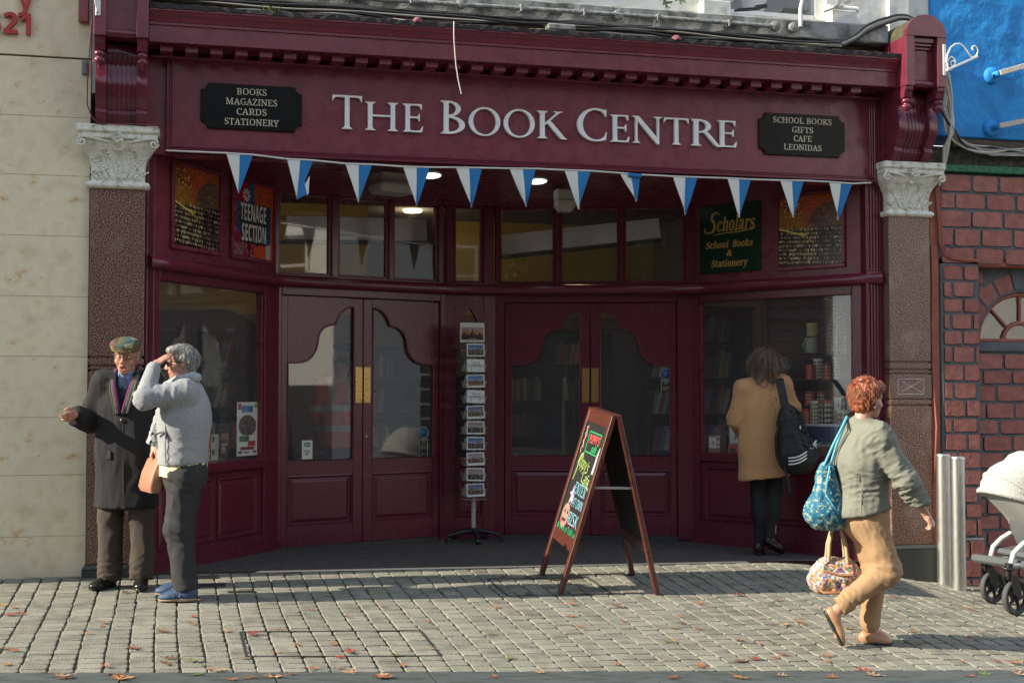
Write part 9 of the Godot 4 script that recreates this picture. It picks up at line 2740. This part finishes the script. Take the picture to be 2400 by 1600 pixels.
func walking_woman():
	var t := person("walking woman with short red hair in khaki jacket and tan trousers", Vector3(4.332, gy(4.332, 2.48) + 0.003, 2.481))
	var sk := Color(0.52, 0.30, 0.22)
	var hc := V(-0.108, 1.515, 0.0)
	var hb := Basis(Vector3.UP, PI / 2 + 0.30) * Basis(Vector3.RIGHT, 0.10)
	var j := {"neck": V(-0.135, 1.37, 0), "chest": V(-0.15, 1.18, 0), "hip": V(-0.14, 0.86, 0), "shr": V(-0.085, 1.29, 0.165), "elr": V(0.075, 1.03, 0.20), "wrr": V(0.225, 0.815, 0.13), "shl": V(-0.16, 1.29, -0.165), "ell": V(-0.26, 1.04, -0.18), "wrl": V(-0.30, 0.80, -0.14), "hpr": V(-0.12, 0.82, 0.085), "hpl": V(-0.13, 0.82, -0.085), "knr": V(-0.02, 0.475, 0.09), "knl": V(-0.055, 0.45, -0.075), "anr": V(-0.355, 0.225, 0.09), "anl": V(-0.095, 0.095, -0.07), "tor": V(-0.335, 0.03, 0.10), "tol": V(0.03, 0.03, -0.05)}
	var n := Net.new()
	body_under(n, j, sk)
	n.add(head_prims(hc, hb, 0.0, 0.94), 0.0045, face_color(hc, hb, sk, Color(0.4, 0.15, 0.13)))
	n.add(hand_prims(j.wrr + V(0.0, 0.0, 0.0), Basis(V(0.5, 0.3, -0.8), V(0.62, -0.78, -0.05), V(0.4, 0.35, 0.7)).orthonormalized(), [0.9, 1.0, 1.0, 1.0], 0.8, 0.9), 0.0045, sk)
	n.add(hand_prims(j.wrl, Basis(V(0.9, 0, 0.2), V(0, -1, 0), V(0.2, 0, -0.9)).orthonormalized(), [0.9, 1.0, 1.0, 1.0], 0.8, 0.9), 0.006, sk)
	net_part(t, "body", n, mats.skin)
	add_eyes(t, hc, hb, Color(0.05, 0.06, 0.06), 0.94)
	# jacket, drawn in at the waist
	n = Net.new()
	n.add([["c", V(-0.14, 1.25, 0), V(-0.15, 1.12, 0), 0.125, 0.165, 0.06, 1.15], ["c", V(-0.15, 1.14, 0), V(-0.15, 1.00, 0), 0.165, 0.146, 0.05, 1.12], ["c", V(-0.15, 1.00, 0), V(-0.155, 0.82, 0), 0.146, 0.188, 0.05, 1.1], ["c", V(-0.13, 1.33, 0.03), j.shr, 0.075, 0.078, 0.05], ["c", V(-0.14, 1.33, -0.03), j.shl, 0.075, 0.075, 0.05], ["c", j.shr, j.elr, 0.080, 0.070, 0.05], ["c", j.elr, j.wrr, 0.070, 0.052, 0.03], ["c", j.shl, j.ell, 0.075, 0.066, 0.05], ["c", j.ell, j.wrl, 0.066, 0.05, 0.03], ["c", V(-0.185, 1.365, 0.0), V(-0.075, 1.335, 0.0), 0.050, 0.048, 0.025, 1.15], ["-c", V(-0.125, 1.42, 0.0), V(-0.115, 1.5, 0.0), 0.058, 0.08, 0.012], ["c", V(0.165, 0.90, 0.16), V(0.215, 0.83, 0.135), 0.058, 0.056, 0.01]], 0.009, Color(0.175, 0.180, 0.138), {"cuts": [[V(0.18, -1, 0).normalized(), V(0.18, -1, 0).normalized().dot(V(-0.15, 0.822, 0))]], "disp": creases(folds(V(7, 2.6, 7), 0.009, 81), [[j.elr, V(0.5, -0.8, 0).normalized(), 0.19, 0.020], [V(-0.15, 1.01, 0.12), V(0, 1, 0), 0.20, 0.018], [j.shr, V(0.5, -0.8, 0.1).normalized(), 0.17, 0.016], [V(0.17, 0.89, 0.15), V(0.5, -0.8, 0).normalized(), 0.13, 0.014]])})
	net_part(t, "jacket", n, cloth("khaki_cotton", Color(1, 1, 1), 0.8, {"tri": 5.0, "bump": ntex.fine, "bscale": 0.2}))
	var b := MB.new(); b.tube([V(-0.30, 1.005, 0.08), V(-0.24, 1.0, 0.155), V(-0.15, 0.995, 0.180), V(-0.06, 0.99, 0.160)], 0.006, 6)
	obj(b, t, "waist_cord", mat("khaki_seam", lc(0.14, 0.14, 0.105), 0.9))
	b = MB.new(); b.tube([V(-0.20, 1.36, 0.085), V(-0.215, 1.15, 0.186), V(-0.215, 1.02, 0.177)], 0.003, 5); b.tube([V(-0.20, 0.98, 0.178), V(-0.21, 0.82, 0.200)], 0.003, 5)
	obj(b, t, "back_seam", mats.khaki_seam)
	# trousers: near leg swung back, far leg planted
	n = Net.new()
	n.add([["c", V(-0.145, 0.88, 0), V(-0.14, 0.80, 0), 0.150, 0.155, 0.05, 1.1], ["c", V(-0.125, 0.78, 0.075), j.knr, 0.104, 0.082, 0.05], ["c", j.knr, V(-0.325, 0.255, 0.09), 0.080, 0.057, 0.045], ["c", V(-0.13, 0.78, -0.07), j.knl, 0.104, 0.080, 0.05], ["c", j.knl, V(-0.09, 0.135, -0.07), 0.078, 0.060, 0.04], ["c", V(-0.093, 0.165, -0.07), V(-0.092, 0.135, -0.07), 0.065, 0.065, 0.006]], 0.009, Color(0.36, 0.225, 0.115), {"cuts": [[V(-0.83, -0.55, 0).normalized(), V(-0.83, -0.55, 0).normalized().dot(V(-0.325, 0.255, 0))]], "disp": creases(folds(V(6, 1.6, 6), 0.005, 83), [[j.knr, V(0.4, 0.9, 0).normalized(), 0.19, 0.014], [V(-0.12, 0.72, 0.12), V(0.8, 0.5, 0).normalized(), 0.21, 0.006], [V(-0.27, 0.30, 0.09), V(0.8, 0.5, 0).normalized(), 0.14, 0.014], [j.knl, V(0, 1, 0), 0.18, 0.012]])})
	net_part(t, "trousers", n, cloth("chino_tan", Color(1, 1, 1), 0.85, {"tri": 7.0}))
	for s in [[V(-0.435, 0.228, 0.09), V(-0.325, 0.018, 0.105), V(0.86, 0.45, 0).normalized()], [V(-0.165, 0.0, -0.075), V(0.045, 0.0, -0.045), Vector3.UP]]:
		n = Net.new(); shoe(n, s[0], s[1], 0.085, 0.075, Color(0.38, 0.20, 0.105), Color(0.02, 0.025, 0.02), s[2])
		var so := net_part(t, "pump", n, mat("pump_tan", Color(1, 1, 1), 0.4, {"vc": true}))
		b = MB.new(); b.ellipsoid((s[0] as Vector3).lerp(s[1], 0.93) + (s[2] as Vector3) * 0.018, Vector3.ONE * 0.022, 10)
		obj(b, so, "toe_cap", mats.trim_dark)
	# curly red hair
	n = Net.new()
	n.add([["e", hc + hb * V(0, 0.048, -0.018), Vector3(0.092, 0.090, 0.102), hb, 0.02], ["e", hc + hb * V(0, -0.018, -0.062), Vector3(0.080, 0.07, 0.052), hb, 0.03], ["e", hc + hb * V(0, 0.085, 0.055), Vector3(0.062, 0.038, 0.045), hb, 0.03], ["-e", hc + hb * V(0, -0.03, 0.095), Vector3(0.11, 0.085, 0.075), hb, 0.02]], 0.006, Color(0.24, 0.065, 0.025), {"disp": folds(V(20, 20, 20), 0.012, 85)})
	net_part(t, "hair", n, mats.hair)
	hair_strands(t, hc + hb * V(0, 0.03, -0.018), hb, Vector3(0.094, 0.104, 0.108), 1500, 0.06, 0.0018, [Color(0.26, 0.07, 0.025), Color(0.36, 0.11, 0.04), Color(0.16, 0.04, 0.018), Color(0.44, 0.17, 0.08)], func(d: Vector3) -> bool: return d.y > -0.7 and (d.z < 0.2 or d.y > 0.45), func(d: Vector3) -> Vector3: return Vector3(sin(d.y * 9.0) * 0.8, -0.6, -0.3 + cos(d.x * 8.0) * 0.6), 87, 0.25, 0.1)
	b = MB.new(); b.ellipsoid(hc + hb * V(-0.085, -0.045, 0.0), Vector3.ONE * 0.007, 8)
	obj(b, t, "earring", mats.white_paint)
	# teal shopping bag on her far shoulder
	var tl := ntexture(noise(0.05, 317, 2), [[0.0, Color(0.012, 0.14, 0.19)], [0.66, Color(0.02, 0.20, 0.26)], [0.70, Color(0.55, 0.50, 0.26)], [0.8, Color(0.66, 0.62, 0.36)], [1, Color(0.3, 0.18, 0.08)]])
	tl.color_ramp.colors = PackedColorArray([Color(0.05, 0.32, 0.42), Color(0.07, 0.40, 0.50), Color(0.72, 0.70, 0.52), Color(0.80, 0.78, 0.62), Color(0.5, 0.36, 0.24)])
	var g := thing("shopping_bag", "teal flowered shopping bag on the shoulder of the walking woman", "bag", t.transform * V(-0.40, 0.75, 0.02), deg_to_rad(-14.3))
	n = Net.new()
	n.add([["c", V(0.0, 0.09, 0), V(0.015, 0.33, 0), 0.115, 0.055, 0.05, 0.85], ["c", V(-0.03, 0.07, 0), V(0.06, 0.06, 0), 0.085, 0.085, 0.05, 0.9], ["c", V(0.06, 0.07, 0.0), V(0.10, 0.02, 0), 0.05, 0.03, 0.03]], 0.009, Color(1, 1, 1), {"disp": folds(V(8, 4, 8), 0.014, 89)})
	net_part(g, "bag", n, cloth("teal_print", Color(1, 1, 1), 0.7, {"tex": tl, "tri": 1.1}))
	b = MB.new()
	b.tube([V(-0.01, 0.36, 0.03), V(0.05, 0.50, 0.04), V(0.10, 0.60, 0.05), V(0.155, 0.66, -0.06)], 0.009, 6)
	b.tube([V(0.04, 0.35, -0.03), V(0.08, 0.50, 0.0), V(0.12, 0.60, 0.0), V(0.165, 0.65, -0.08)], 0.009, 6)
	b.tube([V(0.02, 0.36, 0.05), V(-0.02, 0.20, 0.10), V(0.06, 0.07, 0.09)], 0.006, 6)
	obj(b, g, "strap", mat("teal_strap", lc(0.10, 0.36, 0.46), 0.7))
	# flowered handbag carried low in her far hand
	var fl := ntexture(noise(0.045, 319, 2, FastNoiseLite.TYPE_CELLULAR), [[0.0, Color(0.80, 0.12, 0.34)], [0.16, Color(0.92, 0.86, 0.82)], [0.3, Color(0.05, 0.42, 0.40)], [0.42, Color(0.90, 0.45, 0.12)], [0.54, Color(0.93, 0.88, 0.84)], [0.66, Color(0.12, 0.28, 0.62)], [0.8, Color(0.85, 0.25, 0.45)], [1.0, Color(0.10, 0.45, 0.25)]])
	var h := thing("flowered_handbag", "bright flowered handbag with beige handles carried by the walking woman", "handbag", t.transform * V(-0.315, 0.30, -0.10), deg_to_rad(-14.3))
	n = Net.new()
	n.add([["c", V(-0.075, 0.10, 0), V(0.085, 0.10, 0), 0.090, 0.090, 0.05, 0.7], ["c", V(-0.05, 0.17, 0), V(0.07, 0.17, 0), 0.065, 0.065, 0.05, 0.6]], 0.009, Color(1, 1, 1), {"disp": folds(V(9, 7, 9), 0.010, 91)})
	net_part(h, "bag", n, cloth("flower_print", Color(1, 1, 1), 0.6, {"tex": fl, "tri": 0.8}))
	var beige := mat("beige_strap", lc(0.40, 0.31, 0.18), 0.7)
	b = MB.new()
	for z in [-0.03, 0.045]:
		b.tube([V(-0.045, 0.21, z), V(-0.035, 0.32, z * 0.7), V(0.0, 0.46, 0), V(0.015, 0.52, -0.03)], 0.012, 6)
		b.tube([V(0.075, 0.20, z), V(0.065, 0.32, z * 0.7), V(0.035, 0.46, 0), V(0.022, 0.52, -0.03)], 0.012, 6)
	obj(b, h, "handle", beige)
	b = MB.new(); b.tube([V(-0.155, 0.06, 0.0), V(-0.08, 0.022, 0.058), V(0.09, 0.022, 0.060), V(0.165, 0.06, 0.0)], 0.010, 6); b.tube([V(-0.09, 0.16, 0.045), V(0.02, 0.13, 0.066), V(0.10, 0.13, 0.062)], 0.009, 6)
	obj(b, h, "piping", mat("piping_tan", lc(0.36, 0.19, 0.09), 0.6))

func shop_visitor():
	var t := person("shopper in orange safety jacket inside, seen through the first doors", Vector3(1.62, floor_y(1.6, -3.0) + 0.002, -2.75))
	var j := {"neck": V(0, 1.45, 0), "chest": V(0, 1.24, 0), "hip": V(0, 0.92, 0), "shl": V(0.18, 1.38, 0), "ell": V(0.25, 1.12, -0.03), "wrl": V(0.20, 0.90, -0.12), "shr": V(-0.18, 1.38, 0), "elr": V(-0.25, 1.12, -0.03), "wrr": V(-0.20, 0.90, -0.12), "hpl": V(0.10, 0.88, 0), "hpr": V(-0.10, 0.88, 0), "knl": V(0.11, 0.48, 0), "knr": V(-0.11, 0.48, 0), "anl": V(0.11, 0.08, 0), "anr": V(-0.11, 0.08, 0), "tol": V(0.12, 0.03, -0.14), "tor": V(-0.12, 0.03, -0.14)}
	var n := Net.new()
	var sk := Color(0.4, 0.22, 0.16)
	body_under(n, j, sk)
	var hc := V(0, 1.58, -0.01); var hb := Basis(Vector3.UP, PI)
	n.add(head_prims(hc, hb), 0.008, sk)
	n.add(hand_prims(j.wrl, Basis(V(-1, 0, 0), V(0, -0.8, -0.6), V(0, 0.6, -0.8)).orthonormalized(), [0.4, 0.4, 0.4, 0.4]), 0.007, sk)
	n.add(hand_prims(j.wrr, Basis(V(1, 0, 0), V(0, -0.8, -0.6), V(0, 0.6, -0.8)).orthonormalized(), [0.4, 0.4, 0.4, 0.4]), 0.007, sk)
	net_part(t, "body", n, mats.skin)
	n = Net.new()
	n.add([["c", V(0, 1.29, 0), V(0, 1.15, 0), 0.15, 0.20, 0.08, 0.65], ["c", V(0, 1.15, 0), V(0, 0.82, 0), 0.20, 0.22, 0.08, 0.66], ["c", V(-0.05, 1.39, 0), j.shr, 0.08, 0.08, 0.05], ["c", V(0.05, 1.39, 0), j.shl, 0.08, 0.08, 0.05], ["c", j.shr, j.elr, 0.08, 0.075, 0.05], ["c", j.elr, j.wrr, 0.075, 0.06, 0.04], ["c", j.shl, j.ell, 0.08, 0.075, 0.05], ["c", j.ell, j.wrl, 0.075, 0.06, 0.04]], 0.014, func(p: Vector3) -> Color:
		if absf(p.y - 1.17) < 0.027 or absf(p.y - 0.98) < 0.027 or (p.y > 1.17 and absf(absf(p.x) - 0.10) < 0.026): return Color(0.34, 0.37, 0.36)
		return Color(0.48, 0.07, 0.02), {"cuts": [[V(0, -1, 0), -0.80]], "disp": folds(V(6, 3, 6), 0.009, 95)})
	net_part(t, "safety_jacket", n, cloth("orange_jacket", Color(1, 1, 1), 0.7))
	n = Net.new()
	n.add([["c", V(0, 0.90, 0), V(0, 0.82, 0), 0.15, 0.15, 0.05, 0.75], ["c", V(0.10, 0.84, 0), j.knl, 0.095, 0.08, 0.03], ["c", j.knl, V(0.11, 0.06, 0), 0.08, 0.075, 0.03], ["c", V(-0.10, 0.84, 0), j.knr, 0.095, 0.08, 0.03], ["c", j.knr, V(-0.11, 0.06, 0), 0.08, 0.075, 0.03]], 0.014, Color(0.02, 0.025, 0.04), {"cuts": [[V(0, -1, 0), -0.04]]})
	net_part(t, "trousers", n, mats.coat_black)
	n = Net.new()
	n.add([["e", hc + V(0, 0.045, 0.01), Vector3(0.082, 0.085, 0.10), null, 0.02]], 0.008, Color(0.03, 0.02, 0.015), {"disp": folds(V(20, 20, 20), 0.006, 97)})
	net_part(t, "hair", n, mats.hair)
	for s in [0.11, -0.11]:
		n = Net.new(); shoe(n, V(s, 0, 0.08), V(s * 1.1, 0, -0.18), 0.10, 0.09, Color(0.02, 0.02, 0.02), Color(0.01, 0.01, 0.01), Vector3.UP, 0.012)
		net_part(t, "shoe", n, mats.shoe_black)
